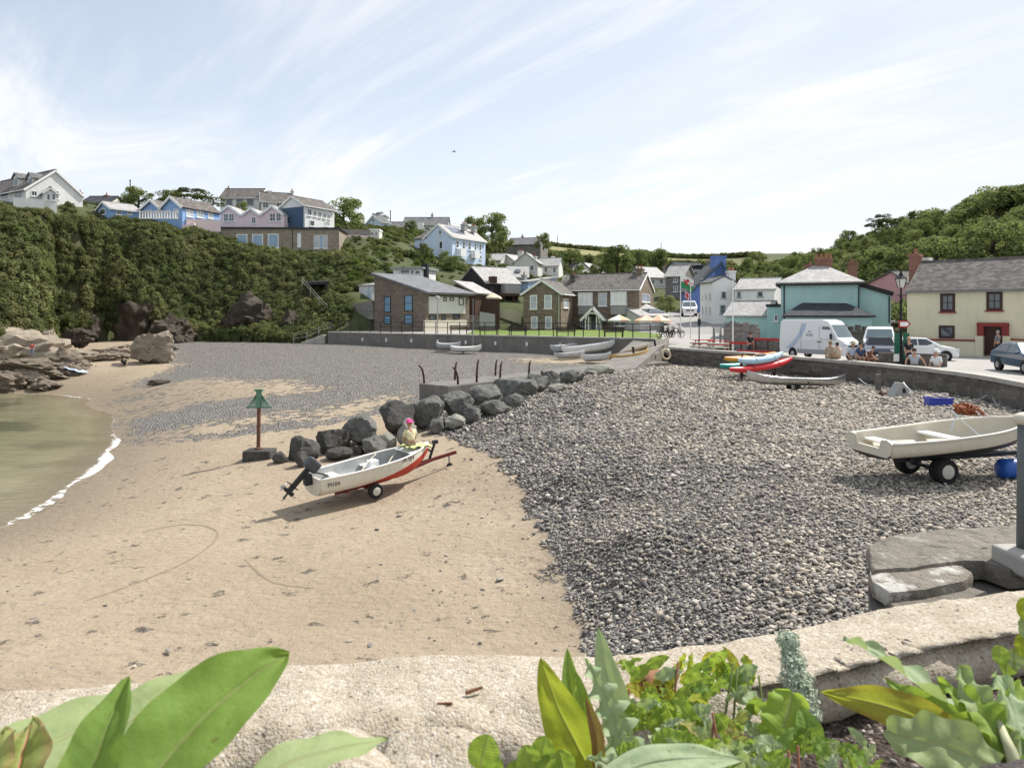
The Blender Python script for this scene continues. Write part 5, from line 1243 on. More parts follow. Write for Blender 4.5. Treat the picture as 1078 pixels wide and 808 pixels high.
# posts, lamps, flags
def flag(label, px, pyt, pyb, d, fx0, fx1, fy0, fy1, kind):
    x = PX(px, d); zb = PZ(pyb, d); zt = PZ(pyt, d)
    o = thing('flagpole', label, 'flag', (x, d, zb)); mb = MB(); mb.tube([(0, 0, -.4), (0, 0, zt - zb)], [.05, .035], 8); mb.sph((0, 0, zt - zb), .07, 8, 6); mb.build('pole', WHITE, o)
    cw, ch = (fx1 - fx0) * d / FL, (fy1 - fy0) * d / FL
    z1 = PZ(fy0, d) - zb; x0 = (fx0 - px) * d / FL
    def pt(u, v): return Vector((x0 + cw * u * (.95 - .1 * v), .22 * math.sin(u * 7 + v) * u + .1, z1 - ch * v - cw * .28 * u ** 1.3 + .08 * math.sin(u * 6)))
    n, m = 18, 12; mb = MB()
    mb.add([pt(i / n, j / m) for j in range(m + 1) for i in range(n + 1)], [])
    for j in range(m):
        for i in range(n):
            u, v = (i + .5) / n, (j + .5) / m
            if kind == 'wales': k = 0 if v < .5 else 1
            else:
                dg = min(abs(u - v), abs(u - 1 + v)); k = 2 if abs(u - .5) < .07 or abs(v - .5) < .1 else 0 if abs(u - .5) < .13 or abs(v - .5) < .18 or dg < .13 else 3
                if k == 0 and dg < .045: k = 2
            mb.f.append((j * (n + 1) + i, j * (n + 1) + i + 1, (j + 1) * (n + 1) + i + 1, (j + 1) * (n + 1) + i)); mb.m.append(k)
    mb.build('flag', [plain('flag_white', (.75, .75, .73), .8, .05), plain('flag_green', (.02, .28, .1), .8, .1), plain('flag_red', (.5, .02, .04), .8, .1), plain('flag_navy', (.02, .03, .2), .8, .1)], o, smooth=True)
    if kind == 'wales':      # walking beast: body, raised paw, wing, tail
        dr = [(.2, .42), (.28, .3), (.36, .33), (.4, .42), (.46, .2), (.58, .14), (.62, .3), (.7, .38), (.8, .3), (.86, .4), (.78, .44), (.8, .56), (.74, .62), (.76, .78), (.68, .78), (.66, .62), (.5, .6), (.48, .78), (.4, .78), (.41, .62), (.34, .6), (.24, .66), (.22, .58), (.32, .52), (.3, .44)]
        mb = MB()
        for s_ in (-.02, .02): mb.add([pt(u, v) + Vector((0, s_, 0)) for u, v in dr], [tuple(range(len(dr)))])
        mb.build('emblem', plain('flag_red', (.5, .02, .04), .8, .1), o)
    return o
flag('white and green flag with a red dragon on a white pole by the street', 716.5, 287, 349, 64, 717, 732, 290, 303, 'wales')
flag('red, white and blue crossed flag drooping on the pole right of the dragon flag', 727, 300, 352, 60, 721, 727, 306, 315, 'union')
def mastpost(label, name, cat, px, y0, y1, d, r, mat): 
    mb = MB(); mb.tube([P(px, y1, d), P(px, y0, d)], [r, r * .7], 8); mb.sph(P(px, y0, d), r * 1.2, 8, 6); return tag(mb.build(name, mat), label, cat)
mastpost('tall thin pale mast standing behind the quay corner', 'mast', 'mast', 771.5, 296, 374, 55.5, .06, WHITE)
o = thing('street_lamp', 'short dark lamp post left of the picnic tables', 'street lamp', (PX(736, 57), 57, 3.05)); mb = MB(); mb.tube([(0, 0, 0), (0, 0, PZ(330, 57) - 3.05)], .05, 8); mb.build('post', DARKM, o); mb = MB(); mb.box((0, 0, PZ(339, 57) - 3.05), (.2, .2, .5)); mb.build('lantern', BLACK, o)
o = thing('sign_board', 'blank roadside board on two posts at the street corner', 'sign', (PX(755, 62), 62, 3.1)); 
for x in (-.28, .28): mb = MB(); mb.box((x, 0, .7), (.16, .16, 1.9)); mb.build('post', plain('grey_post', (.2, .2, .19), .8), o)
mb = MB(); mb.box((0, -.1, 1.5), (.5, .03, .5)); mb.build('panel', WR2, o)
o = thing('street_lamp', 'slim grey street lamp in front of the modern stone house', 'street lamp', (PX(460.5, 72.5), 72.5, 4.0)); mb = MB(); mb.tube([(0, 0, 0), (0, 0, PZ(315, 72.5) - 4)], [.06, .045], 8); mb.build('post', GALV, o); mb = MB(); mb.disc((0, 0, PZ(315, 72.5) - 4), (0, 0, 1), [(.08, 0), (.26, .12), (.22, .3), (.06, .36)], 10); mb.build('lantern', plain('lamp_grey', (.45, .45, .44), .4), o)
mastpost('thin sailing mast of the white dinghy area against the promenade', 'mast', 'mast', 498, 315, 366, 64, .03, GALV)
for px, y0, y1, dd, lb in ((137, 190, 214, 128, 'wooden telegraph pole behind the dark bushy clifftop tree'), (587, 248, 264, 290, 'wooden telegraph pole on the skyline of the far field'), (696, 256, 274, 290, 'slim mast on the far skyline above the inn chimney'), (411, 222, 240, 165, 'wooden telegraph pole behind the small grey roofed house')):
    mastpost(lb, 'telegraph_pole', 'pole', px, y0, y1, dd, .13, BRWOOD)
# Victorian lamp with signs
d = 41.0; lx = PX(948.5, d); lz = 3.05; lp = thing('street_lamp', 'black Victorian lamp post with glass lantern and green sign boards by the quay', 'street lamp', (lx, d, lz)); hh = PZ(303, d) - lz
mb = MB(); mb.disc((0, 0, 0), (0, 0, 1), [(.16, 0), (.16, .5), (.1, .7), (.1, 1.1), (.075, 1.2), (.06, hh - .5), (.09, hh - .45), (.05, hh - .35), (.05, hh)], 12); mb.bar((-.32, 0, hh - .42), (.32, 0, hh - .42), .04, .04); mb.build('post', BLACK, lp)
mb = MB()
for k in range(4):
    a0 = math.pi / 4 + k * math.pi / 2; a1 = a0 + math.pi / 2
    q = lambda a_, r_, z_: Vector((math.cos(a_) * r_, math.sin(a_) * r_, hh + z_))
    mb.bar(q(a0, .17, .0), q(a0, .3, .52), .03, .03); mb.bar(q(a0, .3, .52), q(a1, .3, .52), .04, .04); mb.add([q(a0, .34, .53), q(a1, .34, .53), q(a1, .08, .78), q(a0, .08, .78)], [(0, 1, 2, 3)])
mb.disc((0, 0, hh + .78), (0, 0, 1), [(.12, 0), (.06, .1), (.03, .22)], 8); lan = mb.build('lantern', BLACK, lp)
mb = MB()
for k in range(4):
    a0 = math.pi / 4 + k * math.pi / 2; a1 = a0 + math.pi / 2; mb.add([q(a0, .16, .02), q(a1, .16, .02), q(a1, .285, .5), q(a0, .285, .5)], [(0, 1, 2, 3)])
mb.build('glass', plain('lantern_glass', (.6, .6, .56), .15, .05), lan)
SGR = plain('sign_green', (.02, .12, .07), .6, .1)
for s_, w_ in ((-.3, .3), (.22, .34)):
    mb = MB(); mb.box((s_, -.14, PZ(364, d) - lz), (w_, .04, 1.45)); mb.build('sign_board', SGR, lp)
mb = MB(); zt = PZ(341, d) - lz; mb.prism([(-.2, -.16, zt - .2), (.28, -.16, zt - .2), (.48, -.16, zt), (.28, -.16, zt + .2), (-.2, -.16, zt + .2)], (0, .03, 0)); sg = mb.build('arrow_sign', REDW, lp)
mb = MB(); mb.prism([(-.14, -.175, zt - .12), (.25, -.175, zt - .12), (.37, -.175, zt), (.25, -.175, zt + .12), (-.14, -.175, zt + .12)], (0, .014, 0)); mb.build('sign_face', WHITE, sg)
mb = MB(); mb.box((-.42, -.3, PZ(376, d) - lz), (.3, .03, .42)); mb.build('notice', WHITE, lp)
# bicycles
def bike(label, px, d, z, rz, group='bicycles by the lawn'):
    o = thing('bicycle', label, 'bicycle', (PX(px, d), d, z), rz, group)
    for x in (-.52, .52):
        mb = MB(); mb.ring((x, 0, .34), (0, 1, 0), .32, .022, 18, 5)
        for k in range(6): a_ = k * math.pi / 6; mb.bar((x + math.cos(a_) * .31, 0, .34 + math.sin(a_) * .31), (x - math.cos(a_) * .31, 0, .34 - math.sin(a_) * .31), .008, .008)
        mb.build('wheel', RUBBER, o)
    mb = MB()
    for p, q in (((-.52, 0, .34), (-.05, 0, .3)), ((-.05, 0, .3), (-.18, 0, .82)), ((-.52, 0, .34), (-.15, 0, .75)), ((-.16, 0, .76), (.38, 0, .8)), ((-.05, 0, .3), (.38, 0, .72)), ((.36, 0, .95), (.52, 0, .34))): mb.tube([p, q], .02, 6)
    mb.build('frame', DARKM, o); mb = MB(); mb.box((-.2, 0, .88), (.25, .13, .06)); mb.build('saddle', BLACK, o)
    mb = MB(); mb.tube([(.3, -.28, .98), (.38, 0, 1.0), (.3, .28, .98)], .018, 6); mb.build('handlebar', BLACK, o)
bike('bicycle parked at the lawn edge, nearest to the peach parasols', 699, 60.0, 4.0, .5); bike('bicycle parked at the lawn edge, middle of the three', 705, 59.4, 4.0, .8); bike('bicycle parked at the lawn edge, nearest to the dragon flag', 711, 59.2, 4.0, .3)

# ================================================================== BOATS
def hullmat(name, top, bot, a0, a1, b2=None):
    t = NT(name); s = t.n('ShaderNodeSeparateXYZ'); t.set(s.inputs[0], t.obj())
    line = t.math('ADD', a0, t.math('MULTIPLY', t.math('POWER', t.math('MAXIMUM', s.outputs[0], 0.001), 1.6), a1))
    f = t.math('GREATER_THAN', line, s.outputs[2])
    n = t.noise(t.pos(), 3, 5, .65)
    tc = t.mix(t.rng(n, .4, .75, 0, .4), top, sc_(top, .8)); bc = t.mix(t.rng(n, .35, .7), bot, sc_(bot, .65))
    tc = t.mix(t.rng(t.noise(t.vm('MULTIPLY', t.pos(), (6, 6, 1)), 1.6, 5, .7), .58, .72, 0, .35), tc, (.25, .2, .14))
    return t.out(t.mix(f, tc, bc), .45, spec=.4)
def hull(L, B, H, rise, tr=.82, fine=2.2, ns=26, bot=.1):
    def b(s): return B / 2 * (tr + (1 - tr) * math.sin(math.pi / 2 * min(s / .5, 1))) * (1 if s < .5 else max(0.0, 1 - ((s - .5) / .5) ** fine)) + .015
    def zs(s): return H + rise * s ** 2
    def zk(s): return H * 1.0 * max(0, (s - .62) / .38) ** 2.6
    S = [(1, 1), (.985, .72), (.95, .45), (.86, .22), (.62, .07), (.3, .015), (0, 0)]
    def row(s, off=0):
        bb, z1, z0 = b(s), zs(s), zk(s)
        bb = max(.004, bb - off); z0 = z0 + off
        p = [Vector((s * L + (.0 if off == 0 else (-.03 if s > .9 else 0)), y * bb, z0 + (z1 - z0) * z)) for y, z in S]
        return p + [Vector((q.x, -q.y, q.z)) for q in p[-2::-1]]
    st = [i / ns for i in range(ns + 1)]
    return b, zs, zk, [row(s) for s in st], [row(s, .035) for s in st]
def dinghy(label, loc, rz, pitch, L, B, H, rise, outer, inner, gun, notch=False, thw=(.3, .62), bowdeck=False, **kw):
    o = thing('dinghy', label, 'boat', loc); o.rotation_euler = (0, -pitch, rz)
    b, zs, zk, ro, ri = hull(L, B, H, rise, **kw)
    mb = MB(); mb.grid(ro, 0); mb.grid(ri, 1); n = len(ro[0])
    for i in range(len(ro) - 1):      # rim between the skins
        for j in (0, n - 1): mb.add([ro[i][j], ro[i + 1][j], ri[i + 1][j], ri[i][j]], [(0, 1, 2, 3)], 0)
    mb.build('hull', [outer, inner], o, smooth=True).data.set_sharp_from_angle(angle=R(50))
    hb = b(0); z0 = zs(0); k = .45
    prof = [(-hb, z0), (-hb * .97, z0 * .72), (-hb * .92, z0 * .4), (-hb * .7, z0 * .12), (0, 0), (hb * .7, z0 * .12), (hb * .92, z0 * .4), (hb * .97, z0 * .72), (hb, z0)]
    prof += [(hb * .8, z0 + .06), (hb * .55, z0 + .04), (hb * k, z0 * .62), (-hb * k, z0 * .62), (-hb * .55, z0 + .04), (-hb * .8, z0 + .06)] if notch else []
    mb = MB(); mb.prism([(-.02, y, z) for y, z in prof], (.05, 0, 0)); mb.build('transom', outer, o)
    mb = MB()
    for s_ in (-1, 1): mb.tube([Vector((i / 26 * L, s_ * (b(i / 26) + .01), zs(i / 26))) for i in range(27)], .026, 6)
    mb.build('gunwale', gun, o, smooth=True)
    for f in thw:
        w = b(f) * 2 - .06; mb = MB(); mb.box((f * L, 0, zk(f) + (zs(f) - zk(f)) * .62), (.26, w, .045)); mb.build('thwart', WHITE, o, bevel=.01)
    mb = MB(); rows = []
    for i in range(1, 20):
        f = i / 26; w = b(f) * .62; rows.append([Vector((f * L, -w, zk(f) + .1)), Vector((f * L, w, zk(f) + .1))])
    mb.grid(rows); mb.build('floor', inner, o)
    if bowdeck:
        mb = MB(); rows = []
        for i in range(20, 27): f = i / 26; rows.append([Vector((f * L, -b(f) + .02, zs(f) - .02)), Vector((f * L, b(f) - .02, zs(f) - .02))])
        mb.grid(rows); mb.build('foredeck', gun, o)
    return o, b, zs
def wheel(o, c, r, w, axis=(0, 1, 0), rim=None):
    wb = MB(); c = Vector(c); ax = Vector(axis)
    wb.disc(c - ax * w / 2, axis, [(r * .6, 0), (r * .9, -.0), (r, w * .2), (r, w * .8), (r * .9, w), (r * .6, w)], 24); wo = wb.build('wheel', RUBBER, o, smooth=False)
    rb = MB(); rb.disc(c - ax * (w / 2 + .012), axis, [(r * .22, -.01), (r * .5, .0), (r * .58, .02), (r * .58, w), (r * .5, w + .024), (r * .22, w + .034)], 18); rb.build('rim', rim or plain('dirty_rim', (.5, .48, .44), .5, .2), wo)
    return wo
# white dinghy with red bottom on a road trailer
HUL1 = hullmat('white_hull_red_bottom', (.66, .63, .55), (.48, .045, .025), -.02, .08)
INN1 = plain('boat_inside_grey', (.42, .43, .42), .7, .2, 3)
S1 = Vector((-5.5, 19.95, 1.0)); hd1 = R(38)
dg1, b1, zs1 = dinghy('white dinghy with red bottom and outboard motor on a trailer on the sand', S1, hd1, R(4.2), 3.75, 1.45, .52, .24, HUL1, INN1, WHITE, thw=(.2, .5), bowdeck=True, fine=2.4)
mb = MB(); mb.box((1.95, .2, .42), (.3, .28, .26)); mb.build('fuel_tank', WHITE, dg1, bevel=.03)
for x in (1.2, 2.0):
    mb = MB(); mb.tube([(x, -.6, .5), (x + .5, 0, .56), (x + 1.1, .62, .6)], .018, 6); mb.build('oar', plain('pale_oar', (.5, .46, .36), .6), dg1)
MTX = Matrix.Translation((3.25, -b1(.756) * .985 - .02, .54 + .06)) @ Matrix.Rotation(R(-11), 4, 'Z').inverted() @ Matrix.Rotation(R(90), 4, 'X')
DKTXT = plain('dark_lettering', (.03, .03, .03), .6, .1)
def hulltext(o, txt, size, L, b, zs, f, zf, name, depthz=.0):
    """letters that follow the starboard side of the hull"""
    y0, y1 = b(f - .06), b(f + .06); ang = math.atan2(y0 - y1, .12 * L)
    M = Matrix.Translation((f * L, -(b(f) * .99 + .02), zs(f) * zf)) @ Matrix.Rotation(ang, 4, 'Z') @ Matrix.Rotation(R(90), 4, 'X')
    return text_mesh(txt, size, DKTXT, name, o, M)
hulltext(dg1, 'M 104', .18, 3.75, b1, zs1, .72, .86, 'registration_number')
text_mesh('M104', .16, DKTXT, 'registration_number', dg1, Matrix.Translation((.35, -b1(.08) - .012, .33)) @ Matrix.Rotation(R(90), 4, 'X'))
mb = MB(); mt = mb.build  # outboard, tilted up behind the transom
M = Matrix.Translation((-.06, 0, .6)) @ Matrix.Rotation(R(48), 4, 'Y')
mb = MB(); mb.box((-.1, 0, -.05), (.2, .22, .3)); mb.xf(Matrix.Translation((-.02, 0, .5))); ob = mb.build('outboard_motor', DARKM, dg1, bevel=.02)
mb = MB(); mb.box((-.1, 0, .22), (.42, .27, .34)); mb.xf(M); mb.build('cowl', plain('motor_grey', (.06, .065, .075), .4, .2), ob, bevel=.07, seg=3)
mb = MB(); mb.bar((-.12, 0, .1), (-.14, 0, -.75), .1, .13); mb.box((-.16, 0, -.52), (.34, .2, .02)); mb.tube([(-.32, 0, -.7), (0.02, 0, -.7)], [.05, .06], 8); mb.bar((-.13, 0, -.7), (-.13, 0, -.92), .02, .1); mb.xf(M); mb.build('leg', DARKM, ob)
mb = MB()
for k in range(3):
    a_ = k * 2.094; mb.box((-.35, math.cos(a_) * .08, -.7 + math.sin(a_) * .08), (.02, .07, .11), M=Matrix.Rotation(a_, 4, 'X') @ Matrix.Rotation(.5, 4, 'Z'))
mb.xf(M); mb.build('propeller', plain('prop_grey', (.45, .45, .45), .4, metal=.6), ob)
mb = MB(); mb.tube([(.1, 0, .12), (.5, .05, .3)], .022, 6); mb.xf(M); mb.build('tiller', BLACK, ob)
def trailer(label, loc, rz, L, wx, r, w, half, zf, mat, jock=True, rim=None, zt=0.0):
    o = thing('boat_trailer', label, 'trailer', loc, rz)
    mb = MB(); mb.bar((.1, -half * .45, zf), (wx + .6, -half * .4, zf), .07, .08); mb.bar((.1, half * .45, zf), (wx + .6, half * .4, zf), .07, .08)
    mb.bar((wx + .6, -half * .4, zf), (L * .8, -.02, zf + zt * .8), .06, .08); mb.bar((wx + .6, half * .4, zf), (L * .8, .02, zf + zt * .8), .06, .08); mb.bar((L * .74, 0, zf + zt * .74), (L, 0, zf + zt), .08, .09)
    mb.box((.4, 0, zf + .0), (.08, half * 1.4, .07)); mb.box((wx, 0, r * 1.0), (.07, half * 2, .07)); mb.bar((wx, -half * .5, r), (wx, -half * .5, zf), .06, .06); mb.bar((wx, half * .5, r), (wx, half * .5, zf), .06, .06)
    mb.build('chassis', mat, o)
    for s_ in (-1, 1): wheel(o, (wx, s_ * half, r), r, w, rim=rim)
    for x in (.5, wx + .5): 
        mb = MB(); mb.box((x, 0, zf + .12), (.12, half * 1.1, .08)); mb.build('keel_support', RUBBER, o)
    return o
MAROON = plain('maroon_paint', (.15, .025, .025), .55, .3, 5)
gx, gy = S1.x + .45 * math.cos(hd1), S1.y + .45 * math.sin(hd1)
zg = bz(S1.x + 1.2 * math.cos(hd1) + .1, S1.y + 1.0 * math.sin(hd1))
tr = trailer('maroon road trailer with jockey wheel under the white and red dinghy', (gx, gy, zg), hd1, 4.35, 1.15, .215, .15, .66, .34, MAROON, zt=.2); tr.rotation_euler = (0, R(-5.5), hd1)
mb = MB(); mb.tube([(4.15, .12, .5), (4.15, .12, .12)], .03, 8); jk = mb.build('jockey_strut', GALV, tr); wheel(tr, (4.15, .12, .11), .11, .07, rim=DARKM)
mb = MB(); mb.bar((3.35, 0, .5), (3.6, 0, 1.0), .06, .06); mb.bar((3.45, 0, .75), (3.2, 0, .95), .05, .05); mb.box((3.62, 0, 1.02), (.14, .14, .1)); mb.build('winch_post', DARKM, tr)
# cream dinghy on a launching trolley
HUL2 = hullmat('cream_hull_black_bottom', (.62, .58, .48), (.035, .03, .028), .07, .03)
INN2 = plain('cream_boat_inside', (.56, .52, .42), .65, .12, 2)
S2 = Vector((7.3, 14.75, 3.08)); hd2 = R(11)
dg2, b2_, zs2 = dinghy('cream open dinghy with notched transom on a trolley on the shingle', S2, hd2, R(2.2), 3.75, 1.6, .37, .2, HUL2, INN2, plain('cream_gunwale', (.68, .66, .58), .5), notch=True, thw=(.14, .5), fine=2.6, tr=.86)
mb = MB(); mb.tube([(2.3, .4, .3), (2.55, .5, .62), (2.5, .6, .7)], .016, 6); mb.tube([(2.5, .6, .7), (2.75, .1, .2), (3.1, -.1, .25)], .012, 6); mb.build('mooring_rope', plain('blue_white_rope', (.5, .55, .58), .8), dg2)
gx, gy = S2.x + .3 * math.cos(hd2), S2.y + .3 * math.sin(hd2)
tr2 = trailer('dark launching trolley with fat tyres under the cream dinghy', (gx, gy, bz(8.6, 15.0) + .03), hd2, 4.1, 1.0, .26, .26, .5, .46, DARKM, rim=plain('pale_rim', (.52, .5, .46), .5, .15))
mb = MB(); mb.bar((3.2, -.05, .36), (3.75, 0, 1.05), .05, .05); mb.bar((3.75, 0, .4), (3.72, 0, 1.0), .04, .04); mb.build('handle', plain('green_grey_steel', (.16, .2, .18), .6), tr2)
# canoe and kayaks
def canoe_rows(A, B, wd, hd_, endrise, ns=24, open_=True, flat=.0):
    A, B = Vector(A), Vector(B); ax = (B - A); L = ax.length; ax.normalize(); sd = Vector((ax.y, -ax.x, 0)).normalized(); up = sd.cross(ax)
    up = up if up.z > 0 else -up
    rows_o, rows_i, prof = [], [], []
    for i in range(ns + 1):
        s = i / ns; e = abs(2 * s - 1); w = wd / 2 * max(.02, (1 - e ** 2.4)); zt = hd_ + endrise * e ** 4; zk = hd_ * .75 * e ** 7
        c = A + ax * L * s
        pts = [(1, 1), (1.0, .7), (.92, .36), (.7, .12), (.3, .01), (0, 0)]
        for rows, k in ((rows_o, 1), (rows_i, .94)):
            r_ = [c + sd * w * k * y + up * (zk + (zt - zk) * z + (1 - k) * .2) for y, z in pts]; r_ += [c - sd * w * k * y + up * (zk + (zt - zk) * z + (1 - k) * .2) for y, z in pts[-2::-1]]; rows.append(r_)
        prof.append((c, sd, up, w, zt, zk))
    return rows_o, rows_i, prof
A, B = P(786, 404, 33.0), P(890, 406.5, 35.2)
cn = thing('canoe', 'long bare aluminium canoe on a small trolley on the shingle', 'canoe', A)
ro, ri, pf = canoe_rows(A, B, .88, .36, .27); mb = MB(); mb.grid(ro, 0); mb.grid(ri, 1)
for i in range(len(ro) - 1):
    for j in (0, len(ro[0]) - 1): mb.add([ro[i][j], ro[i + 1][j], ri[i + 1][j], ri[i][j]], [(0, 1, 2, 3)], 0)
mb.build('hull', [ALU, plain('canoe_inside', (.3, .3, .31), .45, .1, metal=.7)], cn, world=True, smooth=True)
for f in (6, 12, 18):
    c, sd, up, w, zt, zk = pf[f]; mb = MB(); mb.bar(c + sd * w + up * zt * .9, c - sd * w + up * zt * .9, .12, .03); mb.build('thwart', DARKM, cn, world=True)
mb = MB(); c = pf[13]; mb.tube([c[0] + c[1] * (c[3] + .01) * math.cos(a_) + c[2] * (.2 + .19 * math.sin(a_)) for a_ in [math.pi * k / 8 + math.pi for k in range(9)]], .02, 5); mb.build('strap', BLACK, cn, world=True)
c = pf[11][0]; g = bz(c.x, c.y)
o = thing('canoe_trolley', 'small black two wheeled trolley under the aluminium canoe', 'trolley', (c.x, c.y, g), math.atan2((B - A).y, (B - A).x)); 
for s_ in (-.3, .3): wheel(o, (0, s_, .14), .14, .09, rim=DARKM)
mb = MB(); mb.box((0, 0, .16), (.06, .6, .05)); mb.bar((-.25, .2, .3), (.1, .2, .14), .04, .04); mb.bar((-.25, -.2, .3), (.1, -.2, .14), .04, .04); mb.box((0, 0, .27), (.4, .45, .04)); mb.build('frame', DARKM, o)
def kayak(label, A, B, wd, hg, mat, cockpit=True):
    o = thing('kayak', label, 'kayak', A); A, B = Vector(A), Vector(B)
    ax = (B - A); L = ax.length; ax.normalize(); sd = Vector((ax.y, -ax.x, 0)).normalized(); up = Vector((0, 0, 1)); rows = []
    for i in range(21):
        s = i / 20; e = abs(2 * s - 1); w = wd / 2 * max(.06, (1 - e ** 2.6)); h = hg / 2 * (1 - .55 * e ** 3); c = A + ax * L * s + up * (hg / 2 + .16 * e ** 3)
        rows.append([c + sd * w * math.cos(q) * (1 if math.sin(q) < 0 else .96) + up * h * (abs(math.sin(q)) ** .75) * (1 if math.sin(q) > 0 else -1) for q in [2 * math.pi * k / 14 for k in range(14)]])
    mb = MB(); mb.grid(rows, close=True); mb.add(rows[0], [tuple(range(14))]); mb.add(rows[-1], [tuple(range(14))]); mb.build('hull', mat, o, world=True, smooth=True)
    c = A + ax * L * .48 + up * (hg + .005); mb = MB()
    mb.grid([[c + ax * math.cos(q) * .42 * k + sd * math.sin(q) * wd * .3 * k + up * (.03 if k > .9 else -.01) for q in [2 * math.pi * j / 18 for j in range(18)]] for k in (1.08, 1.0, .9, .02)], close=True); mb.build('cockpit', BLACK, o, world=True)
    for f in (.3, .7):
        mb = MB(); c = A + ax * L * f + up * (hg * .5 + .01); ww = wd / 2 * (1 - abs(2 * f - 1) ** 2.6)
        mb.tube([c + sd * ww * 1.03 * math.cos(q) + up * hg * .52 * math.sin(q) for q in [math.pi * k / 8 for k in range(9)]], .012, 5); mb.build('strap', BLACK, o, world=True)
    return o
def plas(n, c): return plain(n, c, .35, .06, 1, spec=.5)
RZ = bz(PX(800, 40), 40)
kayak('bright red kayak on the lower level of the rack', P(768, 396, 38.0), P(834, 384, 40.8), .8, .42, plas('red_plastic', (.62, .03, .035)))
kayak('teal kayak on the rack behind the red one', P(758, 391.5, 39.6), P(818, 384, 42.6), .7, .4, plas('teal_plastic', (.03, .36, .34)))
kayak('orange kayak on top of the rack, behind the pale blue one', P(763, 384, 40.2), P(816, 378, 43.2), .74, .42, plas('orange_plastic', (.85, .3, .02)))
kayak('pale blue kayak on top of the rack, nearest the camera', P(777, 386.5, 38.4), P(824, 379, 40.4), .78, .46, plas('paleblue_plastic', (.42, .62, .74)))
kayak('yellow kayak tucked at the back of the rack top', P(786, 380, 42.2), P(822, 376, 44.2), .6, .26, plas('yellow_plastic', (.75, .6, .22)))
rk = thing('kayak_rack', 'dark timber rack holding the stacked kayaks by the sea wall', 'rack', (PX(798, 40), 40, RZ))
for f in (.25, .8):
    x = PX(768 + 62 * f, 38.6 + 2.6 * f); y = 38.6 + 2.6 * f
    for dx, dy in ((-.3, -.5), (.5, 1.9)):
        mb = MB(); mb.bar((x + dx, y + dy, RZ - .2), (x + dx, y + dy, RZ + 1.35), .1, .1); mb.build('post', BW, rk, world=True)
    for zz_ in (.42, .95):
        mb = MB(); mb.bar((x - .42, y - .7, RZ + zz_ - .04), (x + .62, y + 2.1, RZ + zz_ - .04), .09, .1); mb.build('crossbar', BW, rk, world=True)
# boats by the far wall
def simple_boat(label, A, B, wd, hd_, outer, inner, name='rowing_boat', cat='boat', deck=False, rise=.18):
    A = Vector(A); B = Vector(B); o = thing(name, label, cat, A)
    ro, ri, pf = canoe_rows(A, B, wd, hd_, rise, 18); mb = MB(); mb.grid(ro, 0); mb.grid(ri, 1)
    for i in range(18):
        for j in (0, len(ro[0]) - 1): mb.add([ro[i][j], ro[i + 1][j], ri[i + 1][j], ri[i][j]], [(0, 1, 2, 3)], 0)
    mb.build('hull', [outer, inner], o, world=True, smooth=True)
    if deck:
        mb = MB(); mb.grid([[c + sd * w * .97 + up * (zt - .02), c + up * (zt + .06), c - sd * w * .97 + up * (zt - .02)] for c, sd, up, w, zt, zk in pf]); mb.build('deck', inner, o, world=True)
    else:
        for f in (6, 11):
            c, sd, up, w, zt, zk = pf[f]; mb = MB(); mb.bar(c + sd * w + up * zt * .75, c - sd * w + up * zt * .75, .22, .04); mb.build('thwart', WHITE, o, world=True)
    return o
WHB = plain('white_gelcoat', (.68, .68, .65), .35, .06, 2, spec=.5); GRB = plain('grey_gelcoat', (.4, .41, .42), .4, .1, 2)
simple_boat('white decked sailing dinghy on a trolley in front of the far sea wall', P(474, 370.5, 63), P(507, 370, 62.5), 1.4, .42, WHB, WHB, 'sailing_dinghy', deck=True)
simple_boat('grey covered dinghy behind the white one at the far sea wall', P(459, 367.5, 65), P(485, 367.5, 64.5), 1.3, .5, GRB, GRB, 'sailing_dinghy', deck=True)
o = thing('launching_trolley', 'low launching trolley under the white dinghy at the far sea wall', 'trolley', (PX(488, 63), 63, 2.6))
for s_ in (-.5, .5): wheel(o, (0, s_, .2), .2, .14, rim=DARKM)
mb = MB(); mb.box((0, 0, .2), (.06, 1, .06)); mb.bar((-2.5, 0, .1), (1, 0, .3), .06, .06); mb.build('frame', DARKM, o)
simple_boat('long pale grey catamaran hull nearest the far sea wall', P(580, 372, 60.5), P(637, 362.5, 61.5), .6, .5, GRB, WHB, 'catamaran_hull', 'catamaran', True); simple_boat('pale catamaran hull nearer the camera beside the long grey one', P(592, 374, 57.5), P(648, 366.5, 58.8), .6, .55, WHB, GRB, 'catamaran_hull', 'catamaran', True)
simple_boat('small white open boat in front of the catamaran hulls', P(612, 381, 53.5), P(644, 379, 53), 1.3, .5, WHB, GRB); simple_boat('pale upturned looking tender at the seaward end of the catamarans', P(584, 378, 56), P(616, 375, 56.6), 1.1, .4, GRB, WHB)
VARN = plain('yellow_varnished_wood', (.46, .29, .10), .4, .2, 4, spec=.5)
simple_boat('yellow varnished wooden rowing boat beside the slipway ramp', P(642, 385, 50.2), P(683, 375, 53), 1.5, .62, VARN, plain('boat_inside_wood', (.33, .22, .1), .6, .2))
ramp = thing('slipway', 'grey concrete slipway with weathered rails up to the quay corner', 'slipway', (PX(660, 52), 52, 2.3))
mb = MB(); mb.hexa([P(630, 391, 46), P(668, 390, 46), Vector((12.6, 58.0, 2)), Vector((9.8, 58.0, 2)), P(630, 389, 46), P(668, 388, 46), Vector((12.6, 58.0, 3.9)), Vector((9.8, 58.0, 3.9))]); mb.build('ramp', CONCD, ramp, world=True)
WEA = plain('weathered_rail', (.4, .37, .32), .85, .2)
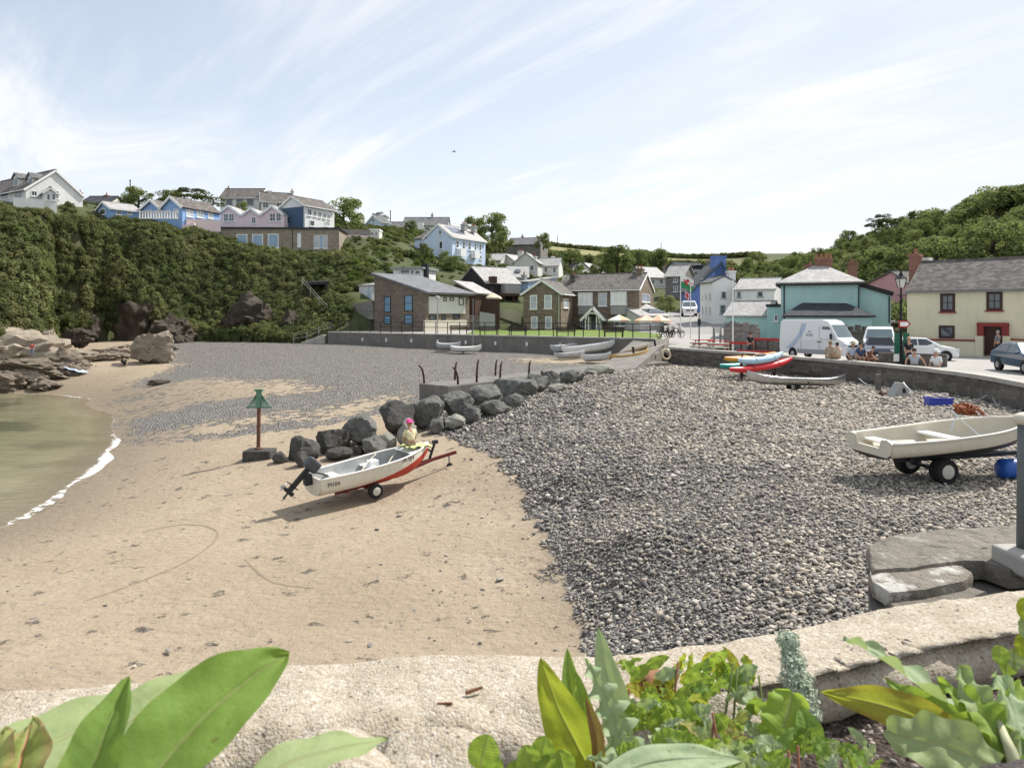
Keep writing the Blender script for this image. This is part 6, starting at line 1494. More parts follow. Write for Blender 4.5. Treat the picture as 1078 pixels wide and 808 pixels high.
for (x0, y0, d0, x1, y1, d1) in ((668, 366, 53, 704, 356, 57), (672, 372, 52, 702, 361, 56), (676, 378, 51, 694, 371, 53)):
    mb = MB(); mb.bar(P(x0, y0, d0), P(x1, y1, d1), .1, .14); mb.build('rail', WEA, ramp, world=True)
for x, y0, y1, d0 in ((669, 365, 383, 51.5), (692, 358, 378, 54.5)):
    mb = MB(); mb.tube([P(x, y1, d0), P(x - 1.5, (y0 + y1) / 2, d0), P(x - 3, y0, d0)], .08, 8); mb.build('post', BLACK, ramp, world=True)
mb = MB(); mb.ring(P(701, 373, 52), (.5, -1, .3), .35, .09, 20, 8); tag(mb.build('rope_coil', plain('buff_rope', (.5, .42, .29), .9, .2), smooth=True), 'buff coil hanging at the end of the slipway', 'rope coil')
# bits lying along the wall
g = Vector((PX(946, 30.6), 30.6, bz(PX(946, 30.6), 30.6)))
o = thing('mooring_block', 'grey triangular concrete mooring block with a dark hole on the shingle', 'mooring block', g, .2)
mb = MB(); mb.prism([(-.52, -.2, -.05), (.55, -.2, -.05), (.12, -.2, .62), (-.02, -.2, .66)], (0, .45, 0)); mb.build('block', GREYW, o, bevel=.04); mb = MB(); mb.prism([(0.02, -.213, .22), (.2, -.213, .22), (.13, -.213, .42), (.03, -.213, .42)], (0, .02, 0)); mb.build('hole', BLACK, o)
g = Vector((PX(988, 27.8), 27.8, bz(PX(988, 27.8), 27.8)))
o = thing('fish_box', 'bright blue plastic fish box with pale rope heaped in it', 'fish box', g, -.15); PB = plas('blue_plastic', (.03, .06, .42)); mb = MB()
for (c, s_) in (((0, -.24, .16), (.84, .04, .32)), ((0, .24, .16), (.84, .04, .32)), ((-.4, 0, .16), (.04, .5, .32)), ((.4, 0, .16), (.04, .5, .32)), ((0, 0, .03), (.84, .5, .04)), ((0, -.27, .31), (.9, .05, .05)), ((0, .27, .31), (.9, .05, .05))): mb.box(c, s_)
mb.build('tub', PB, o)
mb = MB()
for k in range(9): mb.ring((rng.uniform(-.2, .2), rng.uniform(-.1, .1), .27 + k * .025), (rng.uniform(-.3, .3), rng.uniform(-.3, .3), 1), rng.uniform(.1, .2), .022, 14, 5)
tag(mb.xf(Matrix.Translation(g)).build('rope_heap', plain('pale_rope', (.55, .5, .48), .9, .15), smooth=True), 'pale rope heaped on the bright blue fish box', 'rope')
def heap(label, c, r, mat, n=26, name='rope_heap', cat='rope'):
    mb = MB(); mb.sph((c.x, c.y, c.z + r * .3), (r * .85, r * .75, r * .6), 14, 8)
    for k in range(n): mb.ring((c.x + rng.gauss(0, r * .35), c.y + rng.gauss(0, r * .3), c.z + abs(rng.gauss(r * .45, r * .25))), (rng.gauss(0, .6), rng.gauss(0, .6), 1), r * rng.uniform(.25, .55), .03, 14, 5)
    tag(mb.build(name, mat, smooth=True), label, cat)
heap('rust orange heap of rope behind the cream dinghy', Vector((PX(1016, 25.3), 25.3, bz(PX(1016, 25.3), 25.3))), .38, plain('orange_rope', (.3, .1, .045), .9, .3, 8)); heap('small brown tangle of rope left of the triangular mooring block', Vector((PX(929, 31), 31, bz(PX(929, 31), 31))), .22, plain('brown_rope', (.16, .09, .07), .9, .3, 8), 12)
g = Vector((PX(1072, 15.0), 15.0, bz(PX(1072, 15), 15)))
o = thing('drum', 'blue plastic drum lying on its side at the right edge below the trolley handle', 'drum', g, .15); mb = MB(); mb.disc((-.42, 0, .2), (1, 0, 0), [(.1, -.03), (.17, 0), (.21, .06), (.2, .25), (.215, .28), (.2, .31), (.21, .55), (.17, .64), (.08, .66)], 20); mb.build('barrel', plas('royal_blue_plastic', (.02, .1, .42)), o, smooth=True); mb = MB(); mb.ring((-.42, 0, .2), (1, 0, 0), .12, .02, 14, 5); mb.build('rim', PB, o)
for i, (x0, y0, x1, y1, d0, d1, sag, lb) in enumerate(((905, 398, 950, 406, 36.6, 32.6, .35, 'sagging chain on the sea wall left of the mooring block'), (952, 402, 968, 412, 33, 31, .15, 'short chain hanging on the sea wall behind the mooring block'), (1000, 424, 1040, 415, 28.5, 28.0, .2, 'rope hanging on the sea wall above the orange heap'), (1046, 418, 1078, 430, 27.8, 26.2, .4, 'rope hanging on the sea wall at the right edge'))):
    a_, b_ = P(x0, y0, d0), P(x1, y1, d1); mb = MB(); mb.tube([a_.lerp(b_, k / 10) + Vector((-.1, -.1, -sag * 4 * (k / 10) * (1 - k / 10))) for k in range(11)], .022, 5); tag(mb.build('mooring_chain', GALV), lb, 'chain')
mb = MB(); mb.box(P(924.5, 404, 33.6), (.2, .2, .9)); tag(mb.build('mooring_post', plain('grey_timber', (.16, .15, .13), .9, .3)), 'short grey timber post against the sea wall below the lamp', 'post')

# ================================================================== VEHICLES
def vehicle(label, cat, name, loc, rz, prof, Wd, belt, tumble, paint, wheels, wr, side, screen, front, group=None, nose=.9, rear=None):
    o = thing(name, label, cat, loc, rz, group); zt = max(z for x, z in prof); xf = max(x for x, z in prof)
    def hw(x, z):
        w = Wd / 2 * (1 - tumble * max(0, (z - belt) / (zt - belt)))
        k = max(0, (x - (xf - .9)) / .9); return w * (1 - (1 - nose) * k * k)
    mb = MB(); n = len(prof)
    L = [Vector((x, hw(x, z), z)) for x, z in prof]; Rr = [Vector((x, -hw(x, z), z)) for x, z in prof]
    mb.add(L + Rr, [tuple(range(n))[::-1], tuple(range(n, 2 * n))] + [(i, (i + 1) % n, n + (i + 1) % n, n + i) for i in range(n)])
    mb.build('body', paint, o, bevel=.07, seg=3, smooth=False)
    for pl in side:
        for s_ in (-1, 1):
            mb = MB(); mb.add([Vector((x, s_ * (hw(x, z) + .006), z)) for x, z in pl] + [Vector((x, s_ * (hw(x, z) - .05), z)) for x, z in pl], [tuple(range(len(pl)))] + [(i, (i + 1) % len(pl), len(pl) + (i + 1) % len(pl), len(pl) + i) for i in range(len(pl))]); mb.build('side_window', GLASS, o)
    def across(nm, p, q, w0, w1, mat, lift=.012, par=None):
        (x0, z0), (x1, z1) = p, q; d = Vector((x1 - x0, 0, z1 - z0)).normalized(); nn = Vector((d.z, 0, -d.x)); nn = nn if (nn.x > 0) == (front >= 0) or abs(nn.x) < .01 else -nn
        mb = MB(); a_ = [Vector((x0, -w0, z0)), Vector((x0, w0, z0)), Vector((x1, w1, z1)), Vector((x1, -w1, z1))]
        mb.add([v + nn * lift for v in a_] + [v - nn * .04 for v in a_], [(0, 1, 2, 3), (0, 1, 5, 4), (1, 2, 6, 5), (2, 3, 7, 6), (3, 0, 4, 7)]); return mb.build(nm, mat, o)
    p, q = screen; across('windscreen', p, q, hw(*p) - .1, hw(*q) - .12, GLASSC if False else plain('windscreen_glass', (.11, .15, .165), .06, .2, .4, spec=.8) if paint is not PNAV else plain('dark_windscreen', (.012, .016, .022), .2, .2, .4, spec=.15))
    for x in wheels:
        for s_ in (-1, 1):
            wheel(o, (x, s_ * (Wd / 2 - .1), wr), wr, .22, rim=GALV); mb = MB(); mb.disc((x, s_ * (Wd / 2 - .08), wr + .03), (0, s_, 0), [(wr * 1.16, 0), (wr * 1.16, .085)], 20); mb.build('wheel_arch', BLACK, o)
    return o, hw, across
def front_end(o, hw, xf, zl, zg, zp, w, paint, lamp=None):
    for s_ in (-1, 1):
        mb = MB(); mb.box((xf - .12, s_ * (w / 2 - .2), zl), (.2, .32, .17), s_ * -.35); mb.build('headlight', plain('headlight_glass', (.6, .62, .64), .1, .05, spec=.8), o, bevel=.03)
    mb = MB(); mb.box((xf - .02, 0, zg), (.08, w * .55, .2)); mb.build('grille', BLACK, o, bevel=.02)
    mb = MB(); mb.box((xf - .05, 0, zp - .12), (.14, w * .82, .16)); mb.build('bumper', paint, o, bevel=.04); mb = MB(); mb.box((xf + .035, 0, zp - .05), (.02, .52, .11)); mb.build('number_plate', WHITE, o)
    for s_ in (-1, 1):
        pass
PW = plain('white_vehicle_paint', (.76, .77, .78), .22, .03, 1, spec=.5, coat=.3); PBLU = plain('blue_grey_vehicle_paint', (.055, .10, .155), .18, .1, 1, spec=.5, coat=.6); PNAV = plain('navy_vehicle_paint', (.012, .018, .04), .2, .1, 1, spec=.5, coat=.6)
vprof = [(-3.3, .42), (-3.34, 1.2), (-3.28, 2.55), (-3.1, 2.74), (1.05, 2.76), (1.6, 2.66), (1.86, 2.45), (2.62, 1.55), (3.15, 1.32), (3.3, 1.1), (3.34, .6), (3.28, .36)]
vn, hw, ac = vehicle('large white high roofed panel van parked behind the sea wall', 'van', 'panel_van', (PX(862, 46.8), 46.8, 3.05), R(-56), vprof, 2.05, 1.4, .1, PW, (-1.9, 2.35), .36, [[(1.0, 1.42), (2.45, 1.42), (1.95, 2.12), (1.75, 2.3), (1.1, 2.3)]], ((1.9, 2.4), (2.6, 1.58)), 1)
vn.scale = (.7, .86, .93); front_end(vn, hw, 3.32, 1.08, .95, .62, 2.0, DARKM)
for s_ in (-1, 1): mb = MB(); mb.box((2.15, s_ * 1.22, 1.65), (.14, .2, .36)); mb.build('mirror', BLACK, vn, bevel=.03)
mb = MB(); mb.box((.3, -1.01, .56), (3.4, .06, .3)); mb.build('side_skirt', GREYW, vn)
for x in (-1.0, .85, 2.05):
    mb = MB(); mb.box((x, -hw(x, 1.3) - .001, 1.5), (.018, .012, 1.7 if x < 2 else 1.0)); mb.build('door_seam', plain('seam_grey', (.2, .2, .21), .7), vn)
for x in (.72, 1.0):
    mb = MB(); mb.box((x, -hw(x, 1.25) - .015, 1.25), (.16, .03, .05)); mb.build('door_handle', BLACK, vn)
STR = plain('blue_grey_stripe', (.45, .53, .66), .35, .05)
mb = MB(); q0 = [(-1.35 + .35 * (k / 10) ** .5 * 1.0 - (1 - k / 10) ** 2 * 1.3, .75 + 1.75 * k / 10) for k in range(11)]
mb.grid([[Vector((x, -hw(x, z) - .008, z)), Vector((x + .5, -hw(x + .5, z) - .008, z))] for x, z in q0]); mb.build('stripe', STR, vn)
TXD = plain('sign_writing', (.16, .17, .2), .6)
for tx, sz, z in (('eat', .26, 1.95), ('MORE', .27, 1.68)): text_mesh(tx, sz, TXD, 'lettering', vn, Matrix.Translation((-.15, -hw(0, z) - .012, z)) @ Matrix.Rotation(R(90), 4, 'X') @ Matrix.Rotation(R(0), 4, 'Y'))
mprof = [(-2.3, .4), (-2.35, 1.3), (-2.2, 1.95), (-1.9, 2.02), (.5, 2.02), (1.0, 1.9), (1.75, 1.22), (2.3, 1.02), (2.42, .75), (2.4, .35)]
v2, hw, ac = vehicle('white people carrier facing the sea, parked behind the navy car', 'van', 'people_carrier', (PX(930, 50), 50.5, 3.05), R(-118), mprof, 1.95, 1.2, .18, PW, (-1.4, 1.5), .33, [[(-1.9, 1.25), (.2, 1.25), (.2, 1.8), (-1.8, 1.8)], [(.3, 1.25), (1.4, 1.25), (.75, 1.78), (.3, 1.8)]], ((1.02, 1.88), (1.7, 1.27)), 1); front_end(v2, hw, 2.4, .92, .75, .55, 1.9, PW)
cprof = [(-2.1, .35), (-2.15, .8), (-2.05, 1.0), (-1.75, 1.12), (-1.25, 1.42), (-.5, 1.5), (.25, 1.47), (1.05, 1.02), (1.85, .86), (2.1, .68), (2.14, .45), (2.08, .28)]
cside = [[(-1.5, 1.02), (-.35, 1.02), (-.35, 1.4), (-1.1, 1.36)], [(-.27, 1.02), (.85, 1.02), (.2, 1.4), (-.27, 1.41)]]
def car(label, loc, rz, paint):
    o, hw, ac = vehicle(label, 'car', 'parked_car', loc, rz, cprof, 1.8, .95, .22, paint, (-1.3, 1.32), .31, cside, ((.27, 1.445), (1.0, 1.05)), 1); front_end(o, hw, 2.12, .72, .55, .5, 1.75, paint)
    for s_ in (-1, 1): mb = MB(); mb.box((.75, s_ * .98, 1.02), (.12, .18, .13)); mb.build('mirror', paint, o, bevel=.03)
    return o
car('navy blue car facing the sea behind the green sign boards', (PX(930, 44.8), 45.2, 3.05), R(-116), PNAV)
car('white car side on behind the seated people and the lamp post', (PX(966, 46), 46, 3.0), R(-8), PW)
car('blue grey hatchback facing the sea at the right edge', (PX(1087, 36), 36.2, 3.05), R(-100), PBLU)
v3, hw, ac = vehicle('white van coming down the village street between the houses', 'van', 'delivery_van', (PX(725, 96), 96, 5.66), R(-100), mprof, 1.95, 1.2, .18, PW, (-1.4, 1.5), .33, [[(.3, 1.25), (1.4, 1.25), (.75, 1.78), (.3, 1.8)]], ((1.02, 1.88), (1.7, 1.27)), 1); front_end(v3, hw, 2.4, .92, .75, .55, 1.9, PW)

# ================================================================== PEOPLE
SKIN = plain('skin', (.46, .27, .19), .6, .08, 6); 
def skin_obj(name, J, E, rad, mat, parent, extra=None, sub=1):
    me = bpy.data.meshes.new(name); me.from_pydata([tuple(p) for p in J], E, [])
    o = bpy.data.objects.new(name, me); COL.objects.link(o); md = o.modifiers.new('skin', 'SKIN'); md.use_smooth_shade = True
    for i, r in enumerate(rad):
        r = r if isinstance(r, tuple) else (r, r); sv = me.skin_vertices[0].data[i]; sv.radius = r; sv.use_root = (i == 0)
    s_ = o.modifiers.new('sub', 'SUBSURF'); s_.levels = sub
    dg = bpy.context.evaluated_depsgraph_get(); new = bpy.data.meshes.new_from_object(o.evaluated_get(dg)); bpy.data.objects.remove(o)
    if extra is not None:
        bm = bmesh.new(); bm.from_mesh(new); vs = [bm.verts.new(p) for p in extra.v]
        for f in extra.f:
            try: bm.faces.new([vs[i] for i in f])
            except ValueError: pass
        bmesh.ops.recalc_face_normals(bm, faces=bm.faces); bm.to_mesh(new); bm.free()
    new.materials.clear(); new.materials.append(mat); new.polygons.foreach_set('use_smooth', [True] * len(new.polygons))
    new.polygons.foreach_set('material_index', [0] * len(new.polygons))
    ob = bpy.data.objects.new(name, new); COL.objects.link(ob); ob.parent = parent; return ob
def person(label, loc, rz, pose, shirt, legs, hair, hat=None, sc=1.0, sleeve=True, lean=0.0, armL=None, armR=None):
    o = thing('person', label, 'person', loc, rz); o.scale = (sc, sc, sc)
    V = Vector; pz = .95 if pose == 'stand' else .14
    fw = lambda h: -lean * h
    pel = V((0, 0, pz)); wa = V((0, fw(.18), pz + .18)); ch = V((0, fw(.42), pz + .40)); nk = V((0, fw(.56) - .01, pz + .57)); hdb = V((0, fw(.62) - .02, pz + .66)); hdt = V((0, fw(.7) - .03, pz + .78))
    J = [pel, wa, ch, nk, hdb, hdt]; E = [(0, 1), (1, 2), (2, 3), (3, 4), (4, 5)]; rad = [(.155, .115), (.14, .105), (.165, .115), .058, .085, .085]
    def chain(pts, rs, root):
        prev = root; ids = []
        for p, r in zip(pts, rs): J.append(V(p)); rad.append(r); E.append((prev, len(J) - 1)); prev = len(J) - 1; ids.append(prev)
        return ids
    hands = []; arms = []; lg = []
    for s_, arm in ((-1, armL), (1, armR)):
        sh = ch + V((s_ * .19, 0, .07)); arm = arm or (V((s_ * .27, -.02 - lean * .1, -.2)), V((s_ * .22, -.2 - lean * .2, -.38)) if pose != 'stand' else V((s_ * .26, -.08, -.44)))
        el, wr = ch + V(arm[0]), ch + V(arm[1]); dirn = (wr - el).normalized(); hd_ = wr + dirn * .09
        chain([sh, el, wr, hd_], [.06, .046, .032, (.042, .026)], 2); arms.append((sh, el, wr)); hands.append((wr, dirn, s_))
        hip = pel + V((s_ * .095, 0, -.04))
        if pose == 'stand': pts = [hip, pel + V((s_ * .11, -.03, -.46)), pel + V((s_ * .11, .02, -.87)), pel + V((s_ * .12, -.12, -.915))]
        elif pose == 'sit': pts = [hip, pel + V((s_ * .13, -.44, .0)), pel + V((s_ * .12, -.42, -.42)), pel + V((s_ * .13, -.56, -.47))]
        else: pts = [hip, pel + V((s_ * .16, -.36, .22)), pel + V((s_ * .14, -.5, -.08)), pel + V((s_ * .14, -.64, -.1))]      # knees drawn up
        chain(pts, [.085, .058, .04, .035], 0); lg.append(pts)
    ex = MB(); fd = (hdt - hdb).normalized(); cen = hdb.lerp(hdt, .5)
    ex.sph(cen + V((0, -.098, -.015)), (.017, .024, .026), 8, 6)
    for s_ in (-1, 1): ex.sph(cen + V((s_ * .088, .01, -.01)), (.014, .024, .034), 8, 6); ex.sph(cen + V((s_ * .034, -.085, .02)), .013, 8, 6)
    ex.sph(cen + V((0, -.086, -.06)), (.028, .014, .01), 8, 6)
    for wr, dn, s_ in hands:      # four unequal fingers and a thumb
        sd = dn.cross(V((0, 1, 0))); sd = sd.normalized() if sd.length > .01 else V((1, 0, 0)); pn = sd.cross(dn)
        for k, l_ in enumerate((.062, .074, .07, .055)):
            b0 = wr + dn * .115 + sd * (-.027 + k * .018); ex.tube([b0, b0 + dn * l_ * .5 + pn * .008, b0 + dn * l_ * .85 + pn * .03], [.009, .0085, .007], 6)
        b0 = wr + dn * .05 + sd * -.035; ex.tube([b0, b0 + dn * .03 - sd * .025, b0 + dn * .06 - sd * .03 + pn * .015], [.011, .01, .008], 6)
    skin_obj('body', J, E, rad, SKIN, o, ex)
    # clothes follow the same joints a little larger
    J2 = [wa.lerp(pel, .7), wa, ch, ch.lerp(nk, .62)]; E2 = [(0, 1), (1, 2), (2, 3)]; r2 = [(.178, .138), (.168, .132), (.19, .142), (.085, .078)]
    for (sh, el, wr) in arms:
        k = len(J2); J2 += [sh, sh.lerp(el, .9 if sleeve else .5)]; E2 += [(2, k), (k, k + 1)]; r2 += [.078, .064]
    skin_obj('shirt', J2, E2, r2, shirt, o)
    J3 = [pel + V((0, 0, .06)), pel]; E3 = [(0, 1)]; r3 = [(.17, .13), (.178, .14)]
    for pts in lg:
        k = len(J3); J3 += [V(pts[0]), V(pts[1]), V(pts[1]).lerp(V(pts[2]), .85)]; E3 += [(1, k), (k, k + 1), (k + 1, k + 2)]; r3 += [.1, .075, .058]
    skin_obj('trousers', J3, E3, r3, legs, o)
    mb = MB(); mb.sph(cen + V((0, .022, .03)), (.105, .1, .1), 14, 9); mb.build('hair', hair, o, smooth=True)
    for pts in lg:
        mb = MB(); p, q = V(pts[2]), V(pts[3]); mb.sph(p.lerp(q, .6), (.05, .13, .05), 10, 6); mb.build('shoe', DARKM, o, smooth=True)
    if hat:
        mb = MB(); c = cen + V((0, .01, .055)); mb.disc(c, (0, -.15, 1), [(.2, -.01), (.205, .0), (.125, .02), (.122, .09), (.08, .125), (.01, .13)], 16); mb.build('hat', hat, o, smooth=True)
    return o
def cl(n, c): return plain('cloth_' + n, c, .85, .12, 5)
HAIRD = cl('dark_hair', (.03, .02, .015)); HAIRG = cl('grey_hair', (.4, .38, .36)); HAIRB = cl('fair_hair', (.3, .2, .1))
def wallpt(px, d, dy=.0): return (PX(px, d), d + dy, 3.5)
person('person wrapped in a beige towel sitting on the sea wall below the van', wallpt(876.5, 39.9, .25), R(165), 'sit', cl('beige', (.42, .36, .27)), cl('beige', (.42, .36, .27)), HAIRB, lean=.12)
person('person in a cream top sitting on the sea wall below the van, right of two', wallpt(884.5, 39.5, .25), R(200), 'sit', cl('cream', (.55, .45, .33)), cl('tan', (.35, .26, .18)), HAIRD, sc=.93, lean=.1)
person('person in pale blue shirt and straw hat sitting right of the panel van', wallpt(904.5, 38.3, .7), R(-20), 'sit', cl('pale_blue', (.5, .55, .68)), cl('khaki', (.3, .24, .17)), HAIRG, hat=cl('straw', (.55, .48, .32)), lean=.1)
person('person in a navy top with dark hair sitting right of the straw hat', wallpt(911.5, 38.0, .6), R(15), 'sit', cl('navy_blue', (.05, .07, .14)), cl('brown', (.25, .12, .08)), HAIRD, armR=(Vector((.3, -.05, -.15)), Vector((.2, -.25, -.3))))
person('person in rust brown top bending low beside the navy and white top', wallpt(921.5, 37.6, .8), R(60), 'sit', cl('rust', (.22, .09, .06)), cl('brown', (.25, .12, .08)), HAIRD, sc=.8, lean=.5)
person('bald person in black standing by the white car behind the lamp post', (PX(956.5, 40.2), 40.2, 2.92), R(10), 'stand', cl('black', (.02, .02, .025)), cl('black', (.02, .02, .025)), SKIN)
person('broad person in light grey t-shirt with arms spread sitting on the quay', (PX(962.5, 36.4), 36.4, 3.2), R(-10), 'sit', cl('light_grey', (.42, .45, .48)), cl('dark_shorts', (.06, .07, .1)), HAIRD, sc=1.08, sleeve=False, armL=(Vector((-.36, -.02, -.1)), Vector((-.42, -.15, -.38))), armR=(Vector((.36, -.02, -.1)), Vector((.44, -.15, -.36))))
person('person in white shirt and white cap sitting at the right end of the quay group', (PX(986.5, 35.2), 35.2, 3.25), R(-60), 'sit', cl('white', (.75, .74, .74)), cl('stone_trousers', (.4, .36, .3)), HAIRG, hat=cl('white', (.75, .74, .74)), lean=.15)
person('person in dark jacket with a magenta collar bending between the red rail barriers', (PX(788.5, 49.5), 49.5, 3.02), R(25), 'stand', cl('black', (.02, .02, .025)), cl('dark_jeans', (.03, .035, .05)), HAIRD, hat=None, lean=.25, sc=.95)
person('grey haired person in grey jumper at the dark red doorway of the cream cottage', (PX(1050.5, 48.6), 48.6, 3.05), R(-150), 'stand', cl('grey_jumper', (.2, .2, .23)), cl('black', (.02, .02, .025)), HAIRG, sc=1.02)
person('child in a red top standing on the tan rocks at the left edge', (PX(33.5, 59.5), 59.5, PZ(375, 59.5)), R(20), 'stand', cl('red', (.5, .06, .06)), cl('blue_shorts', (.16, .2, .3)), HAIRD, sc=.66)
gp = gz(130, 387, 1.3); person('person in dark clothes crouching on the sand near the reef', (gp[0], gp[1], bz(gp[0], gp[1])), R(40), 'crouch', cl('black', (.02, .02, .025)), cl('dark_jeans', (.03, .035, .05)), HAIRD, lean=.3, sc=.85)
# child on the bow of the white dinghy, in sun hat, with a pale towel
bow = S1 + Vector((math.cos(hd1), math.sin(hd1), 0)) * 3.12; bow.z = 1.97
LIME = cl('pale_lime', (.6, .62, .3)); PINKH = cl('hot_pink', (.8, .07, .32))
person('child in a hot pink sun hat and pale yellow top on the dinghy bow', bow, R(-150), 'crouch', cl('pale_yellow', (.66, .6, .38)), cl('khaki', (.3, .24, .17)), HAIRB, hat=PINKH, sc=.78, lean=.35, armL=(Vector((-.25, -.1, -.2)), Vector((-.16, -.38, -.32))), armR=(Vector((.25, -.1, -.2)), Vector((.16, -.38, -.32))))
mb = MB(); a0 = bow + Vector((.05, -.32, -.04)); e0 = Vector((math.cos(hd1 - .1), math.sin(hd1 - .1), 0)); e1 = Vector((-e0.y, e0.x, 0))
for dz in (0, .025):
    mb.grid([[a0 + e0 * (i * .06 - .15) + e1 * (j * .12) + Vector((0, 0, dz + .05 + .03 * math.sin(i * 1.3 + j))) for j in range(6)] for i in range(15)])
tag(mb.build('towel', LIME, smooth=True), 'pale lime towel spread over the bow of the dinghy beside the child', 'towel')
mb = MB(); c = P(77, 390, 59.2); mb.grid([[c + Vector((i * .22 - .8, j * .2, .04 * math.sin(i * 2 + j) - i * .06 + .25)) for j in range(6)] for i in range(8)]); mb.grid([[c + Vector((i * .22 - .8, j * .2, .04 * math.sin(i * 2 + j) - i * .06 + .23)) for j in range(6)] for i in range(8)])
tag(mb.build('towel', cl('sky_towel', (.4, .48, .62)), smooth=True), 'pale blue towel laid on the sloping brown reef', 'towel')
# gull
o = thing('gull', 'lone gull gliding high above the village', 'bird', P(478, 160, 60), .4); o.scale = (.6, .6, .6)
mb = MB(); mb.tube([(-.28, 0, 0), (-.1, 0, .02), (.1, 0, .02), (.22, 0, .03), (.3, 0, .02)], [.02, .06, .065, .045, .01], 8)
for s_ in (-1, 1): mb.grid([[Vector((.1 - .05 * k, s_ * k * .16, .03 + .09 * k * (1 - k / 5))), Vector((-.08 - .05 * k + .02 * k, s_ * k * .16, .035 + .09 * k * (1 - k / 5)))] for k in range(5)])
mb.build('body', plain('gull_grey', (.3, .3, .3), .8), o)
# ================================================================== VEGETATION
def leaf_cloud(clumps, per, ls, seed, elong=1.5, up=.35):
    r = np.random.RandomState(seed); V = []
    for c, rad in clumps:
        d = r.normal(size=(per, 3)); d /= np.linalg.norm(d, axis=1)[:, None]
        d[:, 2] = np.where(d[:, 2] < -.75, -d[:, 2], d[:, 2])
        rr = (0.5 + 0.5 * r.rand(per) ** .6)[:, None]
        p = np.asarray(c) + d * rr * np.asarray(rad)
        nrm = d + r.normal(size=(per, 3)) * .65 + np.array([0, 0, up]); nrm /= np.linalg.norm(nrm, axis=1)[:, None]
        t = np.cross(nrm, r.normal(size=(per, 3))); t /= np.linalg.norm(t, axis=1)[:, None]; b = np.cross(nrm, t)
        s = (ls * (.55 + .8 * r.rand(per)))[:, None]
        V.append(np.stack([p - t * s * elong * .5, p + b * s * .5, p + t * s * elong * .5, p - b * s * .5], 1))
    return np.concatenate(V).reshape(-1, 3)
def cloud_mesh(name, V, mat):
    me = bpy.data.meshes.new(name); n = len(V) // 4
    me.vertices.add(len(V)); me.vertices.foreach_set('co', V.astype(np.float32).ravel())
    me.loops.add(n * 4); me.loops.foreach_set('vertex_index', np.arange(n * 4, dtype=np.int32))
    me.polygons.add(n); me.polygons.foreach_set('loop_start', np.arange(0, n * 4, 4, dtype=np.int32)); me.polygons.foreach_set('loop_total', np.full(n, 4, np.int32))
    me.update(calc_edges=True); me.materials.append(mat)
    return me
LEAFD = foliage('scrub_leaves', [(.06, .072, .036), (.105, .122, .055), (.17, .18, .08), (.25, .23, .12)], .4, nscale=.16)
LEAFG = foliage('tree_leaves', [(.10, .128, .058), (.155, .19, .08), (.215, .25, .105), (.3, .31, .15)], .45, nscale=.2)
LEAFO = foliage('pine_needles', [(.04, .05, .022), (.065, .08, .032), (.1, .11, .045)], .2)
LEAFY = foliage('garden_leaves', [(.07, .10, .025), (.12, .16, .04), (.18, .2, .06)], .3)
BARK = plain('bark', (.09, .07, .05), .95, .3, 4, .6)
def unlinked(name, me):
    return bpy.data.objects.new(name, me)
def clump_proto(i, mat, n=8, per=70, ls=.145):
    r = random.Random(i * 7 + 3); cl_ = []
    for k in range(n):
        a = r.uniform(0, 6.28); q = r.uniform(.1, .75); cl_.append(((math.cos(a) * q, math.sin(a) * q, r.uniform(.15, .75)), np.array([1, 1, .85]) * r.uniform(.3, .55)))
    return unlinked('scrub_clump', cloud_mesh('scrub_clump', leaf_cloud(cl_, per, ls, i), mat))
SCR = [clump_proto(i, LEAFD) for i in range(5)] + [clump_proto(9, LEAFG)]
def near_house(X, Y, m=1.5, front=3.0):
    bad = np.zeros(len(X), bool)
    for h in HOUSES:
        dx, dy = X - h.a.x, Y - h.a.y; u = dx * h.u.x + dy * h.u.y; t_ = dx * h.n.x + dy * h.n.y
        bad |= (u > -m) & (u < h.Wd + m) & (t_ > -front) & (t_ < h.D + m)
    return bad
HM = bpy.data.objects['hillside'].data; _n = len(HM.polygons)
HC = np.empty(_n * 3, np.float32); HM.polygons.foreach_get('center', HC); HC = HC.reshape(-1, 3); HA = np.empty(_n, np.float32); HM.polygons.foreach_get('area', HA)
HN = np.empty(_n * 3, np.float32); HM.polygons.foreach_get('normal', HN); HN = HN.reshape(-1, 3)
HV = np.empty(len(HM.vertices) * 3, np.float32); HM.vertices.foreach_get('co', HV); HV = HV.reshape(-1, 3); HL = np.empty(_n * 4, np.int32); HM.loops.foreach_get('vertex_index', HL); HQ = HV[HL.reshape(-1, 4)]
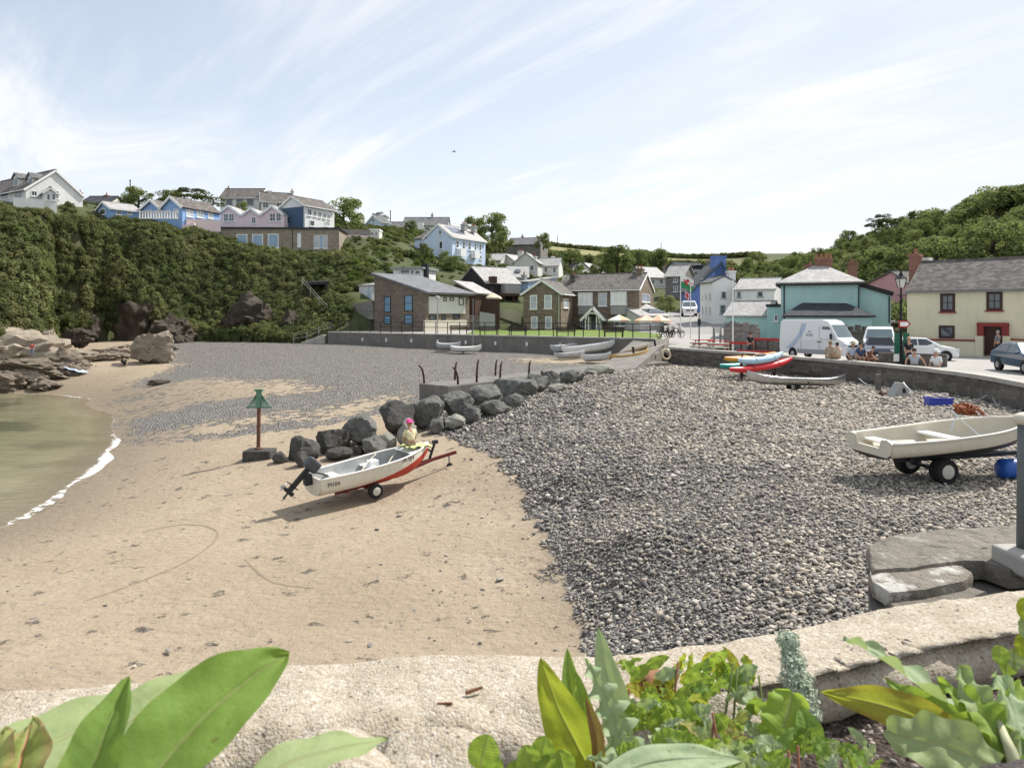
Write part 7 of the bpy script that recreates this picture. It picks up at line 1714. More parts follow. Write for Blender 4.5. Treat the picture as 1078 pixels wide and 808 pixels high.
def sc_region(name, poly, dens, smin, smax, label, protos, seed, cond=None, front=3.0, zs=1.0, sink=.25):
    """clumps spread evenly over the ground's real surface, so steep faces are covered too"""
    r = np.random.RandomState(seed); ok = inpoly(HC[:, 0], HC[:, 1], np.array(poly)); w = np.where(ok, HA, 0.0); n = int(w.sum() * dens)
    f = r.choice(_n, n, p=w / w.sum()); a, b = r.rand(n, 1), r.rand(n, 1); q = HQ[f]
    p = (q[:, 0] * (1 - a) + q[:, 1] * a) * (1 - b) + (q[:, 3] * (1 - a) + q[:, 2] * a) * b
    X, Y, Z = p.T
    ok = ~near_house(X, Y, 1.0, front) & ~inpoly(X, Y, TERRACE) & ~inpoly(X, Y, LAWN) & ~inpoly(X, Y, PROM)
    if cond is not None: ok &= cond(X, Y, Z)
    p, nn = p[ok], HN[f][ok]; n = len(p)
    s = r.uniform(smin, smax, n) * (.75 + .5 * np.array([noise.noise((x * .12, y * .12, seed)) for x, y, _ in p])); s = np.clip(s, smin * .6, None)
    rots = np.array([(Vector((nx * .7, ny * .7, max(.25, nz_))).to_track_quat('Z', 'Y').to_matrix() @ Matrix.Rotation(k, 3, 'Z')).to_euler()[:] for (nx, ny, nz_), k in zip(nn, r.uniform(0, 6.28, n))])
    return scatter(name, p - np.stack([s * 0, s * 0, s * sink], 1), rots, np.stack([s, s, s * zs * r.uniform(.75, 1.15, n)], 1), protos, label, 'scrub')
cliffp = [(-72, 55), (-54, 57.5), (-44, 63.5), (-42.5, 69.5), (-45, 76), (-48.5, 81.5), (-46, 85), (-43, 86.2), (-40, 87.2), (-35, 85.8), (-29, 82.6), (-22, 79.5), (-20, 86), (-18, 92), (-20, 100), (-24, 108), (-58, 104), (-76, 98), (-78, 58)]
def road_clear(X, Y, Z): return pldist(X, Y, [(18, 60), (19.5, 66), (20.5, 74), (22.5, 84), (25.5, 98), (29, 115), (36, 135)]) > 7.0
sc_region('cliff_scrub', cliffp, 2.0, .75, 1.55, 'dense dark green scrub and ivy covering the left cliff', SCR, 5, lambda X, Y, Z: (Z > 2.9) & ~((X < -41.5) & (X > -50.5) & (Y > 82) & (Z < 5.2)), sink=.15)
sc_region('clifftop_scrub', [(-110, 90), (-60, 96), (-20, 98), (-14, 112), (-30, 125), (-110, 125)], .35, .35, .75, 'low rough scrub along the top of the left cliff', SCR, 6, None, 1.0)
sc_region('hill_scrub', [(34, 67), (48, 64), (220, 64), (220, 200), (40, 200), (36, 150), (38, 120), (34, 90)], .28, 1.1, 2.6, 'rough green scrub covering the right hillside', SCR[:3] + [SCR[5]] * 2, 7, lambda X, Y, Z: (Z > 4.2) & road_clear(X, Y, Z), 2.5)
sc_region('village_scrub', [(-24, 90), (-5, 94), (15, 96), (16, 125), (60, 150), (60, 235), (-60, 235), (-45, 130), (-24, 104)], .42, .5, 1.3, 'hedges and garden shrubs filling the gaps between the village houses', SCR[:2] + [clump_proto(21, LEAFY), SCR[5]], 8, lambda X, Y, Z: road_clear(X, Y, Z) & (Z > 4.3), 5.0)
# hedges on the far field: dark lines
def hedge(name, label, pts, n, s0, s1, seed):
    r = np.random.RandomState(seed); t_ = r.uniform(0, len(pts) - 1.001, n); i = t_.astype(int); f = (t_ - i)[:, None]; p = np.array(pts)
    q = p[i] * (1 - f) + p[i + 1] * f + r.normal(0, .7, (n, 2)); Z = uz(q[:, 0], q[:, 1]); s = r.uniform(s0, s1, n)
    scatter(name, np.stack([q[:, 0], q[:, 1], Z - .3], 1), np.stack([s * 0, s * 0, r.uniform(0, 6, n)], 1), np.stack([s, s, s], 1), SCR[:3], label, 'hedge')
def fp(px, d): return (PX(px, d), d)
hedge('ridge_hedge', 'dark hedge along the top edge of the far dry field', [fp(570, 322), fp(650, 326), fp(755, 334), fp(800, 330)], 420, 1.6, 2.8, 31)
hedge('field_hedge', 'dark hedge crossing the foot of the far dry field', [fp(575, 225), fp(640, 232), fp(700, 236), fp(770, 240)], 420, 1.8, 4.2, 32)
hedge('field_hedge', 'short dark hedge climbing across the far dry field', [fp(700, 238), fp(690, 270), fp(676, 300)], 160, 1.4, 3, 33)
hedge('wood_edge', 'dark green wood behind the pale blue solar house', [fp(500, 205), fp(530, 215), fp(560, 225), fp(585, 225)], 500, 2.2, 4.5, 34)

# trees: five shapes built once, copied tree by tree
def tree_proto(kind, seed):
    r = random.Random(seed); cl_ = []
    if kind == 'round':
        for k in range(38):
            a = r.uniform(0, 6.28); zz_ = r.uniform(.1, .88); q = math.sqrt(max(0, 1 - ((zz_ - .45) / .5) ** 2)) * .44 * r.uniform(.3, 1)
            cl_.append(((math.cos(a) * q, math.sin(a) * q, zz_), np.array([1, 1, 1]) * r.uniform(.1, .19)))
        V = leaf_cloud(cl_, 120, .034, seed)
    elif kind == 'bush':
        for k in range(32):
            a = r.uniform(0, 6.28); zz_ = r.uniform(.08, .86); q = math.sqrt(max(0, 1 - (zz_ / .98) ** 2)) * .52 * r.uniform(.4, 1)
            cl_.append(((math.cos(a) * q, math.sin(a) * q, zz_), np.array([1, 1, 1]) * r.uniform(.1, .2)))
        V = leaf_cloud(cl_, 150, .036, seed)
    else:      # flat topped pine
        for k in range(22):
            a = r.uniform(0, 6.28); q = r.uniform(.1, .7); zz_ = r.uniform(.55, .95) - q * .25
            cl_.append(((math.cos(a) * q, math.sin(a) * q, zz_), np.array([1.5, 1.5, .55]) * r.uniform(.1, .17)))
        V = leaf_cloud(cl_, 170, .034, seed)
    me = cloud_mesh('crown', V, {'round': LEAFG, 'bush': LEAFG, 'pine': LEAFO}[kind])
    mb = MB(); mb.tube([(0, 0, -.08), (.01, 0, .2), (-.01, .01, .45), (.0, 0, .75)], [.045, .035, .026, .012], 7)
    for k in range(6):
        a = r.uniform(0, 6.28); h0 = r.uniform(.22, .5); mb.tube([(0, 0, h0), (math.cos(a) * .12, math.sin(a) * .12, h0 + .12), (math.cos(a) * .26, math.sin(a) * .26, h0 + .22)], [.018, .012, .006], 5)
    tm = mb.build('trunk', BARK); COL.objects.unlink(tm)
    return me, tm.data, tm.location.copy()
TP = [tree_proto('round', 1), tree_proto('round', 2), tree_proto('bush', 3), tree_proto('bush', 4), tree_proto('pine', 5)]
def tree(k, x, y, z, h, label, group=None, wide=1.0, name='tree'):
    o = thing(name, label, 'tree', (x, y, z), rng.uniform(0, 6.28), group); o.scale = (h * wide, h * wide, h)
    c = bpy.data.objects.new('crown', TP[k][0]); COL.objects.link(c); c.parent = o
    t_ = bpy.data.objects.new('trunk', TP[k][1]); COL.objects.link(t_); t_.parent = o; t_.location = TP[k][2]
    return o
TL = [ # px, base py, depth, height, kind, width, label
    (362, 246, 134, 6.4, 2, 1.3, 'large round topped tree right of the long white house'),
    (349, 248, 130, 3.6, 2, 1.3, 'smaller bush at the foot of the large round tree'),
    (200, 222, 128, 4.8, 4, 1.55, 'dark spreading pine behind the bright blue clifftop house'), (180, 222, 132, 4.2, 2, 1.2, 'smaller dark pine left of the spreading one'),
    (146, 221, 124, 4.0, 2, 1.35, 'dark bushy tree behind the small blue house'), (134, 221, 126, 3.0, 0, 1.1, 'loose tree at the left edge of the dark bushy one'),
    (122, 216, 130, 1.6, 2, 1.3, 'low shrub left of the clifftop trees'), (255, 228, 122, 2.6, 2, .9, 'shrub showing between the tall white house and the pink gables'),
    (399, 236, 156, 3.4, 4, .8, 'slim dark conifer beside the small pale blue gabled house'), (432, 246, 150, 2.4, 2, 1.2, 'green bush in front of the long bungalow'),
    (448, 281, 112, 2.6, 3, .9, 'yellow green shrub left of the pale blue house garden'), (452, 275, 114, 2.0, 2, .9, 'dark shrub against the pale blue wing'), (467, 280, 112, 2.2, 2, 1, 'tall green shrub before the pale blue gable'), (484, 284, 112, 1.8, 3, 1.2, 'bright shrub below the bay windows of the pale blue house'), (474, 288, 108, 2.2, 2, 1.5, 'round dark hedge bush in the garden below the pale blue house'),
    (513, 280, 128, 2.0, 3, 1.3, 'yellowish shrub right of the pale blue house'), (572, 262, 158, 3.6, 2, .9, 'dark tree hiding the right side of the square stone house'),
    (518, 255, 170, 7, 2, 1.2, 'big dark tree on the skyline right of the pale blue house'), (500, 252, 185, 6, 2, 1.3, 'dark tree on the skyline behind the solar panels'), (530, 262, 160, 4, 3, 1.2, 'bushy tree left of the square stone house'),
    (600, 284, 160, 5, 2, 1.2, 'dark tree left of the orange gabled cottage'), (633, 288, 150, 4.4, 2, 1.3, 'dark tree right of the orange gabled cottage'), (650, 289, 140, 6, 0, 1.3, 'broad dark tree above the inn roof'), (668, 290, 150, 5.5, 2, 1.2, 'dark tree behind the right chimney of the inn'), (690, 290, 160, 6, 2, 1.2, 'dark tree above the lean-to of the inn'), (585, 286, 155, 4, 2, 1.1, 'small dark tree right of the white cottage with pale roof'),
    (702, 328, 96, 2.2, 3, 1.2, 'round grey green shrub at the foot of the tall grey stone house'), (798, 285, 170, 5, 2, 1.2, 'dark bush on the ridge above the white wing'), (786, 288, 165, 4, 3, 1.2, 'pale bush on the ridge above the white terraced house'),
    (1078, 235, 118, 7.0, 0, 1.3, 'tall tree at the top right corner of the hill'), (1050, 240, 120, 7.4, 0, 1.3, 'tallest broad tree near the right end of the ridge'), (1032, 238, 128, 6, 2, 1.3, 'dense tree left of the tallest broad one on the ridge'),
    (928, 246, 150, 4.2, 4, 1.0, 'small lone tree standing up on the ridge line'), (893, 258, 152, 4.6, 0, .9, 'thin dark tree standing above the left part of the ridge'),
    (932, 305, 88, 5.2, 3, 1.6, 'pale rounded tree behind the salmon pink house'), (985, 290, 82, 5, 2, 1.5, 'dark dense tree above the white chimney of the cream cottage'), (1045, 285, 80, 5.5, 2, 1.4, 'dark tree above the cream cottage roof, right part')]
for (px, py, d, h, k, wd, lb) in TL:
    x = PX(px, d); z = uz1(x, d); z = min(z, PZ(py, d) + .3) if abs(z - PZ(py, d)) > 1.2 else z
    tree(k, x, d, PZ(py, d) if abs(z - PZ(py, d)) > 1.2 else z, h, lb, None, wd)
r = np.random.RandomState(77); put = []
cand = 0
while len(put) < 120 and cand < 6000:
    cand += 1
    x, y = r.uniform(34, 150), r.uniform(68, 160)
    if x / y > .86 or x / y < .33: continue
    z = uz1(x, y)
    if z < 6 or near_house(np.array([x]), np.array([y]), 2, 4)[0] or any((x - a) ** 2 + (y - b) ** 2 < 22 for a, b in put): continue
    px = HX + FL * x / y; py = HY - FL * (z - CZ) / y
    if 780 < px < 900 and r.rand() < .45: continue
    put.append((x, y)); h = r.uniform(2.6, 5.0) * (1.0 if px > 880 else .7)
    tree(int(r.choice([2, 3, 2, 3, 0])), x, y, z - .2, h, 'rounded green tree, one of many crowding the hillside behind the cream cottage', 'trees of the right hillside', r.uniform(1.0, 1.5))
# ================================================================== SHINGLE
def pebble_proto(i):
    r = random.Random(500 + i); bm = bmesh.new(); bmesh.ops.create_icosphere(bm, subdivisions=2, radius=.5)
    pl = [(Vector((r.gauss(0, 1), r.gauss(0, 1), r.gauss(0, 1))).normalized(), r.uniform(.3, .46)) for _ in range(7)]
    sx, sy, sz = 1, r.uniform(.55, .85), r.uniform(.28, .5)
    mb = MB(); vs = []
    for v in bm.verts:
        n = v.co.normalized(); rr = .5
        for q, d in pl:
            k = n.dot(q)
            if k > .1: rr = rr * .12 + .88 * min(rr, d / k)
        vs.append(Vector((n.x * rr * sx, n.y * rr * sy, n.z * rr * sz)))
    mb.add(vs, [tuple(v.index for v in f.verts) for f in bm.faces]); bm.free()
    return proto('pebble', mb, PEBM, True)
t = NT('pebbles'); ri = t.rand(); ps = t.pos()
pc = t.ramp(ri, [(0, (.07, .07, .072)), (.2, (.115, .112, .112)), (.4, (.185, .175, .165)), (.58, (.26, .24, .213)), (.75, (.34, .305, .255)), (.88, (.42, .36, .28)), (.96, (.48, .44, .38)), (1, (.58, .55, .5))])
pc = t.mix(t.rng(t.noise(ps, 45, 4, .7), .4, .7, 0, .4), pc, (.24, .225, .2))
sy_ = t.n('ShaderNodeSeparateXYZ'); t.set(sy_.inputs[0], ps)
dark = t.math('ADD', t.noise(ps, .35, 3), t.math('MULTIPLY', t.math('SUBTRACT', sy_.outputs[0], 4.5), .05))     # darker wet-washed stones low on the bank, bleached ones on its crest
pc = t.mix(t.rng(dark, .35, .75, 0, .65), pc, t.mix(.4, t.mix(1.0, pc, (1.5, 1.4, 1.25), 'MULTIPLY'), (.5, .45, .38)))
PEBM = t.out(pc, .75, spec=.3)
PEB = [pebble_proto(i) for i in range(6)]
def shingle(name, y0, y1, n, s0, s1, seed, label, x0=-2, x1=20):
    r = np.random.RandomState(seed); X = r.uniform(x0, x1, n); Y = r.uniform(y0, y1, n)
    keep = (X / np.maximum(Y, .1) < .78) & (X / Y > -.30)
    if y0 > 20: keep &= inpoly(X, Y, BANK)
    X, Y = X[keep], Y[keep]
    m = pebmask(X, Y, .9); nz_ = np.array([noise.noise((x * 1.7, y * 1.7, 3.3)) for x, y in zip(X, Y)])
    ins = inpoly(X, Y, POLYB)
    p = m + nz_ * .45
    ok = ins & (p > .42) | (ins & (r.rand(len(X)) < .004 * (m < .4) * (X > -1.5)))
    X, Y, m = X[ok], Y[ok], m[ok]
    s = np.exp(r.normal(math.log((s0 + s1) / 2), .42, len(X))); s = np.clip(s, s0 * .5, s1 * 2.2)
    Z = BEACH(X, Y) + 0.03 * np.sin(X * 1.3 + 2 * np.sin(Y * .5)) * np.sin(Y * 0.9 + X * .4)
    Z = Z + s * r.uniform(-.02, .26, len(X))
    rot = np.stack([r.normal(0, .3, len(X)), r.normal(0, .3, len(X)), r.uniform(0, 6.28, len(X))], 1)
    return scatter(name, np.stack([X, Y, Z], 1), rot, np.stack([s, s, s], 1), PEB, label, 'shingle')
shingle('shingle', 6.5, 16, 150000, .03, .062, 1, 'grey and tan pebbles of the shingle bank nearest the garden wall')
shingle('shingle', 16, 27, 120000, .045, .082, 2, 'grey pebbles of the middle of the shingle bank')
shingle('shingle', 27, 56, 130000, .06, .115, 3, 'grey pebbles of the far shingle bank below the sea wall', -8, 20)
# loose stones and weed on the sand
r = np.random.RandomState(8); n = 900
X = r.uniform(-12, 3, n); Y = r.uniform(9, 34, n); nz_ = np.array([noise.noise((x * .35, y * .35, 9)) for x, y in zip(X, Y)])
ok = (pebmask(X, Y) < .25) & (nz_ > .02) & (pldist(X, Y, WATERLINE) > 1.5); X, Y = X[ok], Y[ok]; s = np.clip(np.exp(r.normal(math.log(.05), .4, len(X))), .02, .16)
scatter('stray_pebbles', np.stack([X, Y, BEACH(X, Y) + .005], 1), np.stack([s * 0, s * 0, r.uniform(0, 6, len(X))], 1), np.stack([s * 1.4, s, s * .7], 1), PEB, 'stray dark stones scattered over the sand', 'pebbles')

# ================================================================== GARDEN WALL
t = NT('old_concrete_cap'); ps = t.pos()
v1 = t.voro(ps, 160); s1_ = t.n('ShaderNodeSeparateColor'); t.set(s1_.inputs[0], v1.outputs['Color'])
c = t.ramp(s1_.outputs[0], [(0, (.34, .275, .2)), (.3, (.42, .36, .28)), (.65, (.47, .415, .335)), (1, (.56, .51, .43))])
n1 = t.noise(ps, 9, 6, .7); n2 = t.noise(ps, 55, 5, .7); n3 = t.noise(ps, 3.2, 5, .6)
c = t.mix(t.rng(n1, .46, .7, 0, .75), c, (.33, .275, .2)); c = t.mix(t.rng(n2, .62, .74, 0, .5), c, (.24, .195, .14))
v2 = t.voro(ps, 38); c = t.mix(t.math('MULTIPLY', t.rng(v2.outputs['Distance'], .12, .2, 1, 0), t.rng(n1, .45, .55)), c, (.13, .11, .09))
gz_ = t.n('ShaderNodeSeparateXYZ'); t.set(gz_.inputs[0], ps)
c = t.mix(t.math('MULTIPLY', t.rng(gz_.outputs[2], 5.17, 5.1), .65), c, t.mix(t.rng(n3, .4, .6), (.19, .165, .14), (.32, .28, .23)))      # shade under the lip put into the colour of the cap sides
h_ = t.math('ADD', t.math('ADD', t.math('MULTIPLY', v1.outputs['Distance'], -.25), t.math('MULTIPLY', n2, .7)), t.math('MULTIPLY', n1, 1.5))
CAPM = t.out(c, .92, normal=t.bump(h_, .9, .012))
WALLF = [(-400, 752, 0), (-250, 744, 0), (-100, 735, 0), (0, 725, 0), (150, 711, 0), (300, 696, 0), (430, 685, 0), (560, 683, 0), (660, 681, 0), (760, 668, 0), (860, 650, 0), (950, 632, 0), (1030, 622, 0), (1078, 617, 0), (1200, 608, 0), (1350, 600, 0)]
WP = [Vector(gz(px, py, 5.2)) for px, py, _ in WALLF]
def resample(pts, st):
    out = []; pts = [Vector(p) for p in pts]
    dense = []
    for i in range(len(pts) - 1):
        p0, p1, p2, p3 = pts[max(i - 1, 0)], pts[i], pts[i + 1], pts[min(i + 2, len(pts) - 1)]
        for k in range(30):
            u = k / 30; dense.append(.5 * ((2 * p1) + (p2 - p0) * u + (2 * p0 - 5 * p1 + 4 * p2 - p3) * u * u + (3 * p1 - p0 - 3 * p2 + p3) * u ** 3))
    dense.append(pts[-1]); acc = 0; out = [dense[0]]
    for a_, b_ in zip(dense[:-1], dense[1:]):
        acc += (b_ - a_).length
        if acc >= st: out.append(b_); acc = 0
    return out
wp = resample(WP, .012)
rows = []; inner = []
for i, p in enumerate(wp):
    d_ = (wp[min(i + 3, len(wp) - 1)] - wp[max(i - 3, 0)]).normalized(); nn = Vector((d_.y, -d_.x, 0))      # towards the garden
    if nn.y > 0: nn = -nn
    s = i * .012; th = .36 - .1 * min(1, max(0, (p.x - .12) / .45)) + .03 * noise.noise((s * 3.5, 1, 1)) + .02 * noise.noise((s * 11, 1, 4)) + .01 * noise.noise((s * 27, 1, 7)); inner.append(p + nn * (th - .05))
    sec = [(.05, -4.6), (.045, -.16), (0, -.12), (-.005, -.05), (.012, -.012)] + [(f, 0) for f in (.03, .06, .09, .12, .15, .18, .21, .24)] + [(th - .085, -.004), (th - .06, -.01), (th - .035, -.022), (th - .012, -.042), (th, -.065), (th - .005, -.09), (th - .03, -.11), (th - .055, -.125), (th - .07, -.18), (th - .06, -.3)]
    row = []
    for j, (o_, z_) in enumerate(sec):
        q = p + nn * o_ + Vector((0, 0, z_)); am = 0 if j == 0 else 1 if j < 13 else 3.6
        f_ = noise.fractal(q * 13, 1, 2, 5) * .006 + noise.noise(q * 38) * .0022 + noise.noise(q * 2.5) * .012
        row.append(q + (nn * (.5 if j > 13 else 0) + Vector((0, 0, 1))) * f_ * am)
    rows.append(row)
gw = thing('garden_wall', 'rough pale concrete topped garden wall curving across the foreground', 'wall', (0, 1.6, 0))
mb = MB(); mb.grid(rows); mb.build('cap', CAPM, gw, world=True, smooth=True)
# crack stones below the inner lip
for i, (px, py, d_, sx, sz, lb) in enumerate(((330, 822, 1.14, .34, .1, 'rough pale stone under the lip of the garden wall, left of centre'), (460, 806, 1.18, .2, .08, 'small rough stone under the lip of the garden wall, by the round leaves'), (130, 850, 1.1, .34, .12, 'rough stone under the lip of the garden wall behind the dock leaves'))):
    mb = rock_mb(P(px, py, d_), (sx, .2, sz), 300 + i, .1, rough=.12); tag(mb.build('wall_stone', CAPM, smooth=True), lb, 'stone')
mb = rock_mb(P(690, 722, 1.47), (.1, .06, .05), 310, .4); tag(mb.build('wall_stone', plain('brick_bit', (.3, .15, .09), .9, .2, 20, .4), smooth=True), 'dark gap stone in the wall beside the grey pointed leaf', 'stone')
for i, (px, py, lb) in enumerate(((461, 741, 'small reddish twig scrap on the wall cap, left bit'), (490, 729, 'small reddish twig scrap on the wall cap, right bit'))):
    a_ = Vector(gz(px, py, 5.205)); mb = MB(); mb.tube([a_, a_ + Vector((.035 if i else .03, .012 if i else -.008, .006))], [.004, .003], 6); tag(mb.build('twig', plain('twig_brown', (.2, .09, .05), .9, .3)), lb, 'twig')
# soil
t = NT('garden_soil'); ps = t.pos(); v_ = t.voro(ps, 75); s_ = t.n('ShaderNodeSeparateColor'); t.set(s_.inputs[0], v_.outputs['Color'])
c = t.ramp(s_.outputs[0], [(0, (.04, .03, .024)), (.5, (.085, .062, .05)), (.85, (.16, .125, .105)), (1, (.3, .26, .23))])
c = t.mix(t.rng(t.noise(ps, 14, 5, .7), .45, .65, 0, .6), c, (.05, .036, .028))
SOILM = t.out(c, .95, normal=t.bump(t.math('ADD', t.math('MULTIPLY', v_.outputs['Distance'], -1), t.noise(ps, 40, 5, .7)), 1.0, .012))
rows = []
for i in range(0, len(inner), 4):
    p = inner[i]; row = []
    for k in range(50):
        f = k / 49; q = Vector((p.x * (1 - .35 * f), p.y * (1 - f) - .6 * f, 0)); q.z = 5.085 + .02 * noise.noise(q * 5) + .01 * noise.noise(q * 22) - .06 * f * (1 if q.x < .2 else .6)
        row.append(q)
    rows.append(row)
mb = MB(); mb.grid(rows); tag(mb.build('soil', SOILM, smooth=True), 'dark gritty soil of the flower bed in the foreground', kind='structure')
r = np.random.RandomState(4); n = 2600; ii = r.randint(0, len(inner), n); f = r.uniform(.02, .5, n)
pts = np.array([(inner[i].x * (1 - .35 * q), inner[i].y * (1 - q) - .6 * q, 0) for i, q in zip(ii, f)]); pts[:, 2] = [5.085 + .02 * noise.noise((x * 5, y * 5, 0)) - .06 * q * (1 if x < .2 else .6) + .003 for (x, y, _), q in zip(pts, f)]
s = np.exp(r.normal(math.log(.009), .45, n)); scatter('soil_grit', pts, np.stack([s * 0, s * 0, r.uniform(0, 6, n)], 1), np.stack([s, s, s], 1), PEB, 'small brown grit lying on the flower bed soil', 'grit')
mb = rock_mb(P(1068, 832, .82), (.1, .07, .05), 320, .3); tag(mb.build('bed_stone', rockmat('pink_grey_stone', (.46, .4, .37), (.54, .48, .45), (.34, .28, .26), 12), smooth=True), 'rounded pinkish stone at the bottom right corner of the bed', 'stone')
# ---- stone slabs, pole
LICH = rockmat('slab_stone', (.22, .195, .16), (.32, .285, .235), (.13, .115, .095), 2.6, lichen=(.66, .65, .6), bump=.6, lth=.5); LICH2 = rockmat('slab_stone_dark', (.2, .18, .15), (.29, .26, .215), (.1, .09, .075), 2.5, bump=.6, lichen=(.42, .4, .35), lth=.56)
def slab_(label, pts, z, th, mat, seed):
    o = []; n = len(pts); P_ = [Vector(gz(px, py, z)) for px, py in pts]; ring = []
    for i in range(n):
        for k in range(7):
            q = P_[i].lerp(P_[(i + 1) % n], k / 7); ring.append(q + Vector((noise.noise(q * 7 + Vector((seed, 0, 0))), noise.noise(q * 7 + Vector((0, seed, 0))), 0)) * .006)
    c = sum(ring, Vector()) / len(ring); rows = []
    for f, dz in ((.86, -th), (.97, -th * .9), (1.0, -th * .45), (.99, -.012), (.97, 0), (.75, .004), (.5, .006), (.25, .004), (.02, .004)):
        rows.append([c + (q - c) * f + Vector((0, 0, dz + noise.noise(q * f * 9 + Vector((0, 0, seed))) * .006)) for q in ring])
    mb = MB(); mb.grid(rows, close=True); m = mb.build('stone_slab', mat, smooth=True); m.data.set_sharp_from_angle(angle=R(45)); return tag(m, label, 'stone slab', 'stone slabs on the lower wall')
slab_('large grey brown slab topping the lower wall by the pole, farthest of three', [(912, 574), (935, 563), (1000, 556), (1078, 552), (1230, 552), (1230, 592), (1062, 600), (1035, 590), (1010, 590), (960, 597), (918, 600)], 4.92, .09, LICH2, 1)
slab_('lichen spotted middle slab with white patches on the lower wall', [(915, 601), (962, 597), (1008, 592), (1024, 602), (1016, 612), (975, 620), (936, 624), (917, 612)], 4.90, .07, LICH, 2)
slab_('lowest cracked slab nearest the garden wall', [(930, 627), (1014, 614), (1040, 622), (1036, 636), (965, 642), (938, 638)], 4.86, .06, LICH2, 3)
lw = thing('lower_wall', 'dark rubble wall under the stone slabs', 'wall', (2.2, 3.1, 2)); mb = MB()
q = [Vector(gz(px, py, 4.84)) for px, py in ((916, 640), (1300, 640), (1300, 560), (930, 566), (914, 584))]; mb.prism([Vector((p.x, p.y, 1.6)) for p in q], (0, 0, 3.22)); mb.build('wall_face', STONED, lw, world=True)
po = thing('pole', 'grey painted pole with cream cap standing in a concrete foot at the right edge', 'pole', P(1080, 600, 3.12)); x, y = PX(1079, 3.12), 3.12
mb = MB(); mb.tube([(x, y, 4.9), (x + .006, y, PZ(446, 3.12))], .033, 16); mb.build('shaft', plain('pole_grey', (.13, .14, .14), .6, .2, 6), po, world=True, smooth=True)
mb = MB(); mb.sph((x + .005, y, PZ(441, 3.12)), (.05, .05, .03), 16, 10); mb.build('cap', CREAMP, po, world=True, smooth=True)
mb = MB(); mb.box((x + .035, y - .03, 4.945), (.28, .2, .09), .06); mb.build('foot', CONC, po, world=True, bevel=.015)

# ================================================================== GARDEN PLANTS
def leafmat(name, cols, rib, transl, vein=.5, red=None, nscale=6):
    t = NT(name); uv = t.n('ShaderNodeUVMap'); sp = t.n('ShaderNodeSeparateXYZ'); t.set(sp.inputs[0], uv.outputs[0]); u, v = sp.outputs[0], sp.outputs[1]
    au = t.math('ABSOLUTE', t.math('SUBTRACT', u, .5)); f = t.noise(t.pos(), nscale * 4, 5, .65)
    c = t.mix(t.rng(f, .3, .7), cols[0], cols[1])
    vn = t.math('SINE', t.math('MULTIPLY', t.math('SUBTRACT', v, t.math('MULTIPLY', au, .22)), 75.0)); vm_ = t.math('MULTIPLY', t.math('MULTIPLY', t.rng(vn, .9, 1.0), t.rng(au, .5, .1, .15, 1)), vein * .55)
    c = t.mix(vm_, c, sc_(rib, .8)); c = t.mix(t.rng(f, .62, .75, 0, .4), c, sc_(cols[0], .6))
    if red: c = t.mix(t.rng(t.math('ADD', au, t.math('MULTIPLY', f, .25)), .4, .62, 0, .8), c, red)
    spots = t.noise(t.pos(), 70, 3, .6); c = t.mix(t.rng(spots, .68, .74, 0, .6), c, (.14, .08, .03))
    c = t.mix(t.rng(au, .028, .012), c, rib)
    vx = t.voro(uv.outputs[0], 26.0, 'DISTANCE_TO_EDGE'); c = t.mix(t.rng(vx.outputs['Distance'], .08, .0, 0, .25), c, sc_(rib, .9))
    hh_ = t.math('ADD', t.math('MULTIPLY', t.rng(au, 0, .05), .8), t.math('ADD', t.math('MULTIPLY', vn, -.035), f))
    return t.out(c, .6, normal=t.bump(hh_, .5, .006), spec=.2, transl=(transl, t.mix(.55, c, (.32, .42, .03))))
LG = leafmat('dock_leaf_green', [(.18, .3, .06), (.25, .39, .09)], (.28, .34, .12), .48); LP = leafmat('dock_leaf_pale', [(.28, .36, .16), (.36, .43, .21)], (.38, .4, .2), .35)
LY = leafmat('leaf_yellow_green', [(.36, .42, .035), (.46, .48, .06)], (.4, .4, .12), .6, .3); LO = leafmat('leaf_olive_yellow', [(.38, .37, .04), (.47, .42, .07)], (.4, .36, .14), .55, .3, red=(.36, .17, .04))
LR = leafmat('leaf_red_tinged', [(.3, .4, .11), (.42, .44, .16)], (.62, .24, .18), .4, .4, red=(.5, .3, .17)); LS = leafmat('leaf_silver_green', [(.34, .45, .25), (.46, .55, .34)], (.4, .44, .3), .4)
LB = leafmat('leaf_bright_green', [(.26, .4, .06), (.36, .5, .1)], (.36, .42, .18), .52); LRD = leafmat('leaf_maroon', [(.22, .08, .05), (.3, .13, .07)], (.4, .2, .12), .3)
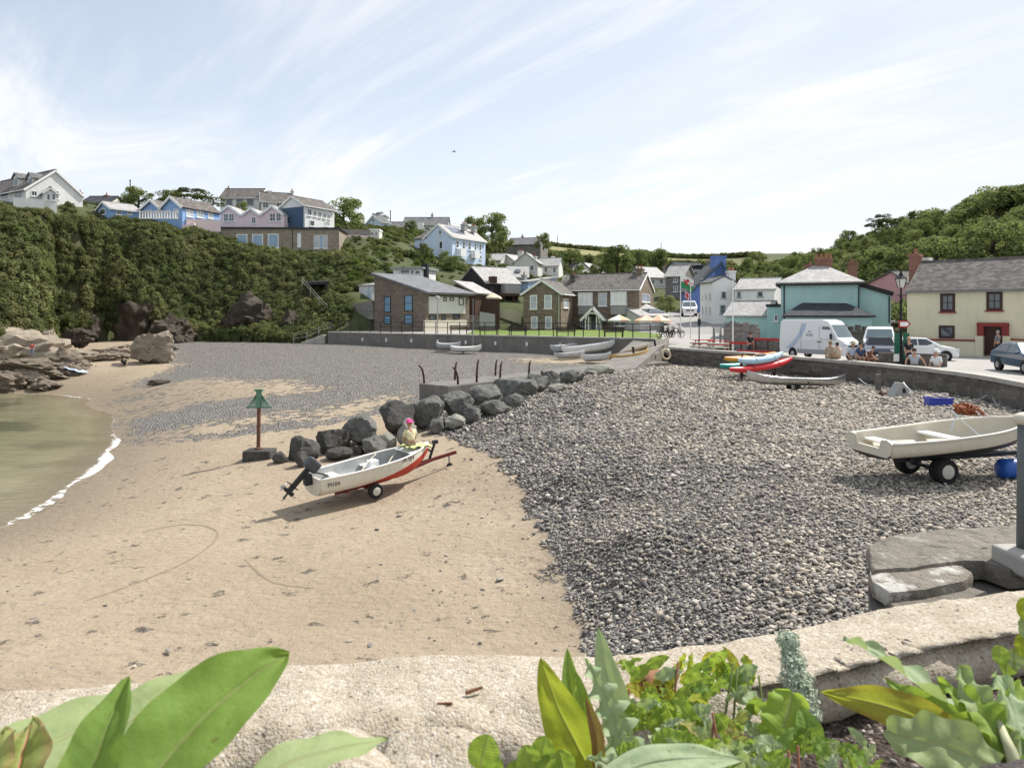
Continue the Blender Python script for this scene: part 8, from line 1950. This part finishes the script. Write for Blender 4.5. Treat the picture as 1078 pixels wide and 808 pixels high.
def leaf(pts, w, mat, parent, fold=.35, wave=.0, roll=0.0, face=None, prof=None, serr=0, serrd=.3, n=26, m=8, curl=0.0, seed=0, nw=3, petiole=True, name='leaf'):
    """blade along a curved midrib; pts are world points from base to tip"""
    cv = resample(pts, (sum((Vector(a) - Vector(b)).length for a, b in zip(pts[:-1], pts[1:]))) / n)
    k = len(cv); face = Vector(face or (0, -.75, .65)).normalized()
    verts, uvs = [], []
    for i, p in enumerate(cv):
        s = i / (k - 1); t_ = (cv[min(i + 1, k - 1)] - cv[max(i - 1, 0)]).normalized(); sd = t_.cross(face).normalized(); up = sd.cross(t_).normalized()
        q = Matrix.Rotation(roll * (1 if curl == 0 else 1 + curl * s), 3, t_); sd = q @ sd; up = q @ up
        ww = w * ((prof(s)) if prof else (math.sin(math.pi * min(1, s * .94 + .06)) ** .75 * (1 - .25 * s)))
        for j in range(-m, m + 1):
            e = j / m; sg = 1
            if serr: sg = 1 - serrd * abs(e) * (0.5 + .5 * math.cos(2 * math.pi * s * serr + (seed + (.7 if j > 0 else 0))))
            wv = wave * w * e * e * math.sin(s * math.pi * 2 * nw + seed + (1.3 if j > 0 else 0)) + .1 * w * noise.noise((s * 4 + seed, e * 2, 5))
            verts.append(p + sd * ww * e * sg * (1 - .2 * fold * abs(e)) + up * (abs(e) * ww * fold * sg + wv)); uvs.append((e / 2 + .5, s))
    c = 2 * m + 1; fs = [(i * c + j, i * c + j + 1, (i + 1) * c + j + 1, (i + 1) * c + j) for i in range(k - 1) for j in range(2 * m)]
    inv = W(parent).inverted() if parent else Matrix()
    me = bpy.data.meshes.new(name); me.from_pydata([tuple(inv @ v) for v in verts], [], fs); ul = me.uv_layers.new(name='UVMap')
    for lp in me.loops: ul.data[lp.index].uv = uvs[lp.vertex_index]
    me.materials.append(mat); me.polygons.foreach_set('use_smooth', [True] * len(fs)); o = bpy.data.objects.new(name, me); COL.objects.link(o); o.parent = parent
    return o
def stem(pts, r, mat, parent, name='stem'):
    mb = MB(); mb.tube(pts, r, 7); return mb.build(name, mat, parent, world=True, smooth=True)
STEMG = plain('green_stem', (.16, .2, .06), .6, .2, 20); STEMR = plain('red_stem', (.25, .1, .06), .6, .2, 20)
def plant(label, name, cat, px, py, d): 
    p = P(px, py, d); return thing(name, label, cat, (p.x, p.y, min(p.z, 5.08)))
pl = plant('big broad green dock with veined leaves at the bottom left corner', 'dock_plant', 'plant', 120, 860, .95)
leaf([P(125, 880, .86), P(165, 812, .92), P(222, 748, .99), P(272, 708, 1.05), P(307, 686, 1.09)], .068, LG, pl, fold=.42, wave=.07, face=(.25, -.8, .5), roll=-.25, seed=1, prof=lambda s: (math.sin(math.pi * min(1, s * .9 + .1)) ** .62) * (1 - .1 * s))
leaf([P(60, 900, .78), P(95, 815, .82), P(118, 755, .86), P(137, 711, .9)], .04, LG, pl, fold=.4, wave=.06, face=(-.1, -.95, .3), seed=2, roll=.1)
leaf([P(70, 840, 1.0), P(130, 765, 1.08), P(190, 722, 1.16), P(243, 696, 1.24)], .045, LP, pl, fold=.2, wave=.1, face=(0, -.5, .8), seed=3)
leaf([P(-40, 810, .95), P(40, 785, 1.02), P(115, 755, 1.1), P(190, 728, 1.18)], .058, LP, pl, fold=.15, wave=.08, face=(0, -.55, .75), seed=4)
leaf([P(150, 860, .95), P(170, 800, 1.0), P(200, 760, 1.05)], .03, LB, pl, fold=.2, seed=5)
leaf([P(10, 880, .8), P(20, 810, .84), P(35, 755, .9)], .045, LR, pl, fold=.2, wave=.15, face=(0, -.9, .4), seed=6); leaf([P(-30, 850, .8), P(-8, 790, .84), P(6, 768, .88)], .035, LR, pl, fold=.2, wave=.15, seed=7)
leaf([P(240, 850, .9), P(300, 805, .97), P(360, 786, 1.03), P(412, 778, 1.1)], .034, LP, pl, fold=.12, wave=.12, face=(0, -.4, .9), seed=8)
pl = plant('upright plant with a bright yellow green leaf and a pale pointed leaf', 'dock_plant', 'plant', 620, 820, 1.2)
leaf([P(632, 830, 1.16), P(608, 785, 1.17), P(586, 740, 1.19), P(567, 687, 1.22)], .042, LY, pl, fold=.18, wave=.06, face=(-.1, -1, .1), seed=11, prof=lambda s: math.sin(math.pi * min(1, s * .9 + .1)) ** .7 * (1.15 - .45 * s))
leaf([P(622, 820, 1.22), P(612, 770, 1.24), P(600, 720, 1.26), P(597, 681, 1.28)], .028, LG, pl, fold=.35, face=(.3, -1, .1), seed=12); leaf([P(628, 822, 1.2), P(616, 760, 1.22), P(606, 705, 1.24)], .024, LB, pl, fold=.4, face=(.5, -1, .1), seed=13)
leaf([P(655, 800, 1.3), P(648, 745, 1.33), P(636, 695, 1.36), P(629, 655, 1.38)], .031, LS, pl, fold=.2, face=(0, -1, .15), seed=14, prof=lambda s: math.sin(math.pi * min(1, s * .88 + .12)) ** .8 * (1.1 - .35 * s))
leaf([P(628, 815, 1.15), P(628, 775, 1.16), P(616, 732, 1.17)], .014, LRD, pl, fold=.4, face=(.2, -1, .1), seed=15)
pl = plant('grey green thistle like leaf with ragged spiny edges beside the yellow green leaf', 'thistle', 'plant', 660, 815, 1.2)
leaf([P(672, 835, 1.16), P(655, 780, 1.19), P(638, 735, 1.22), P(616, 692, 1.26)], .046, LS, pl, fold=.25, wave=.35, serr=7, serrd=.75, face=(0, -1, .3), seed=21, n=60, nw=7)
leaf([P(672, 830, 1.16), P(690, 790, 1.18), P(700, 760, 1.2)], .03, LS, pl, fold=.25, wave=.35, serr=6, serrd=.7, seed=22, n=44, nw=6); leaf([P(660, 832, 1.12), P(640, 806, 1.12), P(618, 796, 1.12)], .025, LS, pl, fold=.25, wave=.3, serr=5, serrd=.7, seed=23, n=40)
def round_leaf(c, rad, mat, parent, tilt, seed):
    r_ = Vector(c); leaf([r_ - Vector(tilt) * rad, r_, r_ + Vector(tilt) * rad], rad * .95, mat, parent, fold=.3, wave=.05, seed=seed, n=14, prof=lambda s: math.sqrt(max(.02, 1 - (2 * s - 1) ** 2)), face=(0, -.8, .6))
pl = plant('low plant with small round cupped leaves left of the yellow green leaf', 'round_leaved_plant', 'plant', 540, 815, 1.1)
for k, (px, py, rd) in enumerate(((510, 790, .028), (556, 797, .022), (572, 786, .02), (592, 802, .022), (575, 806, .02), (543, 812, .02), (520, 806, .018))): round_leaf(P(px, py, 1.13 + .01 * (k % 3)), rd, LB, pl, (.25 * (-1) ** k, .2, .95), 30 + k)
def weed(label, px0, px1, py0, py1, d0, d1, n, mats, seed, size=(.018, .04), serr=4, name='weed', cat='plant'):
    r_ = random.Random(seed); pl = plant(label, name, cat, (px0 + px1) / 2, py1, (d0 + d1) / 2); bx_ = P((px0 + px1) / 2, py1, (d0 + d1) / 2)
    for i in range(n):
        px, py = r_.uniform(px0, px1), r_.uniform(py0, py1); f = (py - py0) / (py1 - py0); d = d1 + (d0 - d1) * f + r_.uniform(-.03, .03); b_ = P(px, py, d); b_.z = max(b_.z, 5.09)
        a_ = r_.uniform(-1.0, 1.0); L = r_.uniform(*size) * 1.9; dr = Vector((math.sin(a_), r_.uniform(-.5, .35), r_.uniform(.15, .9))).normalized()
        leaf([b_ - dr * L * .5 - Vector((0, 0, .006)), b_, b_ + dr * L * .5 + Vector((0, 0, .004)) - Vector((0, 0, L * .12))], r_.uniform(*size) * .55, r_.choice(mats), pl, fold=r_.uniform(.1, .4), wave=.25, serr=r_.choice([0, serr]), serrd=.55, seed=seed + i, n=14, m=3, roll=r_.uniform(-.5, .5))
    for i in range(max(3, n // 8)):
        px = r_.uniform(px0, px1); py = r_.uniform(py0, py0 + (py1 - py0) * .6); tp = P(px, py, (d0 + d1) / 2); bs = Vector((tp.x + r_.uniform(-.04, .04), tp.y - .02, 5.07)); stem([bs, bs.lerp(tp, .5) + Vector((r_.uniform(-.01, .01), 0, .008)), tp], [.003, .0026, .002], r_.choice([STEMG, STEMR]), pl)
    return pl
weed('straggling weed with small lobed leaves right of the pale pointed leaf', 652, 715, 690, 760, 1.3, 1.52, 26, [LB, LS, LG, LO], 41)
weed('bushy ragwort like weed with yellow tinged leaves behind the low weeds', 715, 800, 690, 745, 1.34, 1.52, 34, [LB, LG, LY, LO, LS], 42)
weed('low spreading weed with grey green lobed leaves in the middle of the bed', 690, 800, 745, 812, 1.08, 1.32, 44, [LS, LG, LB, LR], 43, (.02, .042), 5)
weed('matted weed creeping to the bottom edge right of the thistle leaf', 655, 830, 775, 830, 1.0, 1.16, 38, [LS, LG, LB], 44, (.016, .036), 5)
pl = plant('broad scalloped leaf, half sunlit yellow, right of the bushy weed', 'mallow', 'plant', 830, 800, 1.2); leaf([P(818, 790, 1.2), P(826, 760, 1.22), P(834, 727, 1.25)], .062, LB, pl, fold=.25, wave=.2, serr=6, serrd=.15, seed=51, n=40, face=(0, -.8, .6), prof=lambda s: math.sqrt(max(.02, 1 - (2 * s - 1) ** 2)) * .8); leaf([P(846, 790, 1.2), P(850, 768, 1.2), P(842, 745, 1.22)], .03, LG, pl, fold=.3, seed=52)
# woolly grey sprig
pl = plant('woolly grey green sprig standing against the wall cap', 'woolly_sprig', 'plant', 840, 745, 1.42); r_ = random.Random(9); V = []
t0, t1 = P(848, 752, 1.42), P(829, 672, 1.5); stem([t0, t0.lerp(t1, .5), t1], [.005, .005, .003], STEMG, pl)
cl_ = [(tuple(t0.lerp(t1, k / 12)), np.array([.04, .034, .024]) * (1 - .35 * k / 12) * r_.uniform(.6, 1.15)) for k in range(13)]; me = cloud_mesh('foliage', leaf_cloud(cl_, 320, .0036, 5, 2.6) - np.array(pl.location), plain('woolly_leaf', (.46, .53, .41), .95, .2, 40, spec=.05)); o = bpy.data.objects.new('foliage', me); COL.objects.link(o); o.parent = pl
pl = plant('large rosette with a long twisted leaf and crinkled leaves at the right', 'rosette_plant', 'plant', 1065, 800, 1.15)
leaf([P(1070, 800, 1.1), P(1012, 757, 1.2), P(955, 712, 1.3), P(915, 685, 1.37), P(886, 668, 1.42)], .037, LS, pl, fold=.5, wave=.3, face=(.3, -.6, .8), roll=.35, seed=61, nw=4, n=40)
leaf([P(1062, 806, 1.1), P(1020, 772, 1.16), P(960, 735, 1.24), P(930, 712, 1.3)], .03, LB, pl, fold=.35, wave=.2, face=(-.2, -.8, .6), seed=62)
leaf([P(1030, 800, 1.08), P(985, 765, 1.14), P(930, 742, 1.2), P(862, 728, 1.28)], .036, LO, pl, fold=.2, wave=.12, face=(0, -.9, .5), seed=63, n=36)
leaf([P(1050, 812, 1.02), P(1010, 790, 1.04), P(965, 778, 1.07), P(932, 768, 1.1)], .042, LP, pl, fold=.2, wave=.3, face=(0, -.8, .7), seed=64, n=36, prof=lambda s: math.sin(math.pi * min(1, s * .85 + .12)) ** .6)
for k, (x0, y0, x1, y1, w_, m_) in enumerate(((1068, 805, 985, 715, .034, LB), (1070, 805, 1010, 700, .036, LP), (1075, 808, 1045, 705, .04, LS), (1078, 808, 1075, 712, .036, LB), (1080, 812, 1105, 715, .04, LG), (1062, 812, 1000, 800, .03, LY), (1066, 800, 985, 745, .03, LB), (1072, 806, 1034, 742, .03, LB), (1078, 812, 1120, 760, .04, LP), (1066, 815, 1030, 775, .03, LG))):
    mx = ((x0 + x1) / 2 + 8 * (-1) ** k, (y0 + y1) / 2 - 6); leaf([P(x0, y0, 1.08), P(*mx, 1.13 + .012 * k), P(x1, y1, 1.2 + .012 * k)], w_, m_, pl, fold=.35, wave=.35, seed=70 + k, n=30, face=(.1 * (-1) ** k, -.85, .5), nw=4)
stem([P(1075, 830, 1.06), P(1064, 790, 1.08), P(1052, 760, 1.12)], [.011, .009, .005], plain('pale_stalk', (.42, .42, .26), .6, .15, 20), pl)
pl = plant('small plant with rounded leaves under the wall at the right edge', 'round_leaved_plant', 'plant', 1065, 705, 1.5)
for k, (px, py, rd) in enumerate(((1052, 688, .02), (1068, 692, .022), (1078, 678, .025), (1060, 700, .02), (1084, 660, .03), (1080, 640, .025))): round_leaf(P(px, py, 1.5), rd, (LB, LP, LY)[k % 3], pl, (.3, .3, .9), 90 + k)
pl = plant('flat pale grey green leaf lying along the bottom edge', 'dock_plant', 'plant', 700, 830, 1.0); leaf([P(615, 840, .95), P(670, 808, .99), P(730, 798, 1.02), P(785, 800, 1.05)], .028, LS, pl, fold=.08, wave=.06, face=(0, -.5, .85), seed=95)
weed('scrappy seedlings along the dark soil below the olive yellow leaf', 800, 930, 770, 820, 1.05, 1.2, 26, [LS, LG], 46, (.012, .026)); weed('small leaves hanging over the wall foot at the far right', 1035, 1090, 725, 770, 1.3, 1.42, 18, [LG, LB, LS], 47, (.016, .03))
# ================================================================== LIGHT, SKY, CAMERA
SUN_EL, SUN_AZ = R(49), R(55)       # azimuth from +y towards +x
wd = bpy.data.worlds.new('World'); sc.world = wd; wd.use_nodes = True
nt = wd.node_tree; nt.nodes.clear()
def wn(ty, **k):
    n = nt.nodes.new(ty)
    for a, b in k.items(): setattr(n, a, b)
    return n
def wl(a, b): nt.links.new(a, b)
def wm(op, a, b=0.0):
    n = wn('ShaderNodeMath', operation=op)
    for i, v in enumerate((a, b)):
        if isinstance(v, (int, float)): n.inputs[i].default_value = v
        else: wl(v, n.inputs[i])
    return n.outputs[0]
sky = wn('ShaderNodeTexSky', sky_type='NISHITA'); sky.sun_disc = False; sky.sun_elevation = SUN_EL; sky.sun_rotation = SUN_AZ
sky.altitude = 10; sky.air_density = 1.0; sky.dust_density = .9; sky.ozone_density = 1.2
tc = wn('ShaderNodeTexCoord'); sp = wn('ShaderNodeSeparateXYZ'); wl(tc.outputs['Generated'], sp.inputs[0])
zc = wm('MAXIMUM', sp.outputs[2], .03); cz = wm('ADD', zc, .12)
u = wm('DIVIDE', sp.outputs[0], cz); v = wm('DIVIDE', sp.outputs[1], cz)
cb = wn('ShaderNodeCombineXYZ'); wl(u, cb.inputs[0]); wl(v, cb.inputs[1])
mp = wn('ShaderNodeMapping', vector_type='TEXTURE'); mp.inputs['Rotation'].default_value = (0, 0, R(128)); mp.inputs['Scale'].default_value = (2.9, .8, 1); wl(cb.outputs[0], mp.inputs[0])
def wnoise(vec, s, det, ro, di):
    n = wn('ShaderNodeTexNoise'); n.inputs['Scale'].default_value = s; n.inputs['Detail'].default_value = det; n.inputs['Roughness'].default_value = ro; n.inputs['Distortion'].default_value = di; wl(vec, n.inputs['Vector']); return n.outputs['Fac']
def wr(f, a, b, c, d):
    n = wn('ShaderNodeMapRange'); n.interpolation_type = 'SMOOTHSTEP'; wl(f, n.inputs[0])
    for i, q in enumerate((a, b, c, d)): n.inputs[i + 1].default_value = q
    return n.outputs[0]
streak = wnoise(mp.outputs[0], 1.5, 9, .62, .7); big = wnoise(cb.outputs[0], .42, 4, .5, .3)
veil = wr(sp.outputs[2], .32, .02, .0, .5)      # thin high cloud thickening to the east
c1 = wm('MULTIPLY', wr(streak, .42, .7, 0, 1), wr(big, .36, .6, .12, 1.0))
cl1 = wm('MINIMUM', wm('ADD', wm('MAXIMUM', c1, wr(wnoise(mp.outputs[0], .8, 7, .6, .9), .48, .74, 0, .75)), veil), 1.0)
cl1 = wm('MULTIPLY', cl1, wr(sp.outputs[2], .0, .12, .75, 1.0))
hs = wn('ShaderNodeHueSaturation'); hs.inputs['Saturation'].default_value = .72; wl(sky.outputs[0], hs.inputs['Color'])
mxn = wn('ShaderNodeMix', data_type='RGBA'); wl(cl1, mxn.inputs[0]); 
thin = wn('ShaderNodeMix', data_type='RGBA'); wl(wr(sp.outputs[0], -.8, .9, .35, .88), thin.inputs[0]); wl(hs.outputs[0], thin.inputs[6]); thin.inputs[7].default_value = (4.15, 4.45, 4.8, 1)      # a thin even veil of high cloud over the clear sky
wl(thin.outputs[2], mxn.inputs[6]); mxn.inputs[7].default_value = (5.6, 5.65, 5.7, 1)
bg = wn('ShaderNodeBackground'); bg.inputs['Strength'].default_value = .112; wl(mxn.outputs[2], bg.inputs[0])
ow = wn('ShaderNodeOutputWorld'); wl(bg.outputs[0], ow.inputs[0])
sl = bpy.data.lights.new('sun', 'SUN'); sl.energy = 3.75; sl.angle = R(.53); sl.color = (1.0, .955, .89)
so = bpy.data.objects.new('sun', sl); COL.objects.link(so)
dv = Vector((math.sin(SUN_AZ) * math.cos(SUN_EL), math.cos(SUN_AZ) * math.cos(SUN_EL), math.sin(SUN_EL)))
so.rotation_euler = dv.to_track_quat('Z', 'Y').to_euler(); so.location = (30, 40, 60)
cam = bpy.data.cameras.new('camera'); co = bpy.data.objects.new('camera', cam); COL.objects.link(co)
co.location = (0, 0, CZ); co.rotation_euler = (R(90), 0, 0)
cam.sensor_width = 36; cam.lens = 36 * FL / 1078; cam.shift_y = -(404 - HY) / 1078; cam.clip_start = .05; cam.clip_end = 5000
cam.dof.use_dof = True; cam.dof.focus_distance = 16; cam.dof.aperture_fstop = 9
sc.camera = co
vs = sc.view_settings; vs.view_transform = 'Standard'; vs.look = 'None'; vs.gamma = 1; vs.use_curve_mapping = False; vs.exposure = .75
sc.cycles.use_denoising = True; sc.cycles.max_bounces = 8; sc.cycles.transparent_max_bounces = 8; sc.cycles.sample_clamp_indirect = 6
sc.render.use_persistent_data = False
